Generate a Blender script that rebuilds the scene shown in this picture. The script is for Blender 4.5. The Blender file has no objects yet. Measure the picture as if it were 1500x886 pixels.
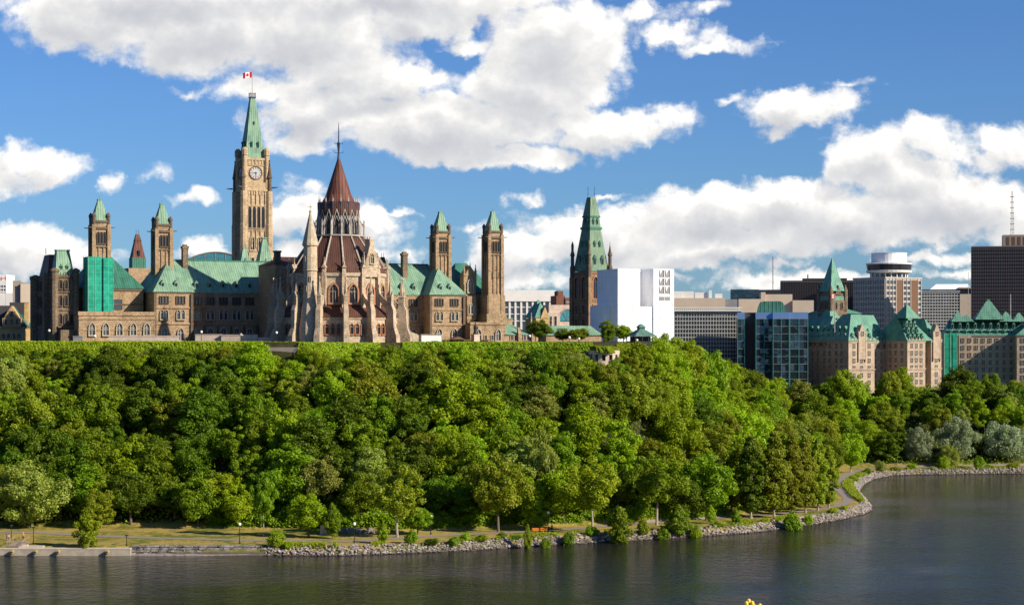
import bpy, bmesh, math, random
import numpy as np
from mathutils import Vector, Matrix
random.seed(7)
RNG = np.random.default_rng(11)
R = math.radians
PI = math.pi
SC = bpy.context.scene
COL = SC.collection

# ------------------------------------------------------------------ camera
# level camera on a river bluff 52 m above the water, looking along +Y
CAM_H, FOC, CX, HY = 52.0, 2800.0, 750.0, 495.0
cam_d = bpy.data.cameras.new('camera')
cam = bpy.data.objects.new('camera', cam_d)
COL.objects.link(cam)
cam.location = (0, 0, CAM_H)
cam.rotation_euler = (R(90), 0, 0)
cam_d.sensor_width = 36.0
cam_d.lens = 36.0 * FOC / 1500.0
cam_d.shift_y = (HY - 443.0) / 1500.0
cam_d.clip_start = 0.5
cam_d.clip_end = 40000
SC.camera = cam

# ------------------------------------------------------------------ sun, exposure
SUN_AZ, SUN_EL = 117.0, 29.0          # azimuth clockwise from +Y
S = Vector((math.sin(R(SUN_AZ)) * math.cos(R(SUN_EL)), math.cos(R(SUN_AZ)) * math.cos(R(SUN_EL)), math.sin(R(SUN_EL))))
ld = bpy.data.lights.new('sun', 'SUN')
ld.energy = 4.9
ld.angle = R(0.53)
ld.color = (1.0, 0.90, 0.74)
sun = bpy.data.objects.new('sun', ld)
COL.objects.link(sun)
sun.rotation_euler = S.to_track_quat('Z', 'Y').to_euler()
sun.location = (300, -200, 400)
SC.view_settings.view_transform = 'Standard'
SC.view_settings.look = 'None'
SC.view_settings.exposure = 0.6
SC.view_settings.gamma = 1.0
SC.view_settings.use_curve_mapping = False

# ------------------------------------------------------------------ node helper
class N:
    def __init__(s, nt):
        s.nt = nt
    def new(s, t, **kw):
        n = s.nt.nodes.new(t)
        for k, v in kw.items():
            setattr(n, k, v)
        return n
    def put(s, n, i, v):
        if v is None:
            return
        if isinstance(v, bpy.types.NodeSocket):
            s.nt.links.new(v, n.inputs[i])
        else:
            n.inputs[i].default_value = v
    def math(s, op, a, b=None, c=None, clamp=False):
        n = s.new('ShaderNodeMath', operation=op, use_clamp=clamp)
        s.put(n, 0, a); s.put(n, 1, b); s.put(n, 2, c)
        return n.outputs[0]
    def vec(s, op, a, b=None, c=None, out=0):
        n = s.new('ShaderNodeVectorMath', operation=op)
        s.put(n, 0, a); s.put(n, 1, b); s.put(n, 2, c)
        return n.outputs[out]
    def mix(s, f, a, b, blend='MIX'):
        n = s.new('ShaderNodeMix', data_type='RGBA', blend_type=blend)
        s.put(n, 0, f)
        for i, v in ((6, a), (7, b)):
            if not isinstance(v, bpy.types.NodeSocket):
                v = tuple(v) + (1.0,) if len(v) == 3 else v
            s.put(n, i, v)
        return n.outputs[2]
    def noise(s, vec, scale, detail=3.0, rough=0.55, out=0, dim='3D'):
        n = s.new('ShaderNodeTexNoise', noise_dimensions=dim)
        s.put(n, 'Vector', vec); s.put(n, 'Scale', scale); s.put(n, 'Detail', detail); s.put(n, 'Roughness', rough)
        return n.outputs[out]
    def step(s, v, a, b, lo=0.0, hi=1.0):
        n = s.new('ShaderNodeMapRange', interpolation_type='SMOOTHSTEP')
        s.put(n, 0, v); s.put(n, 1, a); s.put(n, 2, b); s.put(n, 3, lo); s.put(n, 4, hi)
        return n.outputs[0]
    def xyz(s, v):
        n = s.new('ShaderNodeSeparateXYZ'); s.put(n, 0, v)
        return n.outputs
    def comb(s, x, y, z):
        n = s.new('ShaderNodeCombineXYZ'); s.put(n, 0, x); s.put(n, 1, y); s.put(n, 2, z)
        return n.outputs[0]

# ------------------------------------------------------------------ sky with cumulus clouds
CLOUDS = [  # centre x, y and radii, in thousandths of the focal plane seen from the bluff
    (150, 25, 130, 62), (300, 50, 150, 62), (450, 45, 160, 66), (610, 18, 120, 36), (230, -10, 240, 50), (560, -15, 330, 42),
    (500, 95, 100, 40), (390, 130, 70, 30),
    (812, 78, 108, 78), (770, 130, 110, 60), (640, 185, 200, 56), (470, 165, 110, 52), (560, 120, 110, 36), (860, 188, 130, 40),
    (990, 166, 50, 26), (930, 178, 70, 28), (440, 210, 60, 26), (700, 232, 150, 20),
    (985, 50, 70, 20), (1055, 66, 65, 11), (935, 22, 50, 15), (700, 62, 60, 16),
    (1170, 158, 90, 32), (1232, 140, 42, 22), (1240, 119, 40, 9), (1150, 198, 32, 10), (1080, 140, 30, 9),
    (42, 240, 70, 34), (20, 262, 50, 26), (95, 238, 28, 16), (224, 250, 26, 14), (157, 270, 16, 13), (275, 132, 34, 9), (290, 292, 45, 11),
    (462, 280, 22, 14), (770, 295, 18, 10), (890, 282, 26, 4),
    (40, 368, 110, 38), (120, 382, 60, 26), (300, 372, 60, 18),
    (440, 325, 76, 32), (520, 345, 76, 40), (575, 317, 42, 6), (470, 380, 130, 30), (610, 378, 30, 12),
    (890, 338, 150, 44), (1050, 318, 130, 40), (1160, 310, 110, 38), (1260, 330, 190, 44), (1400, 300, 150, 50),
    (1300, 225, 80, 46), (1375, 205, 58, 34), (1270, 262, 54, 30), (1340, 265, 90, 40), (1490, 205, 55, 34), (1440, 232, 50, 20),
    (770, 372, 90, 36), (960, 372, 190, 24), (700, 338, 26, 10), (780, 410, 70, 18), (1080, 360, 200, 22), (1500, 330, 90, 40),
    (1110, 410, 72, 18), (1200, 404, 110, 14), (1360, 381, 70, 9), (990, 404, 26, 7), (1150, 384, 50, 8), (1450, 372, 40, 9),
    (1370, 360, 20, 6), (1400, 404, 40, 8), (1030, 8, 32, 10),
]
world = bpy.data.worlds.new('World')
SC.world = world
world.use_nodes = True
wn = world.node_tree
wn.nodes.clear()
w = N(wn)
sky = w.new('ShaderNodeTexSky', sky_type='NISHITA', sun_disc=False)
sky.sun_elevation = R(SUN_EL)
sky.sun_rotation = R(SUN_AZ)
sky.altitude = 100
sky.air_density = 1.0
sky.dust_density = 0.35
sky.ozone_density = 2.2
geo = w.new('ShaderNodeTexCoord')
dx, dy, dz = w.xyz(geo.outputs['Generated'])
yy = w.math('MAXIMUM', w.math('ABSOLUTE', dy), 0.25)
uu = w.math('MULTIPLY', w.math('DIVIDE', dx, yy), 2.8)
vv = w.math('MULTIPLY', w.math('DIVIDE', dz, yy), 2.8)
p0 = w.comb(uu, vv, 0.0)

def cloud_density(p):
    warp = w.vec('SUBTRACT', w.noise(p, 5.0, 2.0, 0.5, out=1, dim='2D'), (0.5, 0.5, 0.5))
    p1 = w.vec('MULTIPLY_ADD', warp, (0.085, 0.06, 0.0), p)
    warp2 = w.vec('SUBTRACT', w.noise(p, 22.0, 4.0, 0.6, out=1, dim='2D'), (0.5, 0.5, 0.5))
    p1 = w.vec('MULTIPLY_ADD', warp2, (0.045, 0.034, 0.0), p1)
    f = None
    for (cx, cy, rx, ry) in CLOUDS:
        ax, ay = 1000.0 / rx, 1000.0 / ry
        q = w.vec('MULTIPLY_ADD', p1, (ax, ay, 0.0), (-(cx - CX) / 1000.0 * ax, -(HY - cy) / 1000.0 * ay, 0.0))
        l = w.vec('LENGTH', q, out=1)
        k = min(1.45, max(0.42, math.sqrt(rx*ry)/46))
        l = w.math('MULTIPLY_ADD', l, -k, k)
        f = l if f is None else w.math('SMOOTH_MAX', f, l, 0.22)
    fb = w.noise(w.vec('MULTIPLY', p, (1.0, 1.35, 1.0)), 16.0, 9.0, 0.66, dim='2D')
    vo = w.new('ShaderNodeTexVoronoi', feature='SMOOTH_F1', voronoi_dimensions='2D')
    w.put(vo, 'Vector', p1); w.put(vo, 'Scale', 17.0); w.put(vo, 'Smoothness', 0.35)
    d = w.math('MULTIPLY_ADD', w.math('SUBTRACT', 0.42, vo.outputs['Distance']), 0.5, f)
    vo2 = w.new('ShaderNodeTexVoronoi', feature='SMOOTH_F1', voronoi_dimensions='2D')
    w.put(vo2, 'Vector', p1); w.put(vo2, 'Scale', 46.0); w.put(vo2, 'Smoothness', 0.3)
    d = w.math('MULTIPLY_ADD', w.math('SUBTRACT', 0.42, vo2.outputs['Distance']), 0.2, d)
    return w.math('MULTIPLY_ADD', w.math('SUBTRACT', fb, 0.5), 1.0, d)

dens = cloud_density(p0)
dens_sun = cloud_density(w.vec('ADD', p0, (0.016, 0.030, 0.0)))
dens_low = w.noise(w.vec('MULTIPLY', p0, (1.0, 1.6, 1.0)), 6.0, 5.0, 0.6, dim='2D')
alpha = w.step(dens, -0.14, 0.46)
depth = w.math('MAXIMUM', w.math('ADD', dens_sun, w.math('MULTIPLY_ADD', dens_low, 0.95, -0.58)), 0.0)
lit = w.math('POWER', 2.718, w.math('MULTIPLY', depth, -1.15))
ccol = w.mix(lit, (3.1, 3.3, 3.75), (7.4, 7.2, 6.85))
SKY_TINT = (0.28, 0.458, 0.755)
skyc = w.mix(1.0, sky.outputs[0], SKY_TINT, 'MULTIPLY')
allc = w.mix(alpha, skyc, ccol)
bg = w.new('ShaderNodeBackground')
w.put(bg, 0, allc)
bg.inputs[1].default_value = 0.10
wo = w.new('ShaderNodeOutputWorld')
wn.links.new(bg.outputs[0], wo.inputs[0])

# ------------------------------------------------------------------ placing helpers
def at(px, D, z=None, py=None):
    """point seen in direction px at distance D"""
    zz = z if z is not None else CAM_H + (HY - py) / FOC * D
    return Vector(((px - CX) / FOC * D, D, zz))
def zat(py, D):
    return CAM_H + (HY - py) / FOC * D
def pxof(x, y):
    return CX + x / y * FOC

# ------------------------------------------------------------------ mesh builder
class MB:
    def __init__(s):
        s.v, s.f, s.m = [], [], []
    def add(s, vs, fs, m=0):
        o = len(s.v)
        s.v += [tuple(p) for p in vs]
        s.f += [tuple(i + o for i in f) for f in fs]
        s.m += [m] * len(fs)
        return s
    def loft(s, rings, m=0, caps=True):
        n = len(rings[0]); vs = [p for r in rings for p in r]; fs = []
        for k in range(len(rings) - 1):
            for i in range(n):
                j = (i + 1) % n
                fs.append((k*n+i, k*n+j, (k+1)*n+j, (k+1)*n+i))
        if caps:
            fs.append(tuple(reversed(range(n))))
            fs.append(tuple(range((len(rings)-1)*n, len(rings)*n)))
        return s.add(vs, fs, m)
    def frus(s, a, z0, b, z1, m=0):
        r = lambda q, z: [(q[0], q[2], z), (q[1], q[2], z), (q[1], q[3], z), (q[0], q[3], z)]
        return s.loft([r(a, z0), r(b, z1)], m)
    def box(s, x0, x1, y0, y1, z0, z1, m=0):
        return s.frus((x0, x1, y0, y1), z0, (x0, x1, y0, y1), z1, m)
    def hip(s, x0, x1, y0, y1, z0, z1, ins, axis='x', m=0):
        if axis == 'x':
            ym = (y0 + y1) / 2
            vs = [(x0,y0,z0),(x1,y0,z0),(x1,y1,z0),(x0,y1,z0),(x0+ins,ym,z1),(x1-ins,ym,z1)]
            fs = [(0,1,5,4),(1,2,5),(2,3,4,5),(3,0,4),(3,2,1,0)]
        else:
            xm = (x0 + x1) / 2
            vs = [(x0,y0,z0),(x1,y0,z0),(x1,y1,z0),(x0,y1,z0),(xm,y0+ins,z1),(xm,y1-ins,z1)]
            fs = [(0,1,4),(1,2,5,4),(2,3,5),(3,0,4,5),(3,2,1,0)]
        return s.add(vs, fs, m)
    def pyr(s, x0, x1, y0, y1, z0, z1, m=0):
        return s.add([(x0,y0,z0),(x1,y0,z0),(x1,y1,z0),(x0,y1,z0),((x0+x1)/2,(y0+y1)/2,z1)], [(0,1,4),(1,2,4),(2,3,4),(3,0,4),(3,2,1,0)], m)
    def ext(s, poly, y0, y1, m=0):
        """profile in x,z pushed along y"""
        return s.loft([[(x, y0, z) for x, z in poly], [(x, y1, z) for x, z in poly]], m)
    def gable(s, x0, x1, y0, y1, z0, z1, m=0):
        return s.ext([(x0, z0), (x1, z0), ((x0+x1)/2, z1)], y0, y1, m)
    def lathe(s, cx, cy, prof, n=12, rot=0.0, m=0, caps=True):
        rings = [[(cx + r*math.sin(rot + 2*PI*i/n), cy - r*math.cos(rot + 2*PI*i/n), z) for i in range(n)] for r, z in prof]
        return s.loft(rings, m, caps)
    def tube(s, a, b, r0, r1=None, n=6, m=0):
        a, b = Vector(a), Vector(b); r1 = r0 if r1 is None else r1
        d = (b - a).normalized()
        x = d.orthogonal().normalized(); y = d.cross(x)
        rg = lambda c, r: [c + (x*math.cos(2*PI*i/n) + y*math.sin(2*PI*i/n))*r for i in range(n)]
        return s.loft([rg(a, r0), rg(b, r1)], m)
    def spin(s, other, ang):
        """add another builder's shapes turned about z"""
        c, sn = math.cos(ang), math.sin(ang); o = len(s.v)
        s.v += [(x*c - y*sn, x*sn + y*c, z) for x, y, z in other.v]
        s.f += [tuple(i + o for i in f) for f in other.f]; s.m += list(other.m)
        return s
    def mesh(s, name, mats, smooth=False):
        me = bpy.data.meshes.new(name)
        me.from_pydata(s.v, [], s.f)
        for mt in mats:
            me.materials.append(mt)
        me.polygons.foreach_set('material_index', s.m)
        bm = bmesh.new(); bm.from_mesh(me)
        bmesh.ops.recalc_face_normals(bm, faces=bm.faces)
        bm.to_mesh(me); bm.free()
        if smooth:
            me.polygons.foreach_set('use_smooth', [True] * len(me.polygons))
        me.update()
        return me
    def build(s, name, mats, parent=None, loc=(0, 0, 0), rz=0.0, smooth=False):
        if not isinstance(mats, (list, tuple)):
            mats = [mats]
        return link(name, s.mesh(name, mats, smooth), parent, loc, rz)

def link(name, me, parent=None, loc=(0, 0, 0), rz=0.0):
    o = bpy.data.objects.new(name, me)
    COL.objects.link(o)
    o.parent = parent
    o.location = loc
    o.rotation_euler = (0, 0, rz)
    return o
def tag(o, label, cat, group=None):
    o['label'] = label; o['category'] = cat; o['kind'] = 'thing'
    if group:
        o['group'] = group
    return o
def thing(name, label, cat, loc, rz=0.0, group=None):
    o = bpy.data.objects.new(name, None)
    o.empty_display_size = 1.0
    COL.objects.link(o)
    o.location = loc; o.rotation_euler = (0, 0, rz)
    return tag(o, label, cat, group)
def struct(name, me):
    o = link(name, me); o['kind'] = 'structure'
    return o

# ------------------------------------------------------------------ materials
def material(name, fn):
    m = bpy.data.materials.new(name); m.use_nodes = True
    nt = m.node_tree; nt.nodes.clear(); n = N(nt)
    out = n.new('ShaderNodeOutputMaterial')
    n.put(out, 0, fn(n))
    return m
def pbsdf(n, col, rough=0.8, metal=0.0, spec=0.3, normal=None):
    b = n.new('ShaderNodeBsdfPrincipled')
    if not isinstance(col, bpy.types.NodeSocket):
        col = tuple(col) + (1.0,)
    n.put(b, 'Base Color', col); n.put(b, 'Roughness', rough); n.put(b, 'Metallic', metal); n.put(b, 'Specular IOR Level', spec)
    if normal is not None:
        n.put(b, 'Normal', normal)
    return b.outputs[0]
def bump(n, h, dist=0.1, strength=1.0):
    b = n.new('ShaderNodeBump'); n.put(b, 'Height', h); n.put(b, 'Distance', dist); n.put(b, 'Strength', strength)
    return b.outputs[0]
def obj_co(n):
    return n.new('ShaderNodeTexCoord').outputs['Object']
def wall_co(n):
    """(along the wall, up, 0) whichever way the wall faces"""
    t = n.new('ShaderNodeTexCoord')
    x, y, z = n.xyz(t.outputs['Object']); nx, ny, nz = n.xyz(t.outputs['Normal'])
    k = n.math('GREATER_THAN', n.math('ABSOLUTE', nx), n.math('ABSOLUTE', ny))
    a = n.math('ADD', n.math('MULTIPLY', y, k), n.math('MULTIPLY', x, n.math('SUBTRACT', 1.0, k)))
    return a, z, t.outputs['Object']
def stone(name, c1, c2, dark, bw=1.1, bh=0.45, mort=0.55):
    def fn(n):
        a, z, oc = wall_co(n)
        v = n.comb(a, z, 0.0)
        br = n.new('ShaderNodeTexBrick')
        n.put(br, 'Vector', v); n.put(br, 'Scale', 1.0); n.put(br, 'Brick Width', bw); n.put(br, 'Row Height', bh)
        n.put(br, 'Mortar Size', 0.03); n.put(br, 'Color1', tuple(c1) + (1,)); n.put(br, 'Color2', tuple(c2) + (1,))
        n.put(br, 'Mortar', tuple(x*mort for x in c2) + (1,)); n.put(br, 'Bias', 0.0)
        big = n.noise(oc, 0.16, 5.0, 0.65)
        col = n.mix(n.step(big, 0.42, 0.72), br.outputs[0], tuple(dark))
        streak = n.noise(n.comb(n.math('MULTIPLY', a, 0.9), n.math('MULTIPLY', z, 0.10), 0.0), 1.0, 4.0, 0.6)
        col = n.mix(n.step(streak, 0.50, 0.75, 0.0, 0.6), col, tuple(dark))
        med = n.noise(oc, 0.75, 4.0, 0.7)
        col = n.mix(n.step(med, 0.5, 0.72, 0.0, 0.5), col, tuple(dark))
        fine = n.noise(oc, 2.6, 3.0, 0.6)
        col = n.mix(n.math('MULTIPLY', n.step(fine, 0.35, 0.7), 0.55), col, tuple(min(1, x*1.35) for x in c1))
        return pbsdf(n, col, 0.9, spec=0.15, normal=bump(n, fine, 0.12, 0.7))
    return material(name, fn)
def copper(name, c1, c2, seam=0.75, dark=0.62):
    def fn(n):
        a, z, oc = wall_co(n)
        s = n.math('PINGPONG', n.math('ADD', a, 0.0), seam / 2)
        line = n.step(s, 0.0, 0.13, 1.0, 0.0)
        big = n.noise(oc, 0.22, 4.0, 0.6)
        run = n.noise(n.comb(n.math('MULTIPLY', a, 1.2), n.math('MULTIPLY', z, 0.12), 0.0), 1.0, 4.0, 0.6)
        col = n.mix(n.step(big, 0.35, 0.7), c1, c2)
        col = n.mix(n.step(run, 0.42, 0.70, 0.0, 0.65), col, tuple(x*0.55 for x in c2))
        pnl = n.new('ShaderNodeTexBrick')
        n.put(pnl, 'Vector', n.comb(a, z, 0.0)); n.put(pnl, 'Scale', 1.0); n.put(pnl, 'Brick Width', seam*2); n.put(pnl, 'Row Height', 2.1); n.put(pnl, 'Mortar Size', 0.0)
        n.put(pnl, 'Color1', (0, 0, 0, 1)); n.put(pnl, 'Color2', (1, 1, 1, 1)); n.put(pnl, 'Bias', 0.0)
        col = n.mix(n.math('MULTIPLY', pnl.outputs[0], 0.38), col, tuple(min(1, x*1.45) for x in c1))
        col = n.mix(n.math('MULTIPLY', line, 1.0 - dark), col, tuple(x*0.35 for x in c2))
        return pbsdf(n, col, 0.62, spec=0.3, normal=bump(n, line, 0.08, 0.8))
    return material(name, fn)
def plain(name, c, rough=0.75, var=0.25, scale=0.3, metal=0.0, spec=0.3):
    def fn(n):
        oc = obj_co(n)
        k = n.noise(oc, scale, 5.0, 0.65)
        col = n.mix(n.step(k, 0.3, 0.75), c, tuple(x*(1-var) for x in c))
        return pbsdf(n, col, rough, metal, spec)
    return material(name, fn)
def glass(name, c, rough=0.12, spec=0.6):
    def fn(n):
        oc = obj_co(n)
        k = n.noise(oc, 0.9, 2.0)
        col = n.mix(k, tuple(x*0.5 for x in c), tuple(x*1.4 for x in c))
        return pbsdf(n, col, rough, 0.0, spec)
    return material(name, fn)
def mirror_glass(name, c, rough=0.05):
    def fn(n):
        oc = obj_co(n)
        k = n.noise(oc, 0.05, 2.0)
        return pbsdf(n, n.mix(k, c, tuple(x*0.7 for x in c)), rough, 0.75, 0.5, bump(n, n.noise(oc, 0.22, 2.0), 0.12, 0.6))
    return material(name, fn)

M = {}
M['stone'] = stone('parliament_sandstone', (0.40, 0.28, 0.165), (0.26, 0.175, 0.105), (0.10, 0.07, 0.048))
M['stone_dk'] = stone('dark_sandstone', (0.23, 0.165, 0.105), (0.13, 0.095, 0.065), (0.05, 0.04, 0.032))  # darker stone; on the end wing this tone stands for shade
M['stone_lib'] = stone('library_stone', (0.54, 0.42, 0.29), (0.38, 0.29, 0.20), (0.17, 0.13, 0.095))
M['stone_pt'] = stone('clock_tower_stone', (0.52, 0.385, 0.235), (0.36, 0.255, 0.15), (0.13, 0.09, 0.058))
M['stone_red'] = stone('red_arch_stone', (0.42, 0.20, 0.11), (0.36, 0.17, 0.10), (0.20, 0.11, 0.07))
M['stone_wb'] = stone('west_tower_stone', (0.34, 0.22, 0.12), (0.17, 0.105, 0.062), (0.06, 0.04, 0.028))
M['stone_ch'] = stone('office_limestone', (0.48, 0.37, 0.265), (0.37, 0.28, 0.20), (0.20, 0.15, 0.115))
M['stone_eb'] = stone('golden_stone', (0.52, 0.36, 0.17), (0.42, 0.28, 0.13), (0.25, 0.16, 0.08))
M['trim'] = plain('pale_stone_trim', (0.50, 0.41, 0.29), 0.85, 0.4, 0.8)
M['trim_dk'] = plain('weathered_stone_trim', (0.15, 0.11, 0.075), 0.9, 0.4, 0.8)
M['parapet'] = plain('pale_parapet_stone', (0.60, 0.47, 0.37), 0.9, 0.3, 0.5)
M['copper'] = copper('green_copper', (0.20, 0.325, 0.215), (0.125, 0.235, 0.16))
M['copper_wt'] = copper('grey_green_copper', (0.16, 0.24, 0.15), (0.095, 0.165, 0.11))
M['clock_white'] = plain('clock_dial_white', (0.44, 0.43, 0.42), 0.6, 0.15)
M['copper_dk'] = copper('dark_green_copper', (0.045, 0.17, 0.115), (0.03, 0.12, 0.085))
M['copper_ch'] = copper('office_green_copper', (0.125, 0.28, 0.195), (0.07, 0.195, 0.14), 1.0)
M['copper_br'] = copper('brown_copper', (0.10, 0.042, 0.028), (0.06, 0.027, 0.019), 0.6)
M['copper_rd'] = copper('red_brown_copper', (0.135, 0.046, 0.028), (0.085, 0.030, 0.020), 0.9)
M['slate'] = plain('dark_slate', (0.05, 0.045, 0.045), 0.7)
M['lead'] = plain('pale_metal_rib', (0.42, 0.36, 0.29), 0.6, 0.35, 0.7)
M['lead_lt'] = plain('white_lantern_metal', (0.46, 0.41, 0.36), 0.5, 0.5, 0.6)
M['iron'] = plain('dark_blue_iron', (0.035, 0.045, 0.10), 0.5)
M['black'] = plain('black_metal', (0.015, 0.015, 0.016), 0.5)
M['win'] = glass('window_glass', (0.05, 0.06, 0.075))
M['win_dk'] = glass('dark_window_glass', (0.018, 0.018, 0.02), 0.2, 0.4)
M['frame'] = plain('pale_window_frame', (0.52, 0.50, 0.46), 0.7)
M['white'] = plain('white_tarpaulin', (0.82, 0.82, 0.83), 0.75, 0.05, 0.08)
def tarp_fn(n):
    a, z, oc = wall_co(n)
    fold = n.noise(n.comb(n.math('MULTIPLY', a, 1.4), n.math('MULTIPLY', z, .12), 0.0), 1.0, 4.0, .6)
    sx = n.step(n.math('PINGPONG', a, 1.25), 0.0, .09, 1.0, 0.0); sz = n.step(n.math('PINGPONG', z, 1.1), 0.0, .07, 1.0, 0.0)
    c = n.mix(n.step(fold, .35, .75), (.86, .86, .87), (.76, .77, .79))
    c = n.mix(n.math('MULTIPLY', n.math('MAXIMUM', sx, sz), .22), c, (.42, .43, .46))
    return pbsdf(n, c, .7, spec=.2, normal=bump(n, fold, .35, .8))
M['tarp'] = material('creased_tarpaulin', tarp_fn)
M['hotel'] = plain('hotel_concrete', (0.46, 0.41, 0.36), 0.8, 0.15, 0.2)
M['white_wall'] = plain('white_facade', (0.72, 0.69, 0.64), 0.8, 0.1)
M['beige'] = plain('beige_concrete', (0.56, 0.45, 0.34), 0.85, 0.15, 0.08)
M['beige_dk'] = plain('grey_beige_concrete', (0.33, 0.275, 0.225), 0.85, 0.2, 0.08)
M['concrete'] = plain('quay_concrete', (0.42, 0.36, 0.27), 0.9, 0.35, 0.4)
M['grey'] = plain('grey_panel', (0.27, 0.26, 0.26), 0.7, 0.2)
M['brown'] = plain('brown_panel', (0.16, 0.085, 0.05), 0.8, 0.15)
M['brick'] = plain('red_brown_brick', (0.20, 0.085, 0.055), 0.9, 0.3, 0.4)
M['dark_bld'] = plain('dark_office_cladding', (0.045, 0.040, 0.042), 0.5, 0.3, 0.05)
M['mull_dk'] = plain('bronze_mullion', (0.12, 0.10, 0.095), 0.5, 0.2)
M['cur_blue'] = mirror_glass('blue_mirror_glass', (0.055, 0.095, 0.125))
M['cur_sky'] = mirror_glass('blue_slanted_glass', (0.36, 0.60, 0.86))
M['cur_pale'] = glass('pale_bay_glass', (0.20, 0.24, 0.26), 0.2)
M['cur_dark'] = glass('dark_curtain_glass', (0.025, 0.03, 0.038), 0.08, 0.8)
M['teal'] = plain('teal_mullion', (0.06, 0.22, 0.20), 0.5)
M['teal_glass'] = glass('teal_roof_glass', (0.05, 0.22, 0.26), 0.15, 0.7)
M['bronze'] = plain('statue_bronze', (0.04, 0.035, 0.022), 0.5, 0.3, 2.0)
M['wood'] = plain('weathered_boards', (0.36, 0.28, 0.20), 0.9, 0.35, 1.5)
M['orange'] = plain('orange_plastic', (0.75, 0.25, 0.02), 0.6, 0.1)
M['skin'] = plain('skin', (0.50, 0.30, 0.20), 0.7, 0.05)
M['hair'] = plain('dark_hair', (0.03, 0.02, 0.015), 0.8)
M['cloth_w'] = plain('white_cloth', (0.72, 0.68, 0.72), 0.9, 0.1)
M['cloth_n'] = plain('navy_cloth', (0.03, 0.035, 0.12), 0.9, 0.1)
M['cloth_k'] = plain('black_cloth', (0.02, 0.02, 0.022), 0.9, 0.1)
M['cloth_o'] = plain('orange_cloth', (0.55, 0.20, 0.05), 0.9, 0.1)
M['cloth_y'] = plain('yellow_cloth', (0.75, 0.55, 0.08), 0.9, 0.1)
M['cloth_b'] = plain('blue_jeans', (0.08, 0.12, 0.22), 0.9, 0.2)
M['flag_red'] = plain('flag_red', (0.62, 0.015, 0.025), 0.8, 0.05)
M['flag_white'] = plain('flag_white', (0.80, 0.78, 0.78), 0.8, 0.05)
M['lampglass'] = plain('white_globe', (0.85, 0.82, 0.74), 0.35, 0.02)
M['fender'] = plain('yellow_fender', (0.36, 0.30, 0.11), 0.8, 0.3, 1.0)
M['bark'] = plain('grey_bark', (0.17, 0.13, 0.095), 0.95, 0.45, 1.2)
M['bark_lt'] = plain('pale_bark', (0.36, 0.31, 0.24), 0.95, 0.35, 1.2)
def net(name, c):
    def fn(n):
        a, z, oc = wall_co(n)
        gx = n.step(n.math('PINGPONG', a, 1.1), 0.0, 0.12, 1.0, 0.0)
        gz = n.step(n.math('PINGPONG', z, 1.0), 0.0, 0.12, 1.0, 0.0)
        g = n.math('MAXIMUM', gx, gz)
        k = n.noise(oc, 0.5, 5.0, 0.6)
        col = n.mix(n.step(k, 0.35, 0.7), c, tuple(x*0.62 for x in c))
        col = n.mix(n.math('MULTIPLY', g, 0.45), col, tuple(min(0.9, x*1.8 + 0.04) for x in c))
        d = n.new('ShaderNodeBsdfDiffuse'); n.put(d, 0, col)
        t = n.new('ShaderNodeBsdfTranslucent'); n.put(t, 0, col)
        mx = n.new('ShaderNodeMixShader'); n.put(mx, 0, 0.35); n.put(mx, 1, d.outputs[0]); n.put(mx, 2, t.outputs[0])
        return mx.outputs[0]
    return material(name, fn)
M['net'] = net('green_scaffold_net', (0.05, 0.50, 0.33))
def leafmat(name, c1, c2, trans=0.42):
    def fn(n):
        oi = n.new('ShaderNodeObjectInfo')
        oc = obj_co(n)
        k = n.noise(oc, 0.55, 3.0, 0.6)
        k2 = n.noise(oc, 3.5, 1.0, 0.5)
        f = n.math('ADD', n.math('MULTIPLY', k, 0.9), n.math('MULTIPLY', k2, 0.5))
        col = n.mix(n.step(f, 0.45, 0.95), c1, c2)
        hs = n.new('ShaderNodeHueSaturation')
        n.put(hs, 'Hue', n.math('MULTIPLY_ADD', oi.outputs['Random'], 0.03, 0.483))
        n.put(hs, 'Value', n.math('MULTIPLY_ADD', oi.outputs['Random'], 0.5, 0.75))
        n.put(hs, 'Color', col)
        d = n.new('ShaderNodeBsdfDiffuse'); n.put(d, 0, hs.outputs[0])
        t = n.new('ShaderNodeBsdfTranslucent'); n.put(t, 0, hs.outputs[0])
        g = n.new('ShaderNodeBsdfGlossy'); n.put(g, 0, (0.5, 0.5, 0.45, 1)); n.put(g, 1, 0.5)
        mx = n.new('ShaderNodeMixShader'); n.put(mx, 0, trans); n.put(mx, 1, d.outputs[0]); n.put(mx, 2, t.outputs[0])
        m2 = n.new('ShaderNodeMixShader'); n.put(m2, 0, 0.03); n.put(m2, 1, mx.outputs[0]); n.put(m2, 2, g.outputs[0])
        return m2.outputs[0]
    return material(name, fn)
LEAF = {
    'bright': leafmat('bright_leaves', (0.197, 0.315, 0.005), (0.350, 0.458, 0.009)),
    'mid': leafmat('green_leaves', (0.128, 0.226, 0.005), (0.248, 0.351, 0.008)),
    'dark': leafmat('dark_leaves', (0.076, 0.142, 0.005), (0.153, 0.232, 0.007)),
    'olive': leafmat('olive_leaves', (0.189, 0.249, 0.009), (0.327, 0.369, 0.018)),
    'grey': leafmat('grey_green_leaves', (0.197, 0.255, 0.027), (0.363, 0.405, 0.068)),
    'silver': leafmat('silver_leaves', (0.22, 0.29, 0.12), (0.40, 0.47, 0.27)),
    'yellow': leafmat('yellow_green_leaves', (0.235, 0.345, 0.006), (0.41, 0.52, 0.013)),
}
def each(name, mats, parent, fns, **kw):
    out = []
    for fn in fns:
        mb = MB(); fn(mb); out.append(mb.build(name, mats, parent, **kw))
    return out

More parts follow.
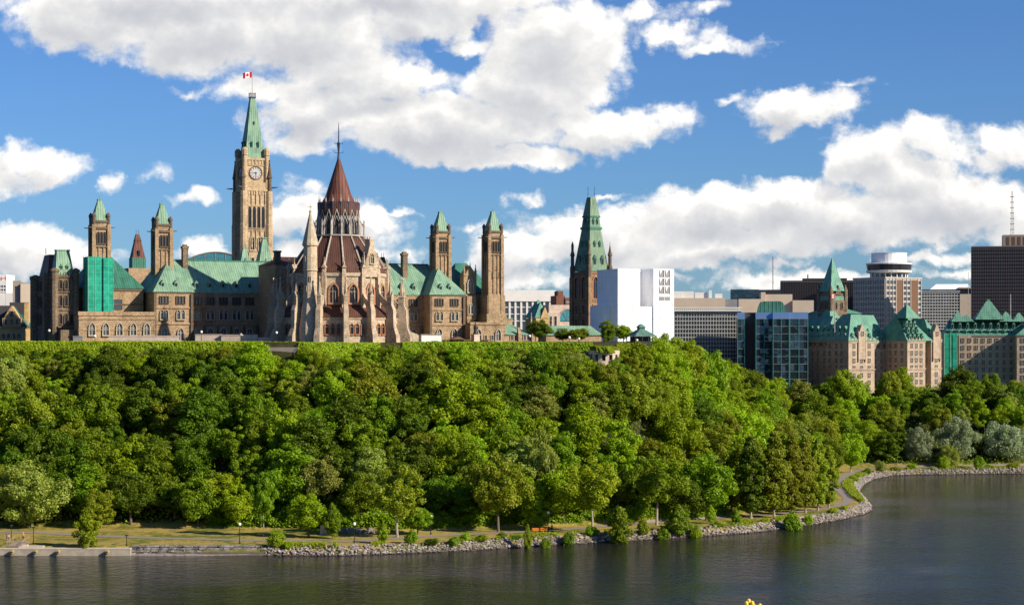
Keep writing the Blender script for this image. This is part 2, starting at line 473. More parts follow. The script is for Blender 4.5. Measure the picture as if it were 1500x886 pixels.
# ------------------------------------------------------------------ the land
SHORE_PX = [(-60, 457), (0, 456), (190, 457), (400, 456), (500, 456), (600, 461), (690, 467), (800, 478), (900, 487), (1000, 497), (1100, 509),
            (1150, 520), (1200, 534), (1240, 548), (1268, 563), (1279, 575), (1280, 588), (1276, 604), (1270, 622), (1262, 645), (1264, 662), (1270, 680), (1282, 702), (1311, 722),
            (1350, 726), (1393, 728), (1500, 733), (1620, 738)]
SHORE = np.array([[-6000, 440], [-900, 452]] + [[(p - CX)/FOC*d, d] for p, d in SHORE_PX] + [[600, 745], [6000, 900]], dtype=float)
def shore_dist(X, Y):
    """signed distance to the waterline, positive on land"""
    X = np.asarray(X, float); Y = np.asarray(Y, float)
    best = np.full(X.shape, 1e9)
    for a, b in zip(SHORE[:-1], SHORE[1:]):
        ab = b - a; L = ab @ ab
        t = np.clip(((X - a[0])*ab[0] + (Y - a[1])*ab[1]) / L, 0, 1)
        best = np.minimum(best, np.hypot(X - a[0] - t*ab[0], Y - a[1] - t*ab[1]))
    poly = np.vstack([SHORE, [[6000, 20000], [-6000, 20000]]])
    ins = np.zeros(X.shape, bool)
    j = len(poly) - 1
    for i in range(len(poly)):
        xi, yi = poly[i]; xj, yj = poly[j]
        with np.errstate(divide='ignore', invalid='ignore'):
            c = ((yi > Y) != (yj > Y)) & (X < (xj - xi)*(Y - yi)/(yj - yi + 1e-12) + xi)
        ins ^= c; j = i
    return np.where(ins, best, -best)
TOE = [(-300, 50), (200, 48), (400, 40), (600, 31), (800, 25), (930, 21), (1000, 20), (1100, 20), (1200, 22), (1280, 24), (1320, 16), (1700, 14)]
RAMP = [(-300, 66), (200, 66), (400, 63), (500, 67), (600, 74), (700, 74), (800, 64), (870, 52), (930, 49), (1000, 54), (1100, 72), (1200, 84), (1320, 72), (1700, 80)]
ZTOP = [(-300, 50.2), (930, 50.2), (1010, 44), (1100, 33), (1200, 29), (1700, 29)]
def ip(tab, v):
    return np.interp(v, [a for a, b in tab], [b for a, b in tab])
def ground(X, Y):
    X = np.asarray(X, float); Y = np.asarray(Y, float)
    d = shore_dist(X, Y); px = CX + X/Y*FOC
    toe, rp, zt = ip(TOE, px), ip(RAMP, px), ip(ZTOP, px)
    t = np.clip((d - toe)/rp, 0, 1)
    t = np.interp(t, [0, .12, .5, .93, 1.0], [0, .07, .47, .885, 1.0])
    z = 1.9 + np.clip(d, 0, 60)*0.008 + t*(zt - 1.9)
    bank = np.clip(d/3.5, 0, 1)
    z = np.where(d < 3.5, -0.6 + (z + 0.6)*bank, z)
    z = np.where(d < 0, np.maximum(-4, -0.6 + d*0.4), z)
    return z
def gz(x, y):
    return float(ground(np.array([x]), np.array([y]))[0])

def edge_D(px):
    D = np.linspace(530, 600, 701); x = (px - CX)/FOC*D
    d = shore_dist(x, D); k = np.argmax(d > ip(TOE, px) + ip(RAMP, px))
    return float(D[k])
def axis(pairs):
    out = []
    for a, b, st in pairs:
        out += list(np.arange(a, b, st))
    out.append(pairs[-1][1])
    return np.array(out)
xs = axis([(-6000, -1000, 500), (-1000, -300, 50), (-300, -180, 6), (-180, 260, 2.0), (260, 400, 8), (400, 1200, 80), (1200, 6000, 600)])
ys = axis([(430, 600, 1.6), (600, 760, 2.2), (760, 900, 6), (900, 1400, 40), (1400, 15000, 1200)])
XX, YY = np.meshgrid(xs, ys)
ZZ = ground(XX, YY)
nx_, ny_ = len(xs), len(ys)
ii = np.arange(nx_*ny_).reshape(ny_, nx_)
quads = np.stack([ii[:-1, :-1], ii[:-1, 1:], ii[1:, 1:], ii[1:, :-1]], -1).reshape(-1, 4)
gm = bpy.data.meshes.new('hillside')
gm.from_pydata(np.stack([XX, YY, ZZ], -1).reshape(-1, 3).tolist(), [], quads.tolist())
gm.polygons.foreach_set('use_smooth', [True]*len(gm.polygons))
def land_fn(n):
    g = n.new('ShaderNodeNewGeometry').outputs['Position']
    x, y, z = n.xyz(g)
    big = n.noise(g, 0.07, 5.0, 0.65)
    mid = n.noise(g, 0.45, 4.0, 0.65)
    fine = n.noise(g, 2.2, 3.0, 0.7)
    dry = n.mix(n.step(fine, 0.3, 0.7), (0.30, 0.21, 0.055), (0.40, 0.30, 0.085))
    grn = n.mix(n.step(fine, 0.3, 0.7), (0.08, 0.11, 0.015), (0.15, 0.17, 0.025))
    f = n.math('ADD', n.math('MULTIPLY', big, 0.7), n.math('MULTIPLY', mid, 0.5))
    lawn = n.mix(n.step(f, 0.54, 0.70), dry, grn)
    soil = n.mix(n.step(mid, 0.3, 0.7), (0.025, 0.032, 0.010), (0.05, 0.045, 0.02))
    zz = n.math('MULTIPLY_ADD', n.math('SUBTRACT', mid, 0.5), 2.0, z)
    c = n.mix(n.step(zz, 2.9, 4.0), lawn, soil)
    c = n.mix(n.step(zz, 0.4, 1.5), (0.09, 0.08, 0.06), c)
    city = n.mix(n.step(mid, 0.3, 0.7), (0.16, 0.15, 0.13), (0.22, 0.21, 0.18))
    c = n.mix(n.step(y, 850.0, 880.0), c, city)
    return pbsdf(n, c, 0.95, spec=0.1, normal=bump(n, fine, 0.25, 0.8))
gm.materials.append(material('hill_ground', land_fn))
struct('hillside', gm)

# near bank under the camera
MBn = MB()
prof = [(-60, 50.2), (5, 50.25), (8.6, 50.0), (12, 46), (22, 30), (45, 8), (60, -3)]
MBn.loft([[(-400, y, z) for y, z in prof] + [(-400, 60, -5), (-400, -60, -5)], [(400, y, z) for y, z in prof] + [(400, 60, -5), (400, -60, -5)]])
struct('near_bank', MBn.mesh('near_bank', [M['bark']]))

# river
wm = MB().add([(-6000, -300, 0), (6000, -300, 0), (6000, 1000, 0), (-6000, 1000, 0)], [(0, 1, 2, 3)])
def water_fn(n):
    g = n.new('ShaderNodeNewGeometry').outputs['Position']
    a = n.noise(n.vec('MULTIPLY', g, (0.34, 0.26, 1.0)), 1.0, 4.0, 0.62)
    b = n.noise(n.vec('MULTIPLY', g, (1.3, 0.9, 1.0)), 1.0, 3.0, 0.6)
    patch = n.noise(n.vec('MULTIPLY', g, (0.010, 0.022, 1.0)), 1.0, 3.0, 0.5)
    h = n.math('ADD', n.math('MULTIPLY', a, 0.75), n.math('MULTIPLY', b, 0.35))
    st = n.step(patch, 0.38, 0.62, 0.30, 1.0)
    bp = n.new('ShaderNodeBump')
    n.put(bp, 'Height', h); n.put(bp, 'Distance', 0.8); n.put(bp, 'Strength', st)
    bs = n.new('ShaderNodeBsdfPrincipled')
    n.put(bs, 'Base Color', (0.014, 0.014, 0.014, 1)); n.put(bs, 'Roughness', 0.06); n.put(bs, 'IOR', 1.33); n.put(bs, 'Specular IOR Level', 0.36); n.put(bs, 'Normal', bp.outputs[0])
    return bs.outputs[0]
o = struct('river_water', wm.mesh('river_water', [material('river_water', water_fn)]))

# riverside path: a ribbon laid 6 cm over the lawn
def ribbon(name, pts, width, mat_, lift, sub=8):
    P_ = []
    for i in range(len(pts) - 1):
        p = [Vector(pts[max(0, min(len(pts) - 1, i + k))]) for k in (-1, 0, 1, 2)]
        for s_ in range(sub):
            t = s_/sub
            P_.append(0.5*((2*p[1]) + (p[2]-p[0])*t + (2*p[0]-5*p[1]+4*p[2]-p[3])*t*t + (3*p[1]-p[0]-3*p[2]+p[3])*t**3))
    P_.append(Vector(pts[-1]))
    mb = MB(); vs = []; NC = 5
    for i, q in enumerate(P_):
        a, b = P_[max(0, i-1)], P_[min(len(P_)-1, i+1)]
        d = (b - a).normalized(); nn = Vector((-d.y, d.x))
        for k in range(NC):
            r = q + nn*width*(k/(NC-1) - 0.5)
            vs.append((r.x, r.y, gz(r.x, r.y) + lift))
    fs = [(i*NC+k, i*NC+k+1, (i+1)*NC+k+1, (i+1)*NC+k) for i in range(len(P_)-1) for k in range(NC-1)]
    mb.add(vs, fs)
    return struct(name, mb.mesh(name, [mat_]))
PATH_PX = [(-80, 776), (0, 778), (60, 779.5), (130, 783), (220, 786), (350, 789), (433, 790.5), (503, 791), (550, 788.5), (597, 785.5), (643, 783),
           (687, 780.5), (760, 777.5), (843, 772.5), (900, 768), (960, 764), (1018, 759), (1090, 754.5), (1140, 750.5), (1180, 746.5), (1215, 741.5), (1236, 736), (1243, 729), (1235, 720), (1226, 712), (1228, 702), (1240, 694),
           (1258, 687.5), (1290, 683.5), (1350, 682), (1420, 681.5), (1500, 680.5), (1600, 679)]
def path_pt(px, py):
    D = 49.7*FOC/(py - HY)
    return ((px - CX)/FOC*D, D)
PATH = [path_pt(*q) for q in PATH_PX]
def asphalt_fn(n):
    g = n.new('ShaderNodeNewGeometry').outputs['Position']
    k = n.noise(g, 0.5, 4.0, 0.6)
    return pbsdf(n, n.mix(k, (0.20, 0.165, 0.14), (0.31, 0.26, 0.22)), 0.9, spec=0.15)
ribbon('riverside_path', PATH, 3.4, material('path_asphalt', asphalt_fn), 0.06)

# riprap: loose stones along the waterline, one mass
ico = bmesh.new(); bmesh.ops.create_icosphere(ico, subdivisions=1, radius=1.0)
iv = np.array([v.co[:] for v in ico.verts]); ifc = np.array([[v.index for v in f.verts] for f in ico.faces]); ico.free()
def rocks(pts, smin, smax):
    V, Fc = [], []
    for k, (x, y, z) in enumerate(pts):
        s_ = RNG.uniform(smin, smax) * np.array([RNG.uniform(.7, 1.3), RNG.uniform(.7, 1.3), RNG.uniform(.5, .9)])
        v = iv * (1 + RNG.uniform(-.28, .28, (len(iv), 1))) * s_
        a = RNG.uniform(0, 6.28); c, sn = math.cos(a), math.sin(a)
        v = np.stack([v[:, 0]*c - v[:, 1]*sn, v[:, 0]*sn + v[:, 1]*c, v[:, 2]], -1) + np.array([x, y, z])
        V.append(v); Fc.append(ifc + k*len(iv))
    me = bpy.data.meshes.new('riprap_rocks')
    me.from_pydata(np.vstack(V).tolist(), [], np.vstack(Fc).tolist())
    return me
cand = []
seg = SHORE[2:-2]
for a, b in zip(seg[:-1], seg[1:]):
    L = np.hypot(*(b - a)); nn = np.array([-(b-a)[1], (b-a)[0]])/L
    for _ in range(int(L*20)):
        t = RNG.uniform(); d = RNG.uniform(-1.0, 3.8)
        q = a + (b - a)*t + nn*d
        cand.append(q)
cand = np.array(cand)
cpx = CX + cand[:, 0]/cand[:, 1]*FOC
keep = (cpx > 392) | ((cpx > 380) & (RNG.uniform(size=len(cpx)) < .5))
cand = cand[keep]
cz = ground(cand[:, 0], cand[:, 1])
def rock_fn(n):
    g = n.new('ShaderNodeNewGeometry').outputs['Position']
    k = n.noise(g, 1.1, 2.0, 0.5); f = n.noise(g, 5.0, 3.0, 0.6)
    c = n.mix(n.step(k, 0.35, 0.65), (0.15, 0.125, 0.108), (0.43, 0.37, 0.32))
    c = n.mix(n.math('MULTIPLY', f, 0.5), c, (0.16, 0.14, 0.125))
    z = n.xyz(g)[2]
    c = n.mix(n.step(z, 0.12, 0.4), (0.05, 0.042, 0.032), c)
    return pbsdf(n, c, 0.9, spec=0.2)
rm = rocks([(c[0], c[1], z + RNG.uniform(-.1, .25)) for c, z in zip(cand, cz)], 0.2, 0.52)
rm.materials.append(material('riprap_stone', rock_fn))
rr = link('riprap_rocks', rm); rr['kind'] = 'stuff'; rr['label'] = 'loose grey riprap stones lining the waterline'

# ------------------------------------------------------------------ quay, block wall and small riverside things
q0, q1 = at(-260, 457, 0), at(191, 457, 0)
quay = thing('quay_wall', 'long pale concrete quay wall at the waterline on the left', 'quay', (q1.x, q1.y, 0))
LQ = q1.x - q0.x
MB().box(-LQ, 0, 0.0, 1.2, -2, 1.55).build('wall', M['concrete'], quay)
MB().box(-LQ, 0.06, -0.08, 1.3, 1.55, 1.85).build('coping', plain('pale_coping', (0.56, 0.47, 0.38), 0.9, 0.2, 0.6), quay)
for i, (px, pos) in enumerate(((17.5, 'below the wooden ramp'), (52, 'below the concrete slab'), (85, 'left of the small bright tree'), (157, 'nearest the dark block wall'))):
    c = at(px, 456.5, 0.95)
    f = thing('quay_fender', 'round yellow fender on the quay face ' + pos, 'fender', (c.x, c.y, c.z), 0, 'fenders on the quay')
    rg = lambda y, r: [(r*math.cos(a), y, r*math.sin(a)) for a in [2*PI*k/14 for k in range(14)]]
    MB().loft([rg(0.35, .5), rg(-.4, .5), rg(-.5, .4)]).build('rubber_roll', M['fender'], f)
    MB().loft([rg(-.56, .2), rg(-.66, .16)]).build('bolt', M['black'], f)
bw0, bw1 = at(191, 458.6, 0), at(398, 457.5, 0)
bw = thing('block_wall', 'low wall of dark rough stone blocks between the quay and the riprap', 'stone wall', (bw0.x, bw0.y, 0))
mb = MB(); mb2 = MB()
Lw = bw1.x - bw0.x
for r_ in range(5):
    x = 0.0 - (r_ % 2)*0.4
    while x < Lw - r_*0.9:
        l = random.uniform(0.9, 2.2)
        yy0 = 0.30*r_ + random.uniform(-.32, .22) - 0.6
        mb.frus((x + .02, x + l - .03, yy0, 2.6), -0.3 + .52*r_ + 0.04, (x + .1, x + l - .14, yy0 + .12, 2.6), 0.2 + .52*r_ - random.uniform(.02, .14))
        x += l
bk_fn = lambda n: pbsdf(n, n.mix(n.step(n.noise(obj_co(n), 0.8, 3.0), .35, .65), (0.11, 0.10, 0.10), (0.30, 0.27, 0.24)), 0.9, spec=.2, normal=bump(n, n.noise(obj_co(n), 3.0, 4.0), .2))
mb.build('blocks', material('dark_wall_blocks', bk_fn), bw)
x = 0.0
while x < Lw + 4:
    l = random.uniform(1.8, 3.0)
    mb2.box(x + .03, x + l - .05, -1.3, -0.5, -0.6, 0.32 + random.uniform(-.06, .06))
    x += l
mb2.build('footing_stones', plain('pale_footing_stone', (0.40, 0.34, 0.30), 0.9, 0.4, 0.8), bw)

# boardwalk ramp and slab by the quay
c = at(26, 462.5, 0)
rp = thing('wooden_ramp', 'weathered wooden ramp with rails leading down to the quay', 'ramp', (c.x, c.y, gz(c.x, c.y)))
mb = MB()
for k in range(16):
    mb.box(-1.7, 1.7, -3.4 + k*.5, -2.94 + k*.5, .02 + k*.035, .12 + k*.035)
mb.build('boards', M['wood'], rp)
for s_ in (-1, 1):
    mb = MB()
    for k in range(5):
        mb.box(s_*1.75 - .06, s_*1.75 + .06, -3.3 + k*1.8, -3.18 + k*1.8, 0, 1.2 + k*.12)
    mb.tube((s_*1.75, -3.3, 1.15), (s_*1.75, 4.1, 1.65), .06)
    mb.build('handrail', M['wood'], rp)
c = at(45, 459.6, 0)
sl = MB().box(-2.6, 3.2, -1.2, 1.6, -.3, .22).box(-2.2, -.8, .2, 1.2, .22, .5).build('concrete_slab', M['parapet'], None, (c.x, c.y, gz(c.x, c.y)))
tag(sl, 'pale concrete slab with a raised step beside the wooden ramp', 'slab')

def lamp(px, D, label, h=4.6, group='globe lamps', kind='globe', z=None):
    c = at(px, D, 0); z = gz(c.x, c.y) if z is None else z
    t = thing('street_lamp', label, 'lamp post', (c.x, c.y, z), 0, group)
    MB().lathe(0, 0, [(.22, 0), (.22, .25), (.12, .4), (.09, 1.2), (.075, h - .35), (.14, h - .3), (.14, h - .15)], 8).build('post', M['black'], t)
    if kind == 'globe':
        MB().lathe(0, 0, [(.10, h - .15), (.30, h), (.40, h + .22), (.36, h + .45), (.20, h + .62), (.02, h + .66)], 12).build('globe', M['lampglass'], t, smooth=True)
    elif kind == 'hood':
        MB().lathe(0, 0, [(.12, h - .15), (.16, h + .25)], 8).build('globe', M['lampglass'], t)
        MB().lathe(0, 0, [(.75, h + .02), (.70, h + .12), (.1, h + .75), (.02, h + .85)], 12).build('lamp_shade', M['lead_lt'], t)
    else:
        MB().lathe(0, 0, [(.12, h - .2), (.15, h + .1)], 8).build('globe', M['lampglass'], t)
        MB().lathe(0, 0, [(.6, h + .05), (.55, h + .12), (.1, h + .3)], 10).build('lamp_shade', M['black'], t)
    return t
for px, py, lab in ((351, 793.5, 'white globe lamp on a black post where the dark block wall ends'),
                    (519, 793.0, 'white globe lamp on the path in front of the grey rock outcrop'),
                    (631, 781.0, 'white globe lamp inland of the path, beside a pale trunked tree'),
                    (803, 775.0, 'white globe lamp beside the orange barriers')):
    D = 49.7*FOC/(py - HY)
    lamp(px, D, lab, 4.4, 'globe lamps along the riverside path')
lamp(49, 464, 'slim black lamp post on the lawn beside the concrete slab', 4.0, 'slim dark posts on the lawn', 'dark')
lamp(16.5, 473, 'slim black lamp post beside the talking people', 3.6, 'slim dark posts on the lawn', 'dark')
lamp(185.5, 461.5, 'short dark post at the start of the block wall', 2.3, 'slim dark posts on the lawn', 'dark')

def person(px, D, label, shirt, legs, hat=None, rz=0.0, z=None, s_=1.0, arm=0.25):
    c = at(px, D, 0); z = gz(c.x, c.y) if z is None else z
    def skin(name, chain, mat_, parent):
        me = bpy.data.meshes.new(name)
        vs = [q[0] for q in chain]
        es = [(q[2], i) for i, q in enumerate(chain) if q[2] is not None]
        me.from_pydata(vs, es, []); me.materials.append(mat_)
        o_ = link(name, me, parent)
        md = o_.modifiers.new('skin', 'SKIN')
        for i, q in enumerate(chain):
            me.skin_vertices[0].data[i].radius = (q[1], q[1])
        me.skin_vertices[0].data[0].use_root = True
        o_.modifiers.new('sub', 'SUBSURF').levels = 1
        o_.modifiers['sub'].render_levels = 1
        return o_
    a = arm
    chain = [((0,0,.95), .13, None), ((0,0,1.15), .115, 0), ((0,0,1.38), .135, 1), ((0,0,1.50), .06, 2), ((0,-.01,1.58), .085, 3), ((0,-.015,1.68), .095, 4), ((0,-.01,1.76), .06, 5),
             ((.18,0,1.42), .065, 2), ((.24,-a*.2,1.15), .05, 7), ((.25,-a,0.95), .038, 8), ((.25,-a-.06,.86), .04, 9),
             ((-.18,0,1.42), .065, 2), ((-.24,0,1.15), .05, 11), ((-.25,-.05,0.92), .038, 12), ((-.25,-.08,.82), .04, 13),
             ((.10,0,.86), .095, 0), ((.11,-.05,.48), .07, 15), ((.11,.02,.08), .045, 16), ((.11,-.14,.04), .035, 17),
             ((-.10,0,.86), .095, 0), ((-.11,.03,.48), .07, 19), ((-.11,.08,.08), .045, 20), ((-.11,-.08,.04), .035, 21)]
    t = skin('person', chain, M['skin'], None)
    t.location = (c.x, c.y, z); t.rotation_euler = (0, 0, rz); t.scale = (s_,)*3
    tag(t, label, 'person')
    skin('shirt', [((0,0,.95), .15, None), ((0,0,1.15), .14, 0), ((0,0,1.38), .155, 1), ((.18,0,1.42), .08, 2), ((.235,-a*.2,1.18), .065, 3), ((-.18,0,1.42), .08, 2), ((-.235,0,1.18), .065, 5)], shirt, t)
    skin('trousers', [((0,0,.93), .15, None), ((.10,0,.84), .11, 0), ((.11,-.05,.48), .085, 1), ((.11,.02,.14), .06, 2), ((-.10,0,.84), .11, 0), ((-.11,.03,.48), .085, 4), ((-.11,.08,.14), .06, 5)], legs, t)
    if hat is None:
        MB().lathe(0, .015, [(.10, 1.66), (.115, 1.72), (.10, 1.79), (.03, 1.83)], 10).build('hair', M['hair'], t, smooth=True)
    else:
        MB().lathe(0, 0, [(.2, 1.73), (.2, 1.75), (.115, 1.76), (.11, 1.84), (.04, 1.88)], 10).build('hat', hat, t, smooth=True)
    return t
person(10, 474, 'person in dark navy clothes standing on the lawn at far left', M['cloth_n'], M['cloth_n'], None, R(80))
person(13, 471.5, 'person in a white top leaning forward beside the navy clad one', M['cloth_w'], M['cloth_b'], None, R(-60), arm=.45)
person(34, 474, 'person in an orange top and yellow hat at the head of the ramp', M['cloth_o'], M['cloth_k'], M['cloth_y'], R(200))
person(489.5, 484, 'person in a navy top and white trousers on the path by the stone ruin', M['cloth_n'], M['cloth_w'], None, R(-70), arm=.4)
person(808.5, 496, 'person dressed all in black beside the lamp and orange barriers', M['cloth_k'], M['cloth_k'], None, R(30))

for px, lab in ((784.5, 'left one of two orange plastic barriers on the riverside lawn'), (796.5, 'right one of two orange plastic barriers on the riverside lawn')):
    c = at(px, 493.5, 0)
    b = thing('barrier', lab, 'barrier', (c.x, c.y, gz(c.x, c.y)), 0, 'orange barriers on the lawn')
    mb = MB()
    for k in range(3):
        mb.box(-.95, .95, -.04, .04, .25 + k*.27, .47 + k*.27)
    mb.build('panel', M['orange'], b)
    for s_ in (-1, 1):
        MB().box(s_*.85 - .05, s_*.85 + .05, -.35, .35, 0, .08).box(s_*.85 - .04, s_*.85 + .04, -.045, .045, .08, 1.1).build('foot', M['black'], b)

# ruin and rock outcrop behind the path
c = at(474, 486, 0)
t = thing('stone_ruin', 'broken pale stone wall end standing in the tree shade by the path', 'ruin', (c.x, c.y, gz(c.x, c.y)))
MB().frus((-.9, .3, -.6, .6), -.2, (-.8, .2, -.5, .5), 2.3).frus((.3, 1.4, -.5, .5), -.2, (.3, 1.2, -.45, .45), 1.5).build('masonry', M['parapet'], t)
mb = MB()
for k in range(26):
    x = random.uniform(-4.5, 4.5); s_ = random.uniform(.5, 1.3)
    mb.lathe(x, random.uniform(-1, 1.5) + .1*abs(x), [(s_, -.3), (s_*random.uniform(.7, 1), s_*.5), (s_*.4, s_*random.uniform(.8, 1.2))], 6, random.random()*6)
c = at(524, 489, 0)
o = mb.build('rock_outcrop', plain('grey_rock', (0.24, 0.20, 0.18), 0.9, 0.5, 0.8), None, (c.x, c.y, gz(c.x, c.y)))
tag(o, 'jumble of grey boulders at the hill foot behind the path lamp', 'rocks')

# ------------------------------------------------------------------ windows (meshes shared by their copies)
WM = {}
def lancet_outline(w, h, n=5):
    hs = h - 0.866*w
    pts = [(-w/2, 0), (w/2, 0), (w/2, hs)]
    for k in range(1, n+1):
        a = k/n*PI/3
        pts.append((-w/2 + w*math.cos(a), hs + w*math.sin(a)))
    for k in range(n-1, -1, -1):
        a = k/n*PI/3
        pts.append((w/2 - w*math.cos(a), hs + w*math.sin(a)))
    return pts
def surround(mb, inner, outer, y0, y1, m):
    n = len(inner)
    vs = [(x, y0, z) for x, z in inner] + [(x, y0, z) for x, z in outer] + [(x, y1, z) for x, z in inner] + [(x, y1, z) for x, z in outer]
    fs = []
    for i in range(n):
        j = (i+1) % n
        fs += [(i, j, n+j, n+i), (n+i, n+j, 3*n+j, 3*n+i), (i, 2*n+i, 2*n+j, j)]
    mb.add(vs, fs, m)
def lancet(w, h, t=0.28, d=0.45, lights=1, glass='win', fr='frame', sur='trim'):
    """pointed window: stone surround, glass set back behind it, thin bars"""
    key = ('l', w, h, t, d, lights, glass, fr, sur)
    if key not in WM:
        mb = MB()
        ins = lancet_outline(w, h); out = lancet_outline(w + 2*t, h + t*1.6)
        out = [(x, z - (t*0.5)) for x, z in out]
        surround(mb, ins, out, -d, 0.0, 0)
        mb.add([(x, -0.05, z) for x, z in ins], [tuple(range(len(ins)))], 1)
        hs = h - .866*w
        for k in range(1, lights):
            x = -w/2 + w*k/lights
            mb.box(x - .07, x + .07, -.16, -.06, 0, h - .866*w*(.55 if lights == 2 and False else .35), 2)
        mb.box(-w/2, w/2, -.14, -.06, hs - .05, hs + .07, 2)
        mb.box(-w/2 - t, w/2 + t, -d - .12, 0, -t*.5 - .25, -t*.5, 0)
        WM[key] = mb.mesh('window', [M[sur], M[glass], M[fr]])
    return WM[key]
def rectwin(w, h, nx=1, nz=1, t=0.22, d=0.35, glass='win', fr='frame', sur='trim'):
    key = ('r', w, h, nx, nz, t, d, glass, fr, sur)
    if key not in WM:
        mb = MB()
        surround(mb, [(-w/2, 0), (w/2, 0), (w/2, h), (-w/2, h)], [(-w/2-t, -t), (w/2+t, -t), (w/2+t, h+t), (-w/2-t, h+t)], -d, 0, 0)
        mb.add([(-w/2, -.05, 0), (w/2, -.05, 0), (w/2, -.05, h), (-w/2, -.05, h)], [(0, 1, 2, 3)], 1)
        for k in range(1, nx):
            x = -w/2 + w*k/nx
            mb.box(x - .07, x + .07, -.16, -.06, 0, h, 2)
        for k in range(1, nz):
            z = h*k/nz
            mb.box(-w/2, w/2, -.15, -.065, z - .05, z + .05, 2)
        WM[key] = mb.mesh('window', [M[sur], M[glass], M[fr]])
    return WM[key]
def win(parent, me, x, y, z, rz=0.0, name='window'):
    return link(name, me, parent, (x, y, z), rz)
def hang(name, mats, parent, fn, **kw):
    mb = MB(); fn(mb)
    return mb.build(name, mats, parent, **kw)
def finial(mb, x, y, z, h, r=.25, m=0):
    mb.lathe(x, y, [(r, z), (r*.55, z + h*.25), (r*.8, z + h*.4), (r*.25, z + h*.6), (.03, z + h)], 6, 0, m)
def pinnacle(mb, x, y, z0, zs, z1, r, m=0, n=4):
    """square shaft with a pointed cap and a knob"""
    mb.lathe(x, y, [(r, z0), (r, zs), (r*1.25, zs + .05), (r*1.25, zs + .3), (r*.9, zs + .35), (.08, z1 - .5), (.22, z1 - .3), (.02, z1)], n, PI/4, m)

GZ = 50.2
# ------------------------------------------------------------------ Centre block, in its own frame: x along the facade, -y towards the river
TH = R(25)
CB0 = Vector((-67.0, 625.3, GZ))
cb = thing('parliament_block', 'long brown gothic stone block with green copper roofs behind the round library', 'building', CB0, TH)
H_ = lambda z: z - GZ           # world height to block height
EV = H_(66.4)
def centre_walls(mb):
    mb.box(-40.2, 41.2, 0, 24, -3, EV)                                  # main range
    mb.box(-52.2, -40.0, -6, 20, -3, EV + .02)                           # projecting wings
    mb.box(41.0, 53.6, -6, 20, -3, EV + .02)
    mb.box(-72, -53.4, 3.5, 26, -3, H_(67.4))                            # chambers between the towers
    mb.box(53.8, 68.5, 3.5, 26, -3, H_(67.0))
    mb.box(-16.5, 16.5, -17, .2, -3, H_(75.2))                           # link to the library
    for x0, x1, y0 in ((-40.3, 41.3, -.25), ):
        for z in (H_(66.0), H_(61.2), H_(56.2)):
            mb.box(x0, x1, y0, 0.0, z, z + .45)
    for x0, x1 in ((-52.45, -39.8), (40.8, 53.85)):
        for z in (H_(66.05), H_(61.25), H_(56.2)):
            mb.box(x0, x1, -6.3, -5.98, z, z + .45)
            mb.box(x0, x0 + .22, -6.2, 0, z, z + .42)
hang('wall', M['stone'], cb, centre_walls)
each('buttress', M['trim_dk'], cb, [lambda mb, x=x: mb.box(x - .35, x + .45, -6.55, -6.02, -1, EV - .6) for x in (-52.2, -40.4, 41.0, 53.2)] +
     [lambda mb, x=x: mb.box(x, x + .6, -.5, -.02, -1, H_(56)) for x in [k*4.4 + .3 for k in range(-9, 10) if abs(k*4.4) > 17]])
each('string_course', M['trim_dk'], cb, [lambda mb: mb.box(-72, -53.5, 3.2, 3.49, H_(66.8), H_(67.6)), lambda mb: mb.box(53.8, 68.6, 3.2, 3.49, H_(66.8), H_(67.6)), lambda mb: mb.box(-72, -53.5, 3.25, 3.48, H_(62.4), H_(62.8)), lambda mb: mb.box(53.8, 68.6, 3.25, 3.48, H_(62.4), H_(62.8))])
def centre_roof(mb):
    e = .5
    mb.hip(-52.6, 54.0, -e, 20.5, EV, H_(76.9), 6.0)
    mb.hip(-52.9, -39.4, -6.7, 20, EV + .03, H_(75.6), 9.0, 'y')
    mb.hip(40.4, 54.3, -6.7, 20, EV + .03, H_(75.6), 9.0, 'y')
hang('roof', M['copper'], cb, centre_roof)
each('chamber_roof', M['copper_dk'], cb, [lambda mb: mb.hip(-74.0, -52.9, 3.0, 27, H_(67.62), H_(78.0), 8.0), lambda mb: mb.hip(53.2, 69.4, 3.0, 27, H_(67.62), H_(78.0), 6.0)])  # darker copper puts the shade of these roofs into their colour
hang('link_roof', M['copper_br'], cb, lambda mb: mb.hip(-17, 17, -17.4, .0, H_(75.22), H_(78.0), 5))
for x in (-15.2, 15.2):
    hang('chimney', M['trim_dk'], cb, lambda mb: mb.box(x-.9, x+.9, -16.2, -14.5, H_(73), H_(79.4)).box(x-1.1, x+1.1, -16.4, -14.3, H_(79.0), H_(79.6)))
for x, y, zt in ((-38.6, 8.5, 81.6), (36.7, 6.5, 80.6)):
    hang('chimney', M['stone_dk'], cb, lambda mb: mb.box(x-.85, x+.85, y-1.1, y+1.1, H_(71), H_(zt - .8)).box(x-1.05, x+1.05, y-1.3, y+1.3, H_(zt-.8), H_(zt)).box(x-.6, x+.6, y-.8, y+.8, H_(zt), H_(zt+.5)))
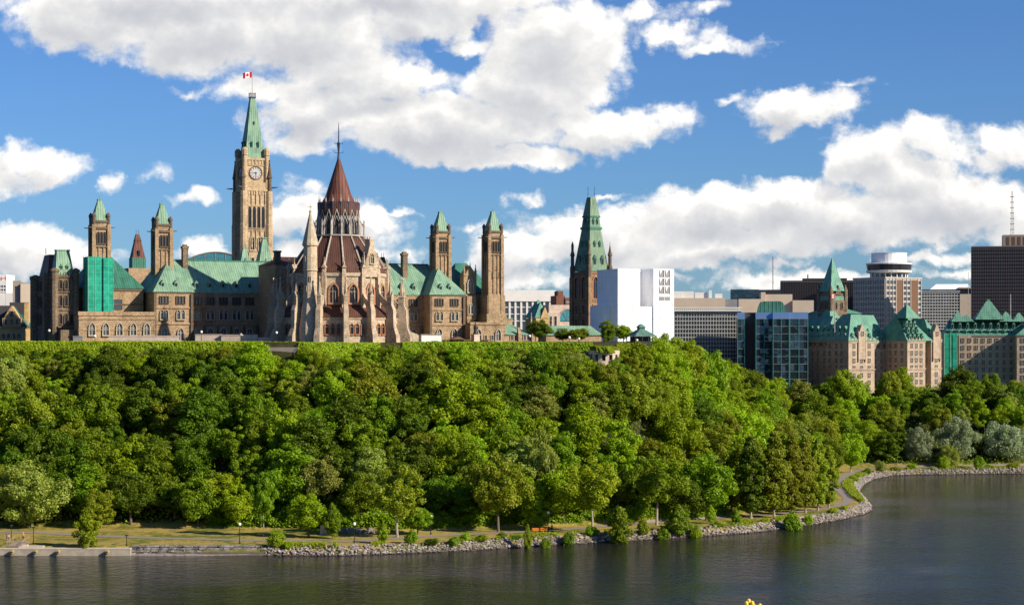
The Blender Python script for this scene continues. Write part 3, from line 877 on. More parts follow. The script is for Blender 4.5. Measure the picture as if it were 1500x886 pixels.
# ridge iron
hang('ridge_crest', M['copper_dk'], cb, lambda mb: [mb.box(-47, 47, 9.9, 10.1, H_(76.85), H_(77.3))] + [mb.lathe(x, 10, [(.1, H_(77)), (.05, H_(78.2))], 5) for x in range(-45, 46, 6)])
w3 = rectwin(.62, 2.2, 1, 1, .16, .4, sur='trim_dk'); w2 = lancet(.95, 2.9, .2, .45, sur='trim'); w1 = lancet(1.7, 3.7, .3, .5, 2)
cols = [-37.0 + 4.35*k for k in range(5)] + [20.2 + 4.3*k for k in range(5)]
for x in cols:
    for dx in (-1.0, 0, 1.0):
        win(cb, w3, x + dx, 0, H_(62.7))
    for dx in (-.75, .75):
        win(cb, w2, x + dx, 0, H_(57.9))
    win(cb, w1, x, 0, H_(51.4))
for x in (-49.2, -43.9, 44.3, 49.8):
    for dx in (-1.0, 0, 1.0):
        win(cb, w3, x + dx, -6, H_(62.8))
    for dx in (-.75, .75):
        win(cb, w2, x + dx, -6, H_(57.9))
    win(cb, w1, x, -6, H_(51.4))
# dormers on the copper roofs
def dormer_mesh(w, h, d, mat_='copper', key='d'):
    k = (key, w, h, d, mat_)
    if k not in WM:
        mb = MB().box(-w/2, w/2, 0, d, 0, h).gable(-w/2-.15, w/2+.15, -.2, d, h + .01, h + w*.9)
        mb.box(-w*.32, w*.32, -.06, 0, .2, h*.9, 1)
        WM[k] = mb.mesh('dormer', [M[mat_], M['win_dk']])
    return WM[k]
dm = dormer_mesh(1.1, 1.3, 2.2)
for x, y, z in [(-49.3, -4.9, 67.9), (-45.0, -4.9, 67.9)] + [(-36.8 + 4.4*k, 1.1, 68.1) for k in range(6)] + [(20.6 + 4.4*k, 1.1, 68.1) for k in range(5)] + [(45.4, -4.9, 67.9), (48.6, -4.9, 67.9)]:
    link('dormer', dm, cb, (x, y, H_(z)))

# tall square towers with copper caps, two at each end
def pavilion_tower(mb_w, mb_t, x, y, zb, base=False):
    a = 2.35
    mb_w.box(x-a, x+a, y-a, y+a, zb, H_(87.6))
    for sx in (-1, 1):
        for sy in (-1, 1):
            mb_w.box(x+sx*a-.55, x+sx*a+.55, y+sy*a-.55, y+sy*a+.55, zb, H_(87.0))
    for k in (-.75, .75):
        mb_w.box(x+k-.22, x+k+.22, y-a-.32, y-a-.02, zb, H_(80.5))
        mb_w.box(x-a-.32, x-a-.02, y+k-.22, y+k+.22, zb, H_(80.5))
def tower_corners(tw, x, y):
    a = 2.35
    each('corner_turret', M['trim_dk'], tw, [lambda mb, sx=sx, sy=sy: mb.lathe(x+sx*(a-.1), y+sy*(a-.1), [(.5, H_(87)), (.55, H_(89.4)), (.7, H_(89.5)), (.65, H_(90.0)), (.15, H_(90.8))], 8) for sx in (-1, 1) for sy in (-1, 1)])
    each('gargoyle', M['trim_dk'], tw, [lambda mb, sx=sx, sy=sy: mb.tube((x+sx*2.6, y+sy*2.6, H_(86.0)), (x+sx*4.1, y+sy*3.2, H_(86.15)), .18, .1) for sx in (-1, 1) for sy in (-1, 1)])
TOW = [(-69.0, -4.0, 'A'), (-46.6, 6.5, 'B'), (49.6, 5.5, 'C'), (65.2, -3.2, 'D')]
wt = lancet(.72, 3.5, .12, .3, 1, 'win_dk', 'trim_dk', 'trim_dk'); ws = lancet(.5, 2.0, .14, .3, 1, 'win_dk', 'trim_dk', 'trim_dk')
for x, y, k in TOW:
    mw, mt = MB(), MB()
    pavilion_tower(mw, mt, x, y, -2)
    tw = mw.build('tower', M['stone'], cb)
    each('cornice', M['trim_dk'], tw, [lambda mb, q=q, z0=z0, z1=z1: mb.box(x-q, x+q, y-q, y+q, H_(z0), H_(z1)) for q, z0, z1 in ((2.8, 85.6, 86.3), (2.65, 87.6, 88.3), (2.75, 79.9, 80.3))])
    tower_corners(tw, x, y)
    hang('tower_roof', M['copper'], tw, lambda mb: mb.frus((x-2.4, x+2.4, y-2.4, y+2.4), H_(88.3), (x-.6, x+.6, y-.6, y+.6), H_(94.6)).box(x-.7, x+.7, y-.7, y+.7, H_(94.6), H_(95.0)).tube((x, y, H_(95.0)), (x, y, H_(95.9)), .06))
    for dx in (-.95, 0, .95):
        win(tw, wt, x+dx, y-2.36, H_(81.2)); win(tw, wt, x-2.36, y+dx, H_(81.2), R(-90))
    for dx in (-.9, .9):
        win(tw, ws, x+dx, y-2.36, H_(72.5))
# thicker base under the right end tower
hang('tower_base', M['stone'], cb, lambda mb: mb.box(62.0, 68.6, -5.9, 1.2, -3, H_(66.3)).box(61.6, 69.0, -6.3, 1.6, -3, H_(60.2)).frus((62.0, 68.6, -5.9, 1.2), H_(66.3), (62.9, 67.6, -5.3, 0), H_(67.6)))
# stone gable bay with oriel between the right wing and the end tower
def gable_bay(mb):
    mb.box(56.2, 60.4, .2, 4, H_(60), H_(73))
    mb.gable(56.0, 60.6, .0, 4.2, H_(73.0), H_(76.6))
    mb.box(56.6, 60.0, -1.1, .22, H_(58.6), H_(66.2))
    mb.frus((57.2, 59.4, -.3, .2), H_(57.0), (56.6, 60.0, -1.1, .2), H_(58.6))
    for x in (56.2, 60.4):
        pinnacle(mb, x, .4, H_(70), H_(74.5), H_(77), .38)
    finial(mb, 58.3, .2, H_(76.4), 1.6, .22)
gb = hang('gable_bay', M['stone'], cb, gable_bay)
win(gb, lancet(1.7, 4.4, .35, .5, 2, 'win', 'frame', 'trim'), 58.3, .2, H_(67.6))
for dx in (-1.05, 0, 1.05):
    win(gb, lancet(.7, 3.2, .18, .3, 1, 'win', 'frame', 'trim'), 58.3 + dx, -1.1, H_(60.2))
# low fronts with pointed windows
def annex_left(mb):
    mb.box(-76.6, -53.0, -9.5, 3.6, -3, H_(58.9))
    mb.box(-76.9, -52.7, -9.8, -9.2, H_(58.9), H_(60.1))
    mb.box(-76.8, -52.8, -9.75, -9.48, H_(57.7), H_(58.1)); mb.box(-76.8, -52.8, -9.75, -9.48, H_(54.4), H_(54.7))
al = hang('annex', M['stone'], cb, annex_left)
for k in range(5):
    win(al, w1, -72.6 + 4.25*k, -9.5, H_(52.9))
win(cb, rectwin(2.9, 3.0, 1, 1, .15, .2, 'win', 'frame', 'trim_dk'), -61.7, 3.5, H_(61.0))
def annex_right(mb):
    mb.box(53.4, 66.4, -11, 3.6, -3, H_(56.4))
    mb.box(53.3, 66.7, -11.3, -10.8, H_(56.4), H_(57.3))
    mb.box(66.4, 76.0, -11, 2, -3, H_(53.0))
    mb.box(53.2, 76.2, -11.9, -11.0, -3, H_(51.0))
    for x in (71.2, 76.2):
        mb.box(x - .6, x + .6, -12.3, -10.6, -3, H_(53.5))
        mb.frus((x-.55, x+.55, -12.2, -10.8), H_(53.5), (x-.4, x+.4, -11.3, -10.8), H_(55.6))
    pinnacle(mb, 76.0, -11.0, -2, H_(55.2), H_(60.6), .75)
    mb.box(67.2, 75.0, 2, 6, -3, H_(58.5))
ar = hang('annex', M['stone'], cb, annex_right)
for x in (56.4, 63.6):
    win(ar, w1, x, -11, H_(51.2))
for x in (59.0, 61.4, 68.6, 70.0, 73.4, 74.6):
    win(ar, rectwin(.8, 1.6, 1, 1, .16, .3, 'win', 'frame', 'trim'), x, -11, H_(51.3))
hang('annex_roof', M['copper'], cb, lambda mb: [mb.add([(66.2, -11.5, H_(53.05)), (76.3, -11.5, H_(53.05)), (76.3, 2, H_(53.05)), (66.2, 2, H_(53.05)), (66.2, -3, H_(57.4)), (71.5, -3, H_(57.0)), (71.5, 2, H_(57.0)), (66.2, 2, H_(57.4))],
     [(0, 1, 5, 4), (1, 2, 6, 5), (4, 5, 6, 7), (2, 3, 7, 6), (0, 4, 7, 3), (0, 3, 2, 1)]), mb.box(66.8, 75.2, 1.6, 6.3, H_(58.5), H_(58.8)), mb.box(53.3, 66.3, -10.8, -3, H_(56.42), H_(56.6))])
# statue-like niche wall and broad stair rising to the library on the right
hang('stair_wall', M['trim'], cb, lambda mb: mb.add([(24, -1.5, -2), (40, -1.5, -2), (40, -1.5, H_(51.5)), (24, -1.5, H_(57)), (24, -9.5, -2), (40, -9.5, -2), (40, -9.5, H_(51.5)), (24, -9.5, H_(57))],
     [(0, 1, 2, 3), (4, 7, 6, 5), (0, 4, 5, 1), (3, 2, 6, 7), (0, 3, 7, 4), (1, 5, 6, 2)]))

# dark end wing on the left, with a green and a brown mansard
def end_walls(mb):
    mb.box(-82.6, -75.6, -2, 26, -3, H_(71.0))
    mb.box(-84.2, -82.0, 5, 8, -3, H_(72.2))
    mb.lathe(-82.4, -2.0, [(1.2, -3), (1.2, H_(72.3)), (1.5, H_(72.4)), (1.5, H_(73.0)), (.3, H_(73.6))], 8)
    mb.lathe(-75.9, -2.0, [(1.0, -3), (1.0, H_(72.3)), (1.3, H_(72.4)), (1.3, H_(73.0)), (.3, H_(73.6))], 8)
    mb.lathe(-82.9, 25.4, [(1.7, -3), (1.7, H_(70.5)), (1.9, H_(70.6)), (1.9, H_(71.6)), (.3, H_(72.2))], 8)
    for z in (H_(70.6), H_(66.0), H_(60.5), H_(55)):
        mb.box(-82.8, -75.4, -2.3, -1.98, z, z + .45); mb.box(-82.95, -82.58, -2.2, 26, z, z + .45)
    for k in range(7):
        mb.gable(-82 + k*.92, -81.2 + k*.92, -2.3, -1.9, H_(71.05), H_(72.2))
    mb.box(-81.5, -76.5, -6.5, -2, -3, H_(54.5))
ew = hang('end_wing', M['stone_dk'], cb, end_walls)  # the wing's shade is put into its dark stone colour
for z, h in ((67.2, 2.6), (62.0, 3.0), (56.4, 3.0)):
    for x in (-80.6, -78.9, -77.2):
        win(ew, lancet(.85, h, .2, .4, 1, 'win_dk', 'trim_dk', 'trim_dk'), x, -2, H_(z))
    for y in (1.5, 11, 14.5, 18, 21.5):
        win(ew, lancet(.9, h, .2, .4, 1, 'win_dk', 'trim_dk', 'trim_dk'), -82.6, y, H_(z), R(-90))
hang('mansard_roof', M['copper'], ew, lambda mb: mb.frus((-82.0, -76.2, -1.4, 6), H_(71.0), (-81.1, -77.2, 1.2, 4), H_(79.0)).box(-81.3, -77.0, 1.0, 4.2, H_(79.0), H_(79.4)))
for x in (-80.0, -78.2):
    link('dormer', dormer_mesh(.7, 1.0, 1.2, 'copper', 's'), ew, (x, -.9, H_(73.2)))
hang('brown_mansard_roof', M['copper_rd'], ew, lambda mb: mb.frus((-82.2, -76.2, 10, 24), H_(71.0), (-81.0, -77.4, 13, 21), H_(78.3)).tube((-82, 13.5, H_(78.3)), (-82, 13.5, H_(80.4)), .1))
# small brown turrets rising behind the roofs
for x, y in ((-45.0, 45), (36.0, 25.0)):
    s_ = .70 if x < 0 else .70
    TB = 79.0 if x < 0 else 72.0
    def turret(mb):
        mb.frus((x-3.1*s_, x+3.1*s_, y-3.1*s_, y+3.1*s_), H_(TB), (x-1.5*s_, x+1.5*s_, y-1.5*s_, y+1.5*s_), H_(TB) + 8.0*s_)
        mb.box(x-1.6*s_, x+1.6*s_, y-1.6*s_, y+1.6*s_, H_(TB) + 8.0*s_, H_(TB) + 8.6*s_)
        mb.frus((x-1.5*s_, x+1.5*s_, y-1.5*s_, y+1.5*s_), H_(TB) + 8.6*s_, (x-.8*s_, x+.8*s_, y-.8*s_, y+.8*s_), H_(TB) + 11.5*s_)
        for k in (-.6, .6):
            mb.tube((x+k*s_, y, H_(TB)+11.4*s_), (x+k*s_, y, H_(TB)+13.6*s_), .07)
        mb.box(x-.45*s_, x+.45*s_, y-3.3*s_, y-1.4*s_, H_(TB + .7), H_(TB + .7) + 2.6*s_, 1)
    hang('brown_turret', [M['copper_rd'], M['win_dk']], cb, turret)
    hang('turret_base', M['copper_dk'], cb, lambda mb: mb.box(x-3.3*s_, x+3.3*s_, y-3.3*s_, y+3.3*s_, H_(TB - 3.5), H_(TB)))
    hang('turret_wall', M['stone'], cb, lambda mb: mb.box(x-4, x+4, y-4, y+4, 0, H_(TB - 3.52)))

# scaffold netting around the left end tower
nt_ = thing('scaffold', 'tall scaffold wrapped in green netting around the foot of the leftmost tower', 'scaffold', CB0 + Matrix.Rotation(TH, 3, 'Z') @ Vector((-69.5, -5.0, H_(60.2))), TH)
hang('netting', M['net'], nt_, lambda mb: mb.box(-3.9, .6, -3.1, 3.6, 0, 16.8).box(.66, 3.6, -3.7, 3.6, 0, 16.5))
hang('scaffold_poles', M['lead_lt'], nt_, lambda mb: [mb.tube((x, y, -.1), (x, y, 17.4 + .3*(x > 0)), .07) for x, y in ((-4, -3.2), (-1.8, -3.2), (.6, -3.2), (3.7, -3.8), (-4, 0), (-4, 3.6))])

# ------------------------------------------------------------------ clock tower
PT0 = CB0 + Matrix.Rotation(TH, 3, 'Z') @ Vector((0.3, 61.0, 0))
PT0.z = GZ
pt = thing('clock_tower', 'tallest stone tower with a white clock face and a green copper spire', 'clock tower', PT0, TH)
def pt_walls(mb):
    a = 4.7
    mb.box(-a, a, -a, a, -2, H_(107.0))
    for sx in (-1, 1):
        for sy in (-1, 1):
            mb.lathe(sx*a, sy*a, [(1.55, -2), (1.55, H_(75)), (1.4, H_(75.4)), (1.4, H_(92)), (1.25, H_(92.4)), (1.25, H_(104))], 8, PI/8)
    b = 4.05
    mb.box(-b, b, -b, b, H_(107), H_(115.4))
    for sx in (-1, 1):
        for sy in (-1, 1):
            mb.lathe(sx*b, sy*b, [(.95, H_(105)), (.95, H_(116.4)), (1.15, H_(116.6)), (1.15, H_(118.6)), (.5, H_(119.4))], 8, PI/8)
    mb.box(-a-.3, a+.3, -a-.3, a+.3, H_(104.0), H_(104.7))
    mb.box(-b-.35, b+.35, -b-.35, b+.35, H_(114.9), H_(115.7))
    mb.box(-b-.25, b+.25, -b-.25, b+.25, H_(112.9), H_(113.3))
    for sgn, ax in ((0, 0), (1, 1)):
        for k in (-3.35, -1.63, 0, 1.63, 3.35):
            q = (k-.2, k+.2, -a-.38, -a-.02)
            if ax == 0: mb.box(q[0], q[1], q[2], q[3], H_(84), H_(104))
            else: mb.box(q[2], q[3], q[0], q[1], H_(84), H_(104))
    for z in (H_(98.6), H_(89.8), H_(82.4)):
        mb.box(-a-.25, a+.25, -a-.25, a+.25, z, z + .5)
    mb.box(-3.0, 3.0, -a-1.0, -a-.02, -2, H_(82.0))
    for k in range(5):
        mb.box(-2.8 + k*1.25, -2.3 + k*1.25, -b-.2, -b, H_(113.4), H_(114.8))
        mb.box(-b-.2, -b, -2.8 + k*1.25, -2.3 + k*1.25, H_(113.4), H_(114.8))
    for k in range(9):
        mb.box(-4.0 + k, -3.5 + k, -a-.28, -a, H_(102.6), H_(103.9))
hang('shaft', M['stone_pt'], pt, pt_walls)
each('corner_pinnacle', M['trim_dk'], pt, [lambda mb, sx=sx, sy=sy: mb.lathe(sx*4.9, sy*4.9, [(.75, H_(104)), (.7, H_(108.5)), (1.05, H_(108.7)), (.85, H_(109.4)), (.6, H_(110.8)), (.12, H_(114.4)), (.3, H_(114.7)), (.02, H_(115.3))], 8) for sx in (-1, 1) for sy in (-1, 1)])
each('gargoyle', M['trim_dk'], pt, [lambda mb, sx=sx, sy=sy: mb.tube((sx*5.6, sy*5.6, H_(105.2)), (sx*7.2, sy*7.2, H_(105.3)), .28, .12) for sx in (-1, 1) for sy in (-1, 1)])
wpb = lancet(1.15, 7.6, .16, .3, 1, 'win_dk', 'trim_dk', 'stone_pt'); wpl = lancet(1.5, 4.6, .25, .35, 2, 'win_dk', 'trim', 'trim')
for k in (-2.45, -.82, .82, 2.45):
    win(pt, wpb, k, -4.7, H_(90.9)); win(pt, wpb, -4.7, k, H_(90.9), R(-90))
for k in (-1.5, 1.5):
    win(pt, wpl, k, -4.72, H_(83.2)); win(pt, wpl, -4.72, k, H_(83.2), R(-90))
wro = rectwin(1.0, 1.5, 1, 1, .15, .2, 'win_dk', 'trim', 'trim')
for k in (-1.6, 1.6):
    win(pt, wro, k, -5.7, H_(78.8))
def roofpt(mb):
    mb.frus((-3.55, 3.55, -3.55, 3.55), H_(115.7), (-3.3, 3.3, -3.3, 3.3), H_(118.2))
    mb.frus((-3.3, 3.3, -3.3, 3.3), H_(118.2), (-.85, .85, -.85, .85), H_(137.2))
rp_ = hang('spire', M['copper'], pt, roofpt)
hang('lantern_rail', M['iron'], pt, lambda mb: [mb.box(-1.05, 1.05, -1.05, 1.05, H_(137.2), H_(137.7))] + [mb.tube((sx, sy, H_(137.6)), (sx, sy, H_(139.2)), .09) for sx in (-.95, 0, .95) for sy in (-.95, 0, .95)] + [mb.box(-1, 1, -1, -.92, H_(138.7), H_(138.85)), mb.box(-1, -.92, -1, 1, H_(138.7), H_(138.85))])
dmp = dormer_mesh(.7, 1.5, 1.1, 'copper_dk', 'p')
for dx in (-1.2, 1.2):
    link('dormer', dmp, rp_, (dx, -3.45, H_(119.6))); link('dormer', dmp, rp_, (-3.45, dx, H_(119.6)), R(-90))
link('dormer', dormer_mesh(.45, .9, .7, 'copper_dk', 'p'), rp_, (0, -2.25, H_(127.6)))
hang('flagpole', M['lead_lt'], pt, lambda mb: mb.tube((0, 0, H_(137.5)), (0, 0, H_(147.6)), .12, .07, 8).lathe(0, 0, [(.05, H_(147.5)), (.18, H_(147.75)), (.02, H_(148))], 6))
# clock faces
def clock(parent, x, y, z, rz):
    rg = lambda r, yy: [(r*math.cos(2*PI*k/32), yy, r*math.sin(2*PI*k/32)) for k in range(32)]
    f = MB().loft([rg(2.1, 0), rg(2.1, -.12)]).build('clock_face', M['clock_white'], parent, (x, y, z), rz)
    mb = MB()
    n = 32; vs = rg(2.1, -.125) + rg(2.42, -.125) + rg(2.1, -.3) + rg(2.42, -.3)
    mb.add(vs, [(i+2*n, (i+1) % n+2*n, (i+1) % n+3*n, i+3*n) for i in range(n)] + [(i+n, (i+1) % n+n, (i+1) % n+3*n, i+3*n) for i in range(n)] + [(i, (i+1) % n, (i+1) % n+2*n, i+2*n) for i in range(n)])
    mb.build('rim', M['trim_dk'], f)
    mb = MB()
    for k in range(12):
        a = 2*PI*k/12; c, s_ = math.cos(a), math.sin(a)
        r0, r1, hw = 1.45, 1.95, .09
        mb.loft([[(r*c + q*s_, yy, r*s_ - q*c) for r, q in ((r0, -hw), (r1, -hw), (r1, hw), (r0, hw))] for yy in (-.13, -.18)])
    mb.build('hour_marks', M['black'], f)
    for ang, L, hw in ((R(90 - 176), 1.75, .09), (R(90 - 268), 1.35, .13)):
        c, s_ = math.cos(ang), math.sin(ang)
        MB().loft([[(r*c + q*s_, yy, r*s_ - q*c) for r, q in ((-.4, -hw), (L, -hw*.4), (L, hw*.4), (-.4, hw))] for yy in (-.20, -.25)]).build('hand', M['black'], f)
for x, y, rz in ((0, -4.06, 0), (-4.06, 0, R(-90)), (4.06, 0, R(90)), (0, 4.06, R(180))):
    clock(pt, x, y, H_(110.4), rz)
# copper roofed porch turrets at the tower foot
for x, y, h0, h1, r in ((-9.4, -22, 76.5, 82.8, 2.1), (-2.3, -22, 76.5, 86.2, 2.7)):
    hang('turret_roof', M['copper'], cb, lambda mb: mb.frus((x-r, x+r, 39-r, 39+r), H_(h0), (x-r*.25, x+r*.25, 39-r*.25, 39+r*.25), H_(h1)).box(x-r*.35, x+r*.35, 39-r*.35, 39+r*.35, H_(h1), H_(h1) + .4).gable(x-.5, x+.5, 39-r*.95, 39, H_(h0)+1.2, H_(h0)+2.8))
    hang('turret_wall', M['stone'], cb, lambda mb: mb.box(x-r+.1, x+r-.1, 39-r+.1, 39+r-.1, 0, H_(h0) - .01))

# flag, flown out to the left from the pole
def maple_flag(name, label, cat, loc, L, Hh, rz, simple=False):
    f = thing(name, label, cat, loc, rz)
    def sheet(u0, u1, mat_, nm, off=0.0):
        NX, NZ = 8, 5
        mb = MB(); vs = []
        P_ = lambda u, v: (-u*L, math.sin(u*7.0)*.22*u*L/3 + off, v*Hh - .30*u*u*L*.5)
        for s_ in (-.02, .02):
            vs += [(lambda q: (q[0], q[1] + s_, q[2]))(P_(u0 + (u1-u0)*i/NX, j/NZ)) for i in range(NX+1) for j in range(NZ+1)]
        n = (NX+1)*(NZ+1)
        g = lambda i, j, k: k*n + i*(NZ+1) + j
        fs = [(g(i, j, k), g(i+1, j, k), g(i+1, j+1, k), g(i, j+1, k)) for i in range(NX) for j in range(NZ) for k in (0, 1)]
        fs += [(g(i, j, 0), g(i+1, j, 0), g(i+1, j, 1), g(i, j, 1)) for i in range(NX) for j in (0, NZ)]
        mb.add(vs, fs)
        mb.build(nm, mat_, f)
        return P_
    sheet(0, .25, M['flag_red'], 'red_stripe'); sheet(.25, .75, M['flag_white'], 'white_field'); P_ = sheet(.75, 1, M['flag_red'], 'red_stripe')
    leaf = [(0, .48), (.09, .32), (.19, .37), (.16, .10), (.27, .20), (.31, .14), (.42, .16), (.38, .02), (.44, -.03), (.22, -.21), (.24, -.30), (.02, -.27), (.02, -.46)]
    leaf = leaf + [(-x, z) for x, z in reversed(leaf)]
    for s_ in (-.05, .05):
        mb = MB()
        vs = []
        for x, z in leaf:
            q = P_(.5 + x*.42, .5 + z*.85)
            vs.append((q[0], q[1] + s_, q[2]))
        vs.append((P_(.5, .5)[0], P_(.5, .5)[1] + s_, P_(.5, .5)[2]))
        n = len(leaf)
        mb.add(vs, [(i, (i+1) % n, n) for i in range(n)])
        mb.build('maple_leaf', M['flag_red'], f)
    return f
maple_flag('flag', 'red and white maple leaf flag flying from the pole atop the clock tower', 'flag', PT0 + Vector((-.15, 0, H_(144.6))), 3.1, 2.0, R(8))

# ------------------------------------------------------------------ library, a sixteen sided rotunda
LB0 = Vector((-53.6, 591.0, GZ))
lb = thing('library_rotunda', 'round gothic stone library with flying buttresses and a tall red brown cone roof', 'library', LB0, R(11.2))
NS = 16
def radial(k, half=False):
    return 2*PI*(k + (.5 if half else 0))/NS
def rot(p, a):
    c, s_ = math.cos(a), math.sin(a)
    return (p[0]*c - p[1]*s_, p[0]*s_ + p[1]*c, p[2])
L_ = lambda z: z - GZ
def apo(r): return r/math.cos(PI/NS)
hang('aisle_wall', M['stone_lib'], lb, lambda mb: mb.lathe(0, 0, [(19.3, -3), (19.3, L_(52.2)), (19.0, L_(52.4)), (19.0, L_(57.6)), (19.35, L_(57.7)), (19.35, L_(58.2)), (14, L_(58.3))], NS))
hang('aisle_roof', M['copper_br'], lb, lambda mb: mb.lathe(0, 0, [(19.6, L_(58.2)), (14.7, L_(62.2))], NS, caps=False))
hang('drum', M['stone_lib'], lb, lambda mb: mb.lathe(0, 0, [(15.0, -2), (15.0, L_(70.6)), (15.5, L_(70.7)), (15.5, L_(71.7)), (14.6, L_(71.8))], NS))
hang('main_roof', M['copper_br'], lb, lambda mb: mb.lathe(0, 0, [(15.6, L_(71.75)), (13.2, L_(75.6)), (10.3, L_(79.8)), (7.7, L_(83.2))], NS))
hang('lantern_walk', M['lead_lt'], lb, lambda mb: mb.lathe(0, 0, [(7.6, L_(83.0)), (8.3, L_(83.2)), (8.3, L_(83.6)), (7.4, L_(83.7))], NS))
each('roof_rib', M['lead'], lb, [lambda mb, k=k: mb.tube(rot((0, -15.75, L_(71.9)), radial(k)), rot((0, -13.35, L_(75.7)), radial(k)), .34, .32, 4).tube(rot((0, -13.35, L_(75.7)), radial(k)), rot((0, -10.4, L_(79.95)), radial(k)), .32, .3, 4).tube(rot((0, -10.4, L_(79.95)), radial(k)), rot((0, -7.85, L_(83.3)), radial(k)), .3, .26, 4) for k in range(NS)])
# main windows and arches
wl_hi = lancet(2.5, 5.6, .55, .55, 3, 'win_dk', 'trim', 'stone_red'); wl_lo = lancet(1.05, 3.1, .2, .4, 1, 'win_dk', 'trim', 'stone_red')
rh, rl = 15.0*math.cos(PI/NS), 19.0*math.cos(PI/NS)
for k in range(NS):
    a = radial(k, True); wv = math.cos(a + R(11.2))
    if wv < -.35: continue
    p = rot((0, -rh, 0), a)
    win(lb, wl_hi, p[0], p[1], L_(62.6), a)
    for dx in (-1.75, 0, 1.75):
        if k in (-2 % NS,): continue
        p = rot((dx, -rl, 0), a)
        win(lb, wl_lo, p[0], p[1], L_(53.2), a)
hang('belt_course', M['trim'], lb, lambda mb: mb.lathe(0, 0, [(15.05, L_(62.2)), (15.35, L_(62.25)), (15.35, L_(62.6)), (15.05, L_(62.65))], NS, caps=False))
# radial piers, flying arches, pinnacles on the drum
pier = MB()
pier.frus((-.95, .95, -23.4, -18.6), -3, (-.9, .9, -23.0, -18.6), L_(52.6))
pier.frus((-.9, .9, -23.0, -18.6), L_(52.6), (-.75, .75, -21.9, -18.9), L_(55.2))
pier.frus((-.75, .75, -21.9, -18.9), L_(55.2), (-.72, .72, -21.7, -18.9), L_(60.4))
pier.frus((-.72, .72, -21.7, -18.9), L_(60.4), (-.6, .6, -20.9, -19.2), L_(62.0))
pier.box(-.6, .6, -20.9, -19.2, L_(62.0), L_(64.4))
pier.gable(-.75, .75, -21.0, -19.1, L_(64.4), L_(66.0))
pier.lathe(0, -20.05, [(.62, L_(65.0)), (.55, L_(66.6)), (.1, L_(69.6)), (.28, L_(69.9)), (.28, L_(70.2)), (.02, L_(70.6))], 6)
pm = pier.mesh('buttress_pier', [M['stone_lib']])
fly = MB()
fly.loft([[(-.42, y, z) for y, z in ((-19.3, L_(60.2)), (-19.3, L_(62.0)), (-14.3, L_(67.4)), (-14.3, L_(64.2)), (-16.5, L_(62.9)))], [(.42, y, z) for y, z in ((-19.3, L_(60.2)), (-19.3, L_(62.0)), (-14.3, L_(67.4)), (-14.3, L_(64.2)), (-16.5, L_(62.9)))]])
fm = fly.mesh('flying_arch', [M['stone_lib']])
dp = MB()
dp.box(-.65, .65, -15.95, -14.7, L_(58), L_(70.8))
dp.frus((-.65, .65, -15.95, -14.7), L_(70.8), (-.5, .5, -15.7, -14.8), L_(73.2))
dp.gable(-.75, .75, -16.05, -14.4, L_(73.2), L_(74.4))
dp.lathe(0, -15.3, [(.45, L_(73.6)), (.08, L_(75.8)), (.2, L_(76.0)), (.02, L_(76.4))], 6)
dpm = dp.mesh('drum_pilaster', [M['stone_lib']])
for k in range(NS):
    a = radial(k)
    if math.cos(a + R(11.2)) < -.45: continue
    link('buttress_pier', pm, lb, (0, 0, 0), a)
    link('flying_arch', fm, lb, (0, 0, 0), a)
    link('drum_pilaster', dpm, lb, (0, 0, 0), a)
# stair turret with its stone cone, and the tall gable opposite
p = rot((0, -18.2, 0), radial(-2, True))
def stair(mb):
    mb.lathe(p[0], p[1], [(3.4, -3), (3.4, L_(55)), (2.9, L_(58)), (2.6, L_(61)), (2.05, L_(63.5)), (2.05, L_(72.0)), (2.3, L_(72.2)), (2.15, L_(72.7)), (2.05, L_(79.4)), (2.45, L_(79.7)), (2.45, L_(80.3))], 12)
tu = hang('stair_turret', M['stone_lib'], lb, stair)
hang('stone_cone', M['trim'], tu, lambda mb: mb.lathe(p[0], p[1], [(2.4, L_(80.3)), (.28, L_(89.6)), (.5, L_(89.8)), (.06, L_(90.6))], 12).box(p[0]-.07, p[0]+.07, p[1]-.07, p[1]+.07, L_(90.2), L_(92.2)).box(p[0]-.55, p[0]+.55, p[1]-.07, p[1]+.07, L_(91.2), L_(91.45)))
for a_, z in ((-.4, 75), (-.2, 66), (.5, 69)):
    q = (p[0] + 2.05*math.sin(radial(-2, True) + a_), p[1] - 2.05*math.cos(radial(-2, True) + a_))
    win(tu, rectwin(.3, 1.4, 1, 1, .12, .15, 'win_dk', 'trim', 'trim'), q[0], q[1], L_(z), radial(-2, True) + a_)
def big_gable(mb):
    mb.box(-2.6, 2.6, -15.6, -12.2, L_(70.5), L_(74.2))
    mb.ext([(-2.7, L_(74.2)), (2.7, L_(74.2)), (.75, L_(80.2)), (-.75, L_(80.2))], -15.7, -13.4)
    mb.box(-.75, .75, -15.6, -13.4, L_(80.2), L_(81.6)); mb.box(-.95, .95, -15.75, -13.3, L_(81.6), L_(82.0))
    for s_ in (-1, 1):
        pinnacle(mb, s_*2.7, -15.2, L_(70), L_(74.6), L_(78), .5)
        mb.box(s_*.5 - .14, s_*.5 + .14, -14.5, -14.1, L_(82), L_(82.7))
bgm = MB(); big_gable(bgm)
bg_ = bgm.build('roof_gable', M['stone_lib'], lb, rz=radial(1, True))
win(bg_, lancet(1.3, 3.0, .25, .3, 2, 'win_dk', 'trim', 'trim'), 0, -15.7, L_(74.6))
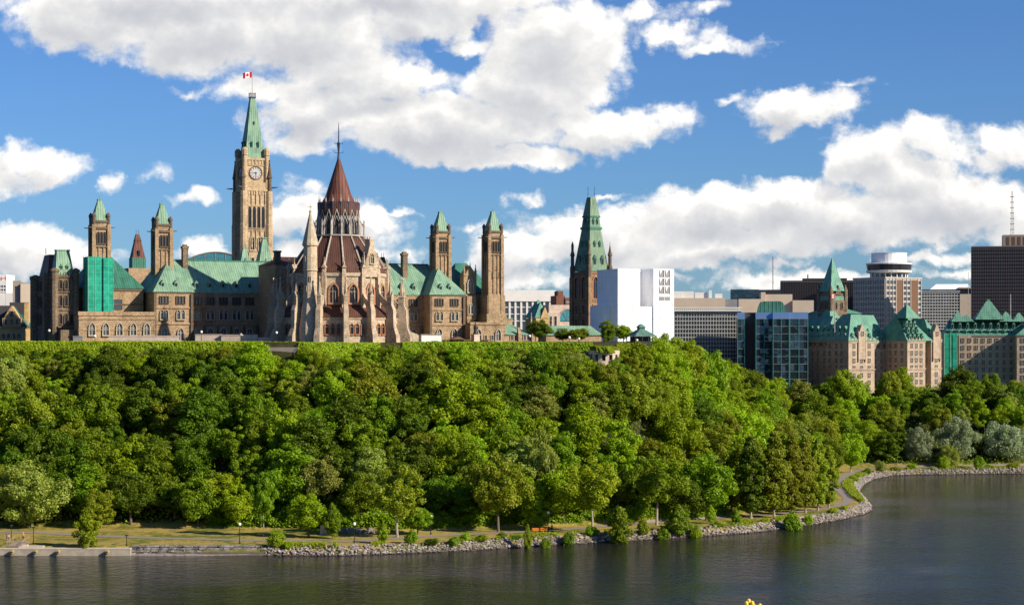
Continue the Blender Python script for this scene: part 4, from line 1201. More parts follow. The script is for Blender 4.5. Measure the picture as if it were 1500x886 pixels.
# lantern
hang('lantern_wall', M['slate'], lb, lambda mb: mb.lathe(0, 0, [(6.5, L_(83.6)), (6.2, L_(90.0)), (5.7, L_(92.5))], NS))
lw = MB()
for k in range(NS):
    a = radial(k)
    one = MB()
    one.tube((0, -7.1, L_(83.6)), (0, -6.5, L_(89.4)), .30, .22, 5)                 # shafts
    one.tube((0, -8.1, L_(83.5)), (0, -8.0, L_(86.4)), .26, .2, 5)                  # outer pinnacles
    one.lathe(0, -8.0, [(.32, L_(86.4)), (.05, L_(88.4))], 5)
    one.tube((0, -8.0, L_(86.2)), (0, -6.6, L_(88.6)), .16, .16, 5)                 # struts
    lw.spin(one, a)
    g = MB(); h = 2*6.6*math.tan(PI/NS)/2
    for s_ in (-1, 1):
        g.tube((s_*h*.98, -6.55, L_(87.2)), (0, -6.35, L_(91.4)), .17, .13, 5)
        g.tube((s_*h*.55, -6.6, L_(84.0)), (s_*h*.55, -6.5, L_(87.4)), .11, .11, 4)
        g.tube((s_*h*.55, -6.5, L_(87.4)), (0, -6.45, L_(89.4)), .11, .11, 4)
    lw.spin(g, radial(k, True))
lw.build('lantern_tracery', M['lead_lt'], lb)
crown = MB()
for k in range(NS):
    g = MB(); h = 6.35*math.tan(PI/NS)
    g.loft([[(-h, y, L_(93.4)), (h, y, L_(93.4)), (h, y - .05, L_(91.4)), (h*.9, y-.06, L_(89.0)), (0, y, L_(91.6)), (-h*.9, y - .06, L_(89.0)), (-h, y-.05, L_(91.4))] for y in (-6.35, -6.05)])
    crown.spin(g, radial(k, True))
crown.lathe(0, 0, [(6.3, L_(92.2)), (6.35, L_(93.5)), (5.9, L_(93.9)), (4.6, L_(94.0))], NS)
crown.build('lantern_crown', M['copper_br'], lb)
for k in range(NS):
    hang('crown_finial', M['lead_lt'], lb, lambda mb: finial(mb, 0, -6.2, L_(93.5), 2.4, .26), rz=radial(k))
    hang('crown_post', M['iron'], lb, lambda mb: mb.lathe(0, -6.25, [(.30, L_(91.6)), (.36, L_(93.6)), (.2, L_(93.8))], 6), rz=radial(k))
hang('cone_roof', M['copper_rd'], lb, lambda mb: mb.lathe(0, 0, [(5.0, L_(93.9)), (3.9, L_(96.4)), (.32, L_(107.6))], NS))
def spike(mb):
    mb.lathe(0, 0, [(.5, L_(107.2)), (.35, L_(108.2)), (.25, L_(109.6)), (.5, L_(111.6)), (.6, L_(112.0)), (.2, L_(112.6)), (.14, L_(116.5)), (.05, L_(118.6))], 8)
    for k in range(4):
        a = PI/2*k; c, s_ = math.cos(a), math.sin(a)
        mb.tube((0, 0, L_(109.1)), (1.5*c, 1.5*s_, L_(109.2)), .09, .06, 4); mb.tube((0, 0, L_(112.0)), (1.3*c, 1.3*s_, L_(112.1)), .12, .08, 4)
        mb.tube((1.4*c, 1.4*s_, L_(109.2)), (1.4*c, 1.4*s_, L_(109.7)), .07, .07, 4); mb.tube((1.2*c, 1.2*s_, L_(111.7)), (1.2*c, 1.2*s_, L_(112.6)), .1, .05, 4)
hang('roof_finial', M['iron'], lb, spike)

# ------------------------------------------------------------------ promenade things along the cliff top
def prom_wall(px0, px1, D0, D1, py0, label, th=.8, mat_='parapet', zb=47.5):
    a, b = at(px0, D0, 0), at(px1, D1, 0)
    L = (b - a).length; ang = math.atan2(b.y - a.y, b.x - a.x)
    zt = zat(py0, (D0 + D1)/2)
    o = MB().box(0, L, 0, th, zb, zt - .25).box(-.1, L + .1, -.12, th + .12, zt - .25, zt).build('parapet_wall', M[mat_], None, (a.x, a.y, 0), ang)
    return tag(o, label, 'parapet', 'stone parapets along the cliff top')
prom_wall(160, 262, 583, 584, 491.5, 'pale stone parapet above the hedge, below the five pointed windows', zb=48)
prom_wall(286, 324, 584, 584, 489.5, 'short pale parapet above the hedge, left of the long copper roofed wing centre')
prom_wall(324, 377, 583, 582, 490, 'pale parapet above the hedge beside the first dark library buttress gap')
prom_wall(378, 404, 581, 580, 494, 'lowest pale parapet, touching the left foot of the round library')
prom_wall(107, 121, 582, 582, 492, 'small grey parapet at the foot of the dark left end wing', mat_='grey')
o = at(630, 600, 0)
ph = thing('site_hut', 'low white site hut right of the library, half hidden by the hedge', 'hut', (o.x, o.y, GZ), R(20))
MB().box(-3.3, 3.3, -1.5, 1.5, -1, 2.7).build('wall', M['white_wall'], ph)
MB().box(-3.5, 3.5, -1.7, 1.7, 2.7, 2.95).build('roof', M['lead'], ph)
MB().box(-.1, 2.2, -1.55, -1.5, 0, .9).build('opening', M['cloth_k'], ph)
o = at(676, 603, 0)
sh = thing('shelter', 'low dark shelter with a brown gabled front beside the white site hut', 'shelter', (o.x, o.y, GZ), R(20))
MB().box(-7, 9, .5, 3, -1, 1.0).build('wall', M['slate'], sh)
MB().box(-7.3, 9.3, .2, 3.2, 1.0, 1.3).gable(-3.6, 1.0, -1, 3, 1.32, 2.3).build('roof', M['brown'], sh)
# statue
o = at(696.5, 596, 0)
st = thing('statue', 'dark bronze standing statue on a tall pale pedestal before the copper roofed block', 'statue', (o.x, o.y, GZ), R(30))
MB().box(-1.3, 1.3, -1.3, 1.3, -1, .5).box(-1.0, 1.0, -1.0, 1.0, .5, 2.6).box(-1.15, 1.15, -1.15, 1.15, 2.6, 2.9).build('pedestal', M['parapet'], st)
MB().lathe(0, 0, [(.75, 2.9), (.8, 3.1), (.62, 3.6), (.5, 4.3), (.55, 5.0), (.62, 5.5), (.3, 5.85), (.16, 5.95), (.25, 6.2), (.24, 6.45), (.05, 6.65)], 10).tube((.5, 0, 5.5), (.75, -.3, 4.6), .17, .12).tube((.75, -.3, 4.6), (.3, -.6, 4.4), .12, .1).tube((-.5, 0, 5.5), (-.7, -.1, 4.5), .17, .12).build('bronze_figure', M['bronze'], st, smooth=True)
for px, lab, kind, py in ((72, 'white globe lamp before the dark left end wing', 'globe', 484), (139, 'white globe lamp below the first pointed window under the netting', 'globe', 492), (295, 'white globe lamp in front of the long copper roofed wing', 'globe', 486), (405, 'white globe lamp at the left foot of the library', 'globe', 487),
                      (353, 'white hooded lamp over the parapet left of the library', 'hood', 490), (432, 'white hooded lamp left of the library stair turret', 'hood', 489.5), (486, 'white hooded lamp between two front buttresses of the library', 'hood', 490), (539, 'white hooded lamp right of the front library buttress', 'hood', 490),
                      (776, 'white globe lamp before the dark round tree right of the long block', 'globe', 492), (834, 'white globe lamp between two cliff top trees', 'globe', 494), (848, 'white globe lamp before the pale green cliff top tree', 'globe', 496), (933, 'white globe lamp before the copper roofed pavilion', 'globe', 498)):
    lamp(px, 574 if px < 600 else 584, lab, zat(py, 574 if px < 600 else 584) - 49.4 - .3, 'lamps along the cliff top promenade', kind, z=49.4)

# retaining wall piece showing between hedges, and the arched lookout wall
a, b = at(378, edge_D(380) - 2.6, 0), at(440, edge_D(438) - 2.6, 0)
rw = MB().box(0, (b - a).length, 0, 2.0, 38, zat(508.5, 563)).build('retaining_wall', M['beige_dk'], None, (a.x, a.y, 0), math.atan2(b.y - a.y, b.x - a.x))
tag(rw, 'grey stone retaining wall showing through the greenery below the library', 'retaining wall')
o = at(884, 566, 0)
ar_ = thing('lookout_wall', 'curved pale lookout wall with pointed arches below the cliff top hedge', 'lookout', (o.x, o.y, zat(531, 566)), R(12))
mb = MB()
NA = 13; R0 = 4.6
for k in range(NA):
    a0, a1 = PI*k/NA, PI*(k+1)/NA
    for (r0, r1, z0, z1) in ((R0 - .5, R0, -2.5, 0.6), (R0 - .6, R0 + .15, 2.4, 3.6)):
        mb.loft([[(-r1*math.cos(t), -r1*math.sin(t), z) for t in (a0, a1)] + [(-r0*math.cos(t), -r0*math.sin(t), z) for t in (a1, a0)] for z in (z0, z1)])
    if k % 2 == 0 or k in (0, NA-1):
        r0, r1 = R0 - .5, R0
        mb.loft([[(-r1*math.cos(t), -r1*math.sin(t), z) for t in (a0, a1)] + [(-r0*math.cos(t), -r0*math.sin(t), z) for t in (a1, a0)] for z in (.6, 2.4)])
mb.build('arcade', M['parapet'], ar_)
MB().box(-5, 5, -.2, 3, -3, 3.2).build('backing_wall', M['trim_dk'], ar_)

# ------------------------------------------------------------------ dark stone tower with its tall copper mansard
o = at(866, 760, 0)
wt_ = thing('stone_tower', 'dark stone tower with a tall stepped green copper roof behind the white wrapped building', 'tower', (o.x, o.y, GZ), R(36))
Wz = lambda z: z - GZ
def wt_wall(mb):
    a = 5.3
    mb.box(-a, a, -a, a, -10, Wz(78.0))
    for sx in (-1, 1):
        for sy in (-1, 1):
            mb.box(sx*a-.9, sx*a+.9, sy*a-.9, sy*a+.9, -10, Wz(76))
    for z in (60.5, 66.4, 77.4):
        mb.box(-a-.35, a+.35, -a-.35, a+.35, Wz(z), Wz(z + .8))
w_ = hang('wall', M['stone_wb'], wt_, wt_wall)
big = lancet(2.3, 8.6, .5, .5, 2, 'win_dk', 'trim_dk', 'stone_red'); sm_ = rectwin(1.7, 3.2, 2, 1, .3, .4, 'win_dk', 'trim_dk', 'stone_red')
for k in (-2.3, 2.3):
    for (x, y, rz) in ((k, -5.3, 0), (-5.3, k, R(-90))):
        win(wt_, big, x, y, Wz(67.6), rz); win(wt_, sm_, x, y, Wz(61.7), rz); win(wt_, sm_, x, y, Wz(56.2), rz)
def wt_roof(mb):
    mb.frus((-5.0, 5.0, -5.0, 5.0), Wz(78.4), (-2.75, 2.75, -2.75, 2.75), Wz(95.0))
    mb.frus((-2.7, 2.7, -2.7, 2.7), Wz(96.0), (-2.3, 2.3, -2.3, 2.3), Wz(99.8))
    mb.frus((-2.4, 2.4, -2.4, 2.4), Wz(100.4), (-1.25, 1.25, -1.25, 1.25), Wz(107.8))
rf = hang('mansard_roof', M['copper_wt'], wt_, wt_roof)
hang('roof_bands', M['copper_dk'], rf, lambda mb: mb.box(-3.1, 3.1, -3.1, 3.1, Wz(95.0), Wz(96.0)).box(-2.6, 2.6, -2.6, 2.6, Wz(99.8), Wz(100.4)))
dmt = dormer_mesh(1.4, 2.5, 1.8, 'copper_dk', 't'); dmt2 = dormer_mesh(1.0, 1.6, 1.2, 'copper_dk', 't')
for k in (-1, 1):
    for rz, f in ((0, lambda d, y: (d, y)), (R(-90), lambda d, y: (y, d))):
        x, y = f(k*1.9, -4.75); link('dormer', dmt, rf, (x, y, Wz(81.0)), rz)
        x, y = f(k*1.25, -3.9); link('dormer', dmt2, rf, (x, y, Wz(88.0)), rz)
        x, y = f(k*1.0, -2.75); link('dormer', dmt2, rf, (x, y, Wz(97.0)), rz)
each('corner_pinnacle', M['trim_dk'], wt_, [lambda mb, sx=sx, sy=sy: mb.lathe(sx*5.3, sy*5.3, [(1.0, Wz(76)), (1.0, Wz(80)), (.7, Wz(81)), (.7, Wz(84.5)), (1.0, Wz(84.7)), (.5, Wz(86.5)), (.55 if (sx, sy) != (1, -1) else .1, Wz(89.0)), (.02, Wz(90.5))], 8) for sx in (-1, 1) for sy in (-1, 1)])
hang('roof_rods', M['iron'], rf, lambda mb: [mb.tube((k, -k, Wz(107.6)), (k, -k, Wz(112.4)), .11, .06) for k in (-.9, .9)] + [mb.lathe(k, -k, [(.05, Wz(z)), (.22, Wz(z + .2)), (.05, Wz(z + .4))], 6) for k in (-.9, .9) for z in (109, 111)])

# ------------------------------------------------------------------ white wrapped building
c = at(905, 700, 0)
wb = thing('wrapped_building', 'big white tarpaulin wrapped building block with a stepped top', 'building', (c.x, c.y, GZ), R(24))
hang('tarpaulin', M['tarp'], wb, lambda mb: [mb.box(0, 9.2, 0, 17, -14, zat(393.5, 700) - GZ), mb.box(9.2, 16.2, .9, 16.8, -14, zat(449, 706) - GZ), mb.box(9.2, 15, 9.5, 17.2, -14, zat(396, 715) - GZ),
     mb.box(15.0, 23.6, .4, 17, -14, zat(394, 708) - GZ), mb.box(-2.4, 0, 6, 18, -14, zat(447, 700) - GZ)])
def ties(mb):
    for k in range(8):
        mb.box(.3 + k*1.15, .36 + k*1.15, -.06, -.005, -10, zat(393.5, 700) - GZ - .1)
    for k in range(8):
        mb.box(15.3 + k*1.1, 15.36 + k*1.1, .34, .395, -10, zat(394, 708) - GZ - .1)
    for z in (4, 9, 14, 19):
        mb.box(0, 9.2, -.05, -.004, z, z + .05)
        mb.box(15.0, 23.6, .35, .396, z, z + .05)
hang('seams', M['lead_lt'], wb, ties)
def openings(mb):
    for i, x in enumerate((18.4, 20.9)):
        for j, z in enumerate((zat(406, 706), zat(418, 706), zat(430, 706), zat(440, 706))):
            hh = 2.7 if j < 3 else 1.4
            mb.add([(x - 1.1, .36, z - GZ), (x + 1.1, .36, z - GZ), (x + 1.1, .36, z - GZ + hh), (x - 1.1, .36, z - GZ + hh)], [(0, 1, 2, 3)])
op = hang('scaffold_openings', M['grey'], wb, openings)
def braces(mb):
    for x in (18.4, 20.9):
        for z in (zat(406, 706), zat(418, 706), zat(430, 706)):
            mb.ext([(x - 1.0, z - GZ + 2.7), (x + .2, z - GZ + 2.7), (x - .75, z - GZ + .9)], .15, .3)
            mb.tube((x + .95, .2, z - GZ + .1), (x + .95, .2, z - GZ + 2.6), .14, .14, 4)
hang('braces', M['white'], op, braces)
for x, z in ((12.6, 70), (12.0, 66), (12.8, 61.5)):
    pass
each('vent', M['grey'], wb, [lambda mb, k=k, z=z: mb.box(12.0 + .3*k, 12.5 + .3*k, 9.4, 9.5, z, z + .6) for k, z in enumerate((13, 17.5, 22))])

# copper roofed lookout pavilion
o = at(939, 592, 0)
pv = thing('pavilion', 'small open pavilion with a dull green copper hip roof and cupola', 'pavilion', (o.x, o.y, GZ - .6), R(22))
pz = lambda py: zat(py, 592) - GZ + .6
hang('roof', copper('aged_copper', (0.10, 0.20, 0.16), (0.055, 0.12, 0.10), .5), pv, lambda mb: mb.frus((-3.9, 3.9, -3.6, 3.6), pz(492.5), (-1.1, 1.1, -1.0, 1.0), pz(483)).frus((-1.3, 1.3, -1.2, 1.2), pz(479.5), (-.25, .25, -.2, .2), pz(474.5)).tube((0, 0, pz(475)), (0, 0, pz(472.5)), .08))
hang('cupola', M['copper_dk'], pv, lambda mb: mb.box(-.95, .95, -.85, .85, pz(483.2), pz(479.5)))
for x in (-3.4, -1.1, 1.1, 3.4):
    for y in (-3.1, 3.1):
        hang('post', M['black'], pv, lambda mb: mb.box(x-.12, x+.12, y-.12, y+.12, -2, pz(492.4)))
hang('shade_core', M['slate'], pv, lambda mb: mb.box(-2.6, 2.6, -1.5, 2.4, -2, pz(492.6)))  # added dark box standing in for the shade under the roof
hang('rail', M['black'], pv, lambda mb: mb.box(-3.5, 3.5, -3.2, -3.1, .2, 1.4).box(-3.5, -3.4, -3.2, 3.2, .2, 1.4))

# ------------------------------------------------------------------ general city block maker
def place(px, D, th, name, label, cat='building'):
    p = at(px, D, 0)
    return thing(name, label, cat, (p.x, p.y, 22.0), R(th))
def xw(px, c, D, th):
    """length along a facade turned by th that starts at the thing c and ends in direction px"""
    t = (px - CX)/FOC; u = (math.cos(R(th)), math.sin(R(th)))
    return (t*c.location.y - c.location.x)/(u[0] - t*u[1])
CZ = lambda py, D: zat(py, D) - 22.0
def grid(mb, x0, x1, z0, z1, nx, nz, bw, bh, y=-.25, d=.25, m=0):
    """bars standing proud of a facade at y=0 : uprights and floor edges"""
    for i in range(nx + 1):
        x = x0 + (x1 - x0)*i/nx
        mb.box(x - bw/2, x + bw/2, y, -.004, z0, z1, m)
    for j in range(nz + 1):
        z = z0 + (z1 - z0)*j/nz
        mb.box(x0, x1, y - .03, -.008, z - bh/2, z + bh/2, m)
def gridside(mb, y0, y1, z0, z1, ny, nz, bw, bh, x=0.0, d=.25, m=0):
    for i in range(ny + 1):
        y = y0 + (y1 - y0)*i/ny
        mb.box(x - d, x - .004, y - bw/2, y + bw/2, z0, z1, m)
    for j in range(nz + 1):
        z = z0 + (z1 - z0)*j/nz
        mb.box(x - d - .03, x - .008, y0, y1, z - bh/2, z + bh/2, m)

# white roofed hall with tall glass bays
t = place(738, 940, 6, 'columned_hall', 'wide white flat roofed hall with tall glass bays behind the right end tower')
W = xw(814, t, 940, 6)
hang('wall', M['cur_pale'], t, lambda mb: mb.box(.5, W-.3, .5, 30, 0, CZ(442, 942)))
hang('roof', M['white_wall'], t, lambda mb: mb.box(0, W, -1, 31, CZ(441.5, 942), CZ(425, 942)))
each('column', M['white_wall'], t, [lambda mb, k=k: mb.box(k*W/9 - .45, k*W/9 + .45, -.6, .48, 0, CZ(442, 942)) for k in range(10)])
each('transom', M['white_wall'], t, [lambda mb, k=k: mb.box(0, W, -.3, .45, CZ(450 + 10*k, 942) - .2, CZ(450 + 10*k, 942) + .2) for k in range(3)])
# green gabled house
t = place(785, 800, 20, 'gabled_house', 'small stone house with a steep dark green copper gable roof')
hang('wall', M['stone_eb'], t, lambda mb: mb.box(0, 6, 0, 12, 0, CZ(466, 800)).gable(2.0, 6, -.3, 2, CZ(466, 800), CZ(449, 800)))
hang('roof', M['copper_ch'], t, lambda mb: mb.hip(-.6, 6.6, -.2, 12.5, CZ(465.5, 800), CZ(443, 800), 3.0, 'y').frus((2, 4, 4, 6), CZ(445, 800), (2.6, 3.4, 4.7, 5.3), CZ(439, 800)))
# arch windowed hall and brick blocks
t = place(812, 850, 12, 'arched_hall', 'pale building with a large half round green glass arch window')
hang('wall', M['parapet'], t, lambda mb: mb.box(-2.5, 9.5, 0, 15, 0, CZ(446.5, 850)).box(-3.2, 2.2, -1.5, 0, 0, CZ(458, 850)))
ag = MB()
rr_ = 3.7
ag.loft([[(6 + rr_*math.cos(PI*k/14), y, CZ(470, 850) + rr_*math.sin(PI*k/14)*1.35) for k in range(15)] for y in (-.1, .1)])
f_ = ag.build('arch_window', M['teal_glass'], t)
ab = MB(); po = [(6 + rr_*math.cos(PI*k/14), CZ(470, 850) + rr_*math.sin(PI*k/14)*1.35) for k in range(15)]
po2 = [(6 + 1.12*rr_*math.cos(PI*k/14), CZ(470, 850) + 1.12*rr_*math.sin(PI*k/14)*1.35) for k in range(15)]
surround(ab, po, po2, -.4, 0, 0)
for k in (4, 7, 10):
    ab.tube((6, -.2, CZ(470, 850)), (po[k][0], -.2, po[k][1]), .1, .1, 4)
ab.build('frame', M['beige_dk'], f_)
wr = rectwin(1.0, 1.7, 1, 1, .1, .15, 'win_dk', 'frame', 'parapet')
for x in (-2.0, .2):
    for py in (466, 472, 478):
        win(t, wr, x, -1.5, CZ(py + 3, 850))
t = place(815, 905, 12, 'brick_block', 'reddish brown brick block with rooftop plant left of the dark stone tower')
W = xw(838, t, 905, 12)
hang('wall', M['brick'], t, lambda mb: mb.box(0, W*.55, 0, 12, 0, CZ(433, 905)).box(W*.15, W*.5, 2, 9, 0, CZ(426, 905)).box(W*.55, W*1.3, -.5, 12, 0, CZ(436, 905)))
hang('upper_windows', M['grey'], t, lambda mb: [mb.box(W*.6, W*1.2, -.6, -.52, CZ(444 + 5*k, 905), CZ(441 + 5*k, 905)) for k in range(3)])
t = place(800, 690, 16, 'low_copper_roof', 'low building under a long plain green copper roof behind the cliff top trees')
W = xw(881, t, 690, 16)
hang('wall', M['stone'], t, lambda mb: mb.box(0, W, 0, 10, 0, CZ(491, 692)))
hang('roof', M['copper'], t, lambda mb: mb.hip(-.5, W+.5, -.5, 10.5, CZ(491, 692), CZ(477, 692), 3))

# curved glass roofed block far behind the long copper roof
t = place(270, 900, 0, 'curved_glass_block', 'far low block with a curved blue green glass roof left of the clock tower')
W = xw(345, t, 900, 0)
arc = [(x*W, CZ(389 - 20*math.sin(PI*min(1, .12 + x*.62)), 900)) for x in [k/10 for k in range(11)]]
hang('roof', M['teal_glass'], t, lambda mb: mb.ext([(0, CZ(400, 900))] + arc + [(W, CZ(400, 900))], 0, 20))
hang('roof_edge', M['lead'], t, lambda mb: [mb.tube((arc[k][0], -.1, arc[k][1]), (arc[k+1][0], -.1, arc[k+1][1]), .3, .3, 4) for k in range(10)] + [mb.tube((x*W, -.1, CZ(390, 900)), (x*W, -.1, arc[int(x*10)][1]), .12, .12, 4) for x in (.2, .4, .6, .8)])
hang('wall', M['grey'], t, lambda mb: mb.box(0, W, .3, 19, 0, CZ(400, 900)))
t = place(398, 900, 0, 'radar_dome', 'small pink white radar dome on a roof right of the clock tower', 'radar dome')
hang('dome', M['parapet'], t, lambda mb: mb.lathe(1, 0, [(.5, CZ(380, 900)), (1.3, CZ(378.5, 900)), (1.5, CZ(376.5, 900)), (1.1, CZ(374, 900)), (.2, CZ(372.8, 900))], 14), smooth=True)
hang('mount', M['black'], t, lambda mb: mb.box(-.6, 2.6, -1.5, 1.5, CZ(388, 900), CZ(380, 900)).box(-1.4, 8, -3, 3, 0, CZ(386, 900)))

# ------------------------------------------------------------------ left edge
t = place(-14, 640, 6, 'corner_pavilion', 'golden stone gabled building with a grey green roof at the left edge')
W = xw(37, t, 640, 6)
hang('wall', M['stone_eb'], t, lambda mb: mb.box(-8, W, 0, 14, 0, CZ(479.5, 640)).box(-8.3, W+.4, -.4, 14.3, CZ(480.3, 640), CZ(478.5, 640)))
hang('roof', M['slate'], t, lambda mb: mb.hip(-8.5, W+.6, -.5, 14.5, CZ(478.6, 640), CZ(447, 640), 5.5))
hang('hip_slope', M['copper_dk'], t, lambda mb: mb.add([(W+.75, -.6, CZ(478.4, 640)), (W+.75, 14.6, CZ(478.4, 640)), (W-4.9, 7.0, CZ(446.6, 640))], [(0, 1, 2)]))
g_ = hang('gable', M['stone_eb'], t, lambda mb: mb.box(4.0, 10.0, -.6, 4, CZ(478.5, 640), CZ(466, 640)).ext([(4.4, CZ(466, 640)), (9.6, CZ(466, 640)), (8.2, CZ(456, 640)), (7.0, CZ(448, 640)), (5.8, CZ(456, 640))], -.6, 4))
wg = rectwin(.85, 1.9, 1, 1, .16, .25, 'win_dk', 'trim_dk', 'trim')
for x in (5.2, 7.0, 8.8):
    win(g_, wg, x, -.6, CZ(475.5, 640))
win(g_, wg, 7.0, -.6, CZ(464, 640))
wa = lancet(.95, 1.9, .18, .3, 1, 'win_dk', 'trim_dk', 'trim')
for k in range(5):
    win(t, wa, 2.6 + 1.7*k, 0, CZ(496, 640))
hang('chimney', M['stone_eb'], t, lambda mb: mb.box(W-1.2, W+.2, 6, 7.4, CZ(478, 640), CZ(443, 640)))
t = place(18, 880, 10, 'concrete_block', 'tall beige concrete block with a brown left face behind the left edge')
W0, W1 = xw(30, t, 880, 10), xw(52, t, 885, 10)
hang('wall', M['beige_dk'], t, lambda mb: mb.box(0, W0, 2, 16, 0, CZ(412, 880)))
hang('right_block', M['beige'], t, lambda mb: mb.box(W0, W1, 0, 15, 0, CZ(415, 880)))
hang('dark_lower', M['slate'], t, lambda mb: mb.box(-1, W1*.72, -3, 1.9, 0, CZ(443, 880)))
hang('roof_rail', M['lead_lt'], t, lambda mb: mb.box(.2, W0, 1.9, 2.2, CZ(412, 880), CZ(410.5, 880)).box(W0, W1, -.1, .2, CZ(415, 880), CZ(413.8, 880)))
t = place(-40, 980, 0, 'white_office', 'far white low block behind the golden corner building')
hang('wall', M['white_wall'], t, lambda mb: mb.box(0, xw(26, t, 980, 0), 0, 20, 0, CZ(429, 980)))
t = place(-30, 1150, 0, 'white_tower_block', 'far white high rise with dark windows cut by the left edge')
W = xw(9, t, 1150, 0)
hang('wall', M['white_wall'], t, lambda mb: mb.box(0, W, 0, 20, 0, CZ(402, 1150)))
each('window', M['win'], t, [lambda mb, i=i, j=j: mb.box(W-4.5 + 1.6*i, W-3.4 + 1.6*i, -.05, -.01, CZ(421 + 5*j, 1150), CZ(418 + 5*j, 1150)) for i in range(3) for j in range(5)])
pf = at(8.5, 700, 0)
fp = thing('flagpole', 'thin white flagpole at the left edge', 'flagpole', (pf.x, pf.y, GZ))
hang('pole', M['lead_lt'], fp, lambda mb: mb.tube((0, 0, 0), (0, 0, zat(403, 700) - GZ), .1, .07))
maple_flag('flag', 'limp red and white flag on the thin pole at the left edge', 'flag', (pf.x, pf.y, zat(410, 700)), 1.9, 1.2, R(5))

# ------------------------------------------------------------------ right: glass and concrete blocks
t = place(988, 850, -4, 'grid_block', 'dark glass office block with a white bar grid beside the white wrapped building')
W = xw(1086, t, 850, -4)
hang('glass_wall', M['cur_dark'], t, lambda mb: mb.box(0, W, 0, 24, -10, CZ(456, 850)))
gr_ = MB(); grid(gr_, 0, W, CZ(530, 850), CZ(458, 850), 24, 12, .22, .34)
gr_.build('bar_grid', M['frame'], t)
ro_ = MB().box(-.6, W + .3, -1.2, 25, CZ(456, 850), CZ(454.5, 850)).box(-.6, W+.3, -1.0, 25, CZ(451.5, 850), CZ(450, 850))
for k in range(34):
    ro_.box(-.5 + k*W/34, -.1 + k*W/34, -1.1, -.4, CZ(454.5, 850), CZ(451.5, 850))
ro_.build('roof_screen', M['white_wall'], t)
hang('blinds', M['beige_dk'], t, lambda mb: mb.box(W*.56, W*.8, -.05, -.01, CZ(462.5, 850), CZ(459.5, 850)).box(W*.02, W*.12, -.05, -.01, CZ(462.5, 850), CZ(459.5, 850)))
t = place(984, 905, -4, 'beige_block', 'beige concrete block with white rooftop plant above the white bar grid')
W = xw(1062, t, 905, -4); W2 = xw(1080, t, 905, -4)
hang('wall', M['beige'], t, lambda mb: mb.box(0, W, 0, 25, 0, CZ(436.5, 905)))
hang('side_wing', M['grey'], t, lambda mb: mb.box(W, W2, 1, 24, 0, CZ(438.5, 905)))
hang('roof_plant', M['white_wall'], t, lambda mb: mb.box(1, 10.5, 4, 14, CZ(436.4, 905), CZ(426.5, 905)).box(11, 17, 4, 10, CZ(436.4, 905), CZ(428, 905)).box(17.6, 19, 3, 6, CZ(436.4, 905), CZ(425, 905)).box(20.5, 24, 3, 6, CZ(436.4, 905), CZ(430, 905)).box(1, 5, 3.8, 4, CZ(436.4, 905), CZ(427.5, 905)))
t = place(1082, 930, -5, 'beige_low_block', 'long beige concrete block behind the mirrored glass building')
W = xw(1192, t, 930, -5)
hang('wall', M['beige'], t, lambda mb: mb.box(0, W*.35, 0, 22, 0, CZ(438, 930)).box(W*.35, W*.72, 2, 22, 0, CZ(431, 930)).box(W*.72, W, 0, 22, 0, CZ(440, 930)).box(W*.3, W*.36, 1, 20, 0, CZ(428, 930)))
t = place(1070, 1010, -6, 'blue_top_block', 'far block with a sky blue glass top storey and dark right part')
W = xw(1112, t, 1010, -6); W2 = xw(1143, t, 1010, -6)
hang('glass_wall', M['cur_blue'], t, lambda mb: mb.box(0, W, 0, 20, 0, CZ(424, 1010)))
hang('dark_wing', M['dark_bld'], t, lambda mb: mb.box(W, W2, 0, 20, 0, CZ(424.5, 1010)))
p = at(1132, 1300, 0)
an = thing('radio_mast', 'thin far lattice radio mast rising above the beige blocks', 'mast', (p.x, p.y, 22))
def mast(mb, h, w0, nseg):
    for sx, sy in ((-1, -1), (1, -1), (0, 1)):
        mb.tube((sx*w0, sy*w0, 0), (sx*w0*.3, sy*w0*.3, h), w0*.16, w0*.1, 4)
    for k in range(nseg):
        z0, z1 = h*k/nseg, h*(k+1)/nseg
        q0, q1 = w0*(1-.7*k/nseg), w0*(1-.7*(k+1)/nseg)
        mb.tube((-q0, -q0, z0), (q1, -q1, z1), w0*.09, w0*.09, 4)
hang('lattice', M['brick'], an, lambda mb: mast(mb, zat(376, 1300) - 22, .9, 16))
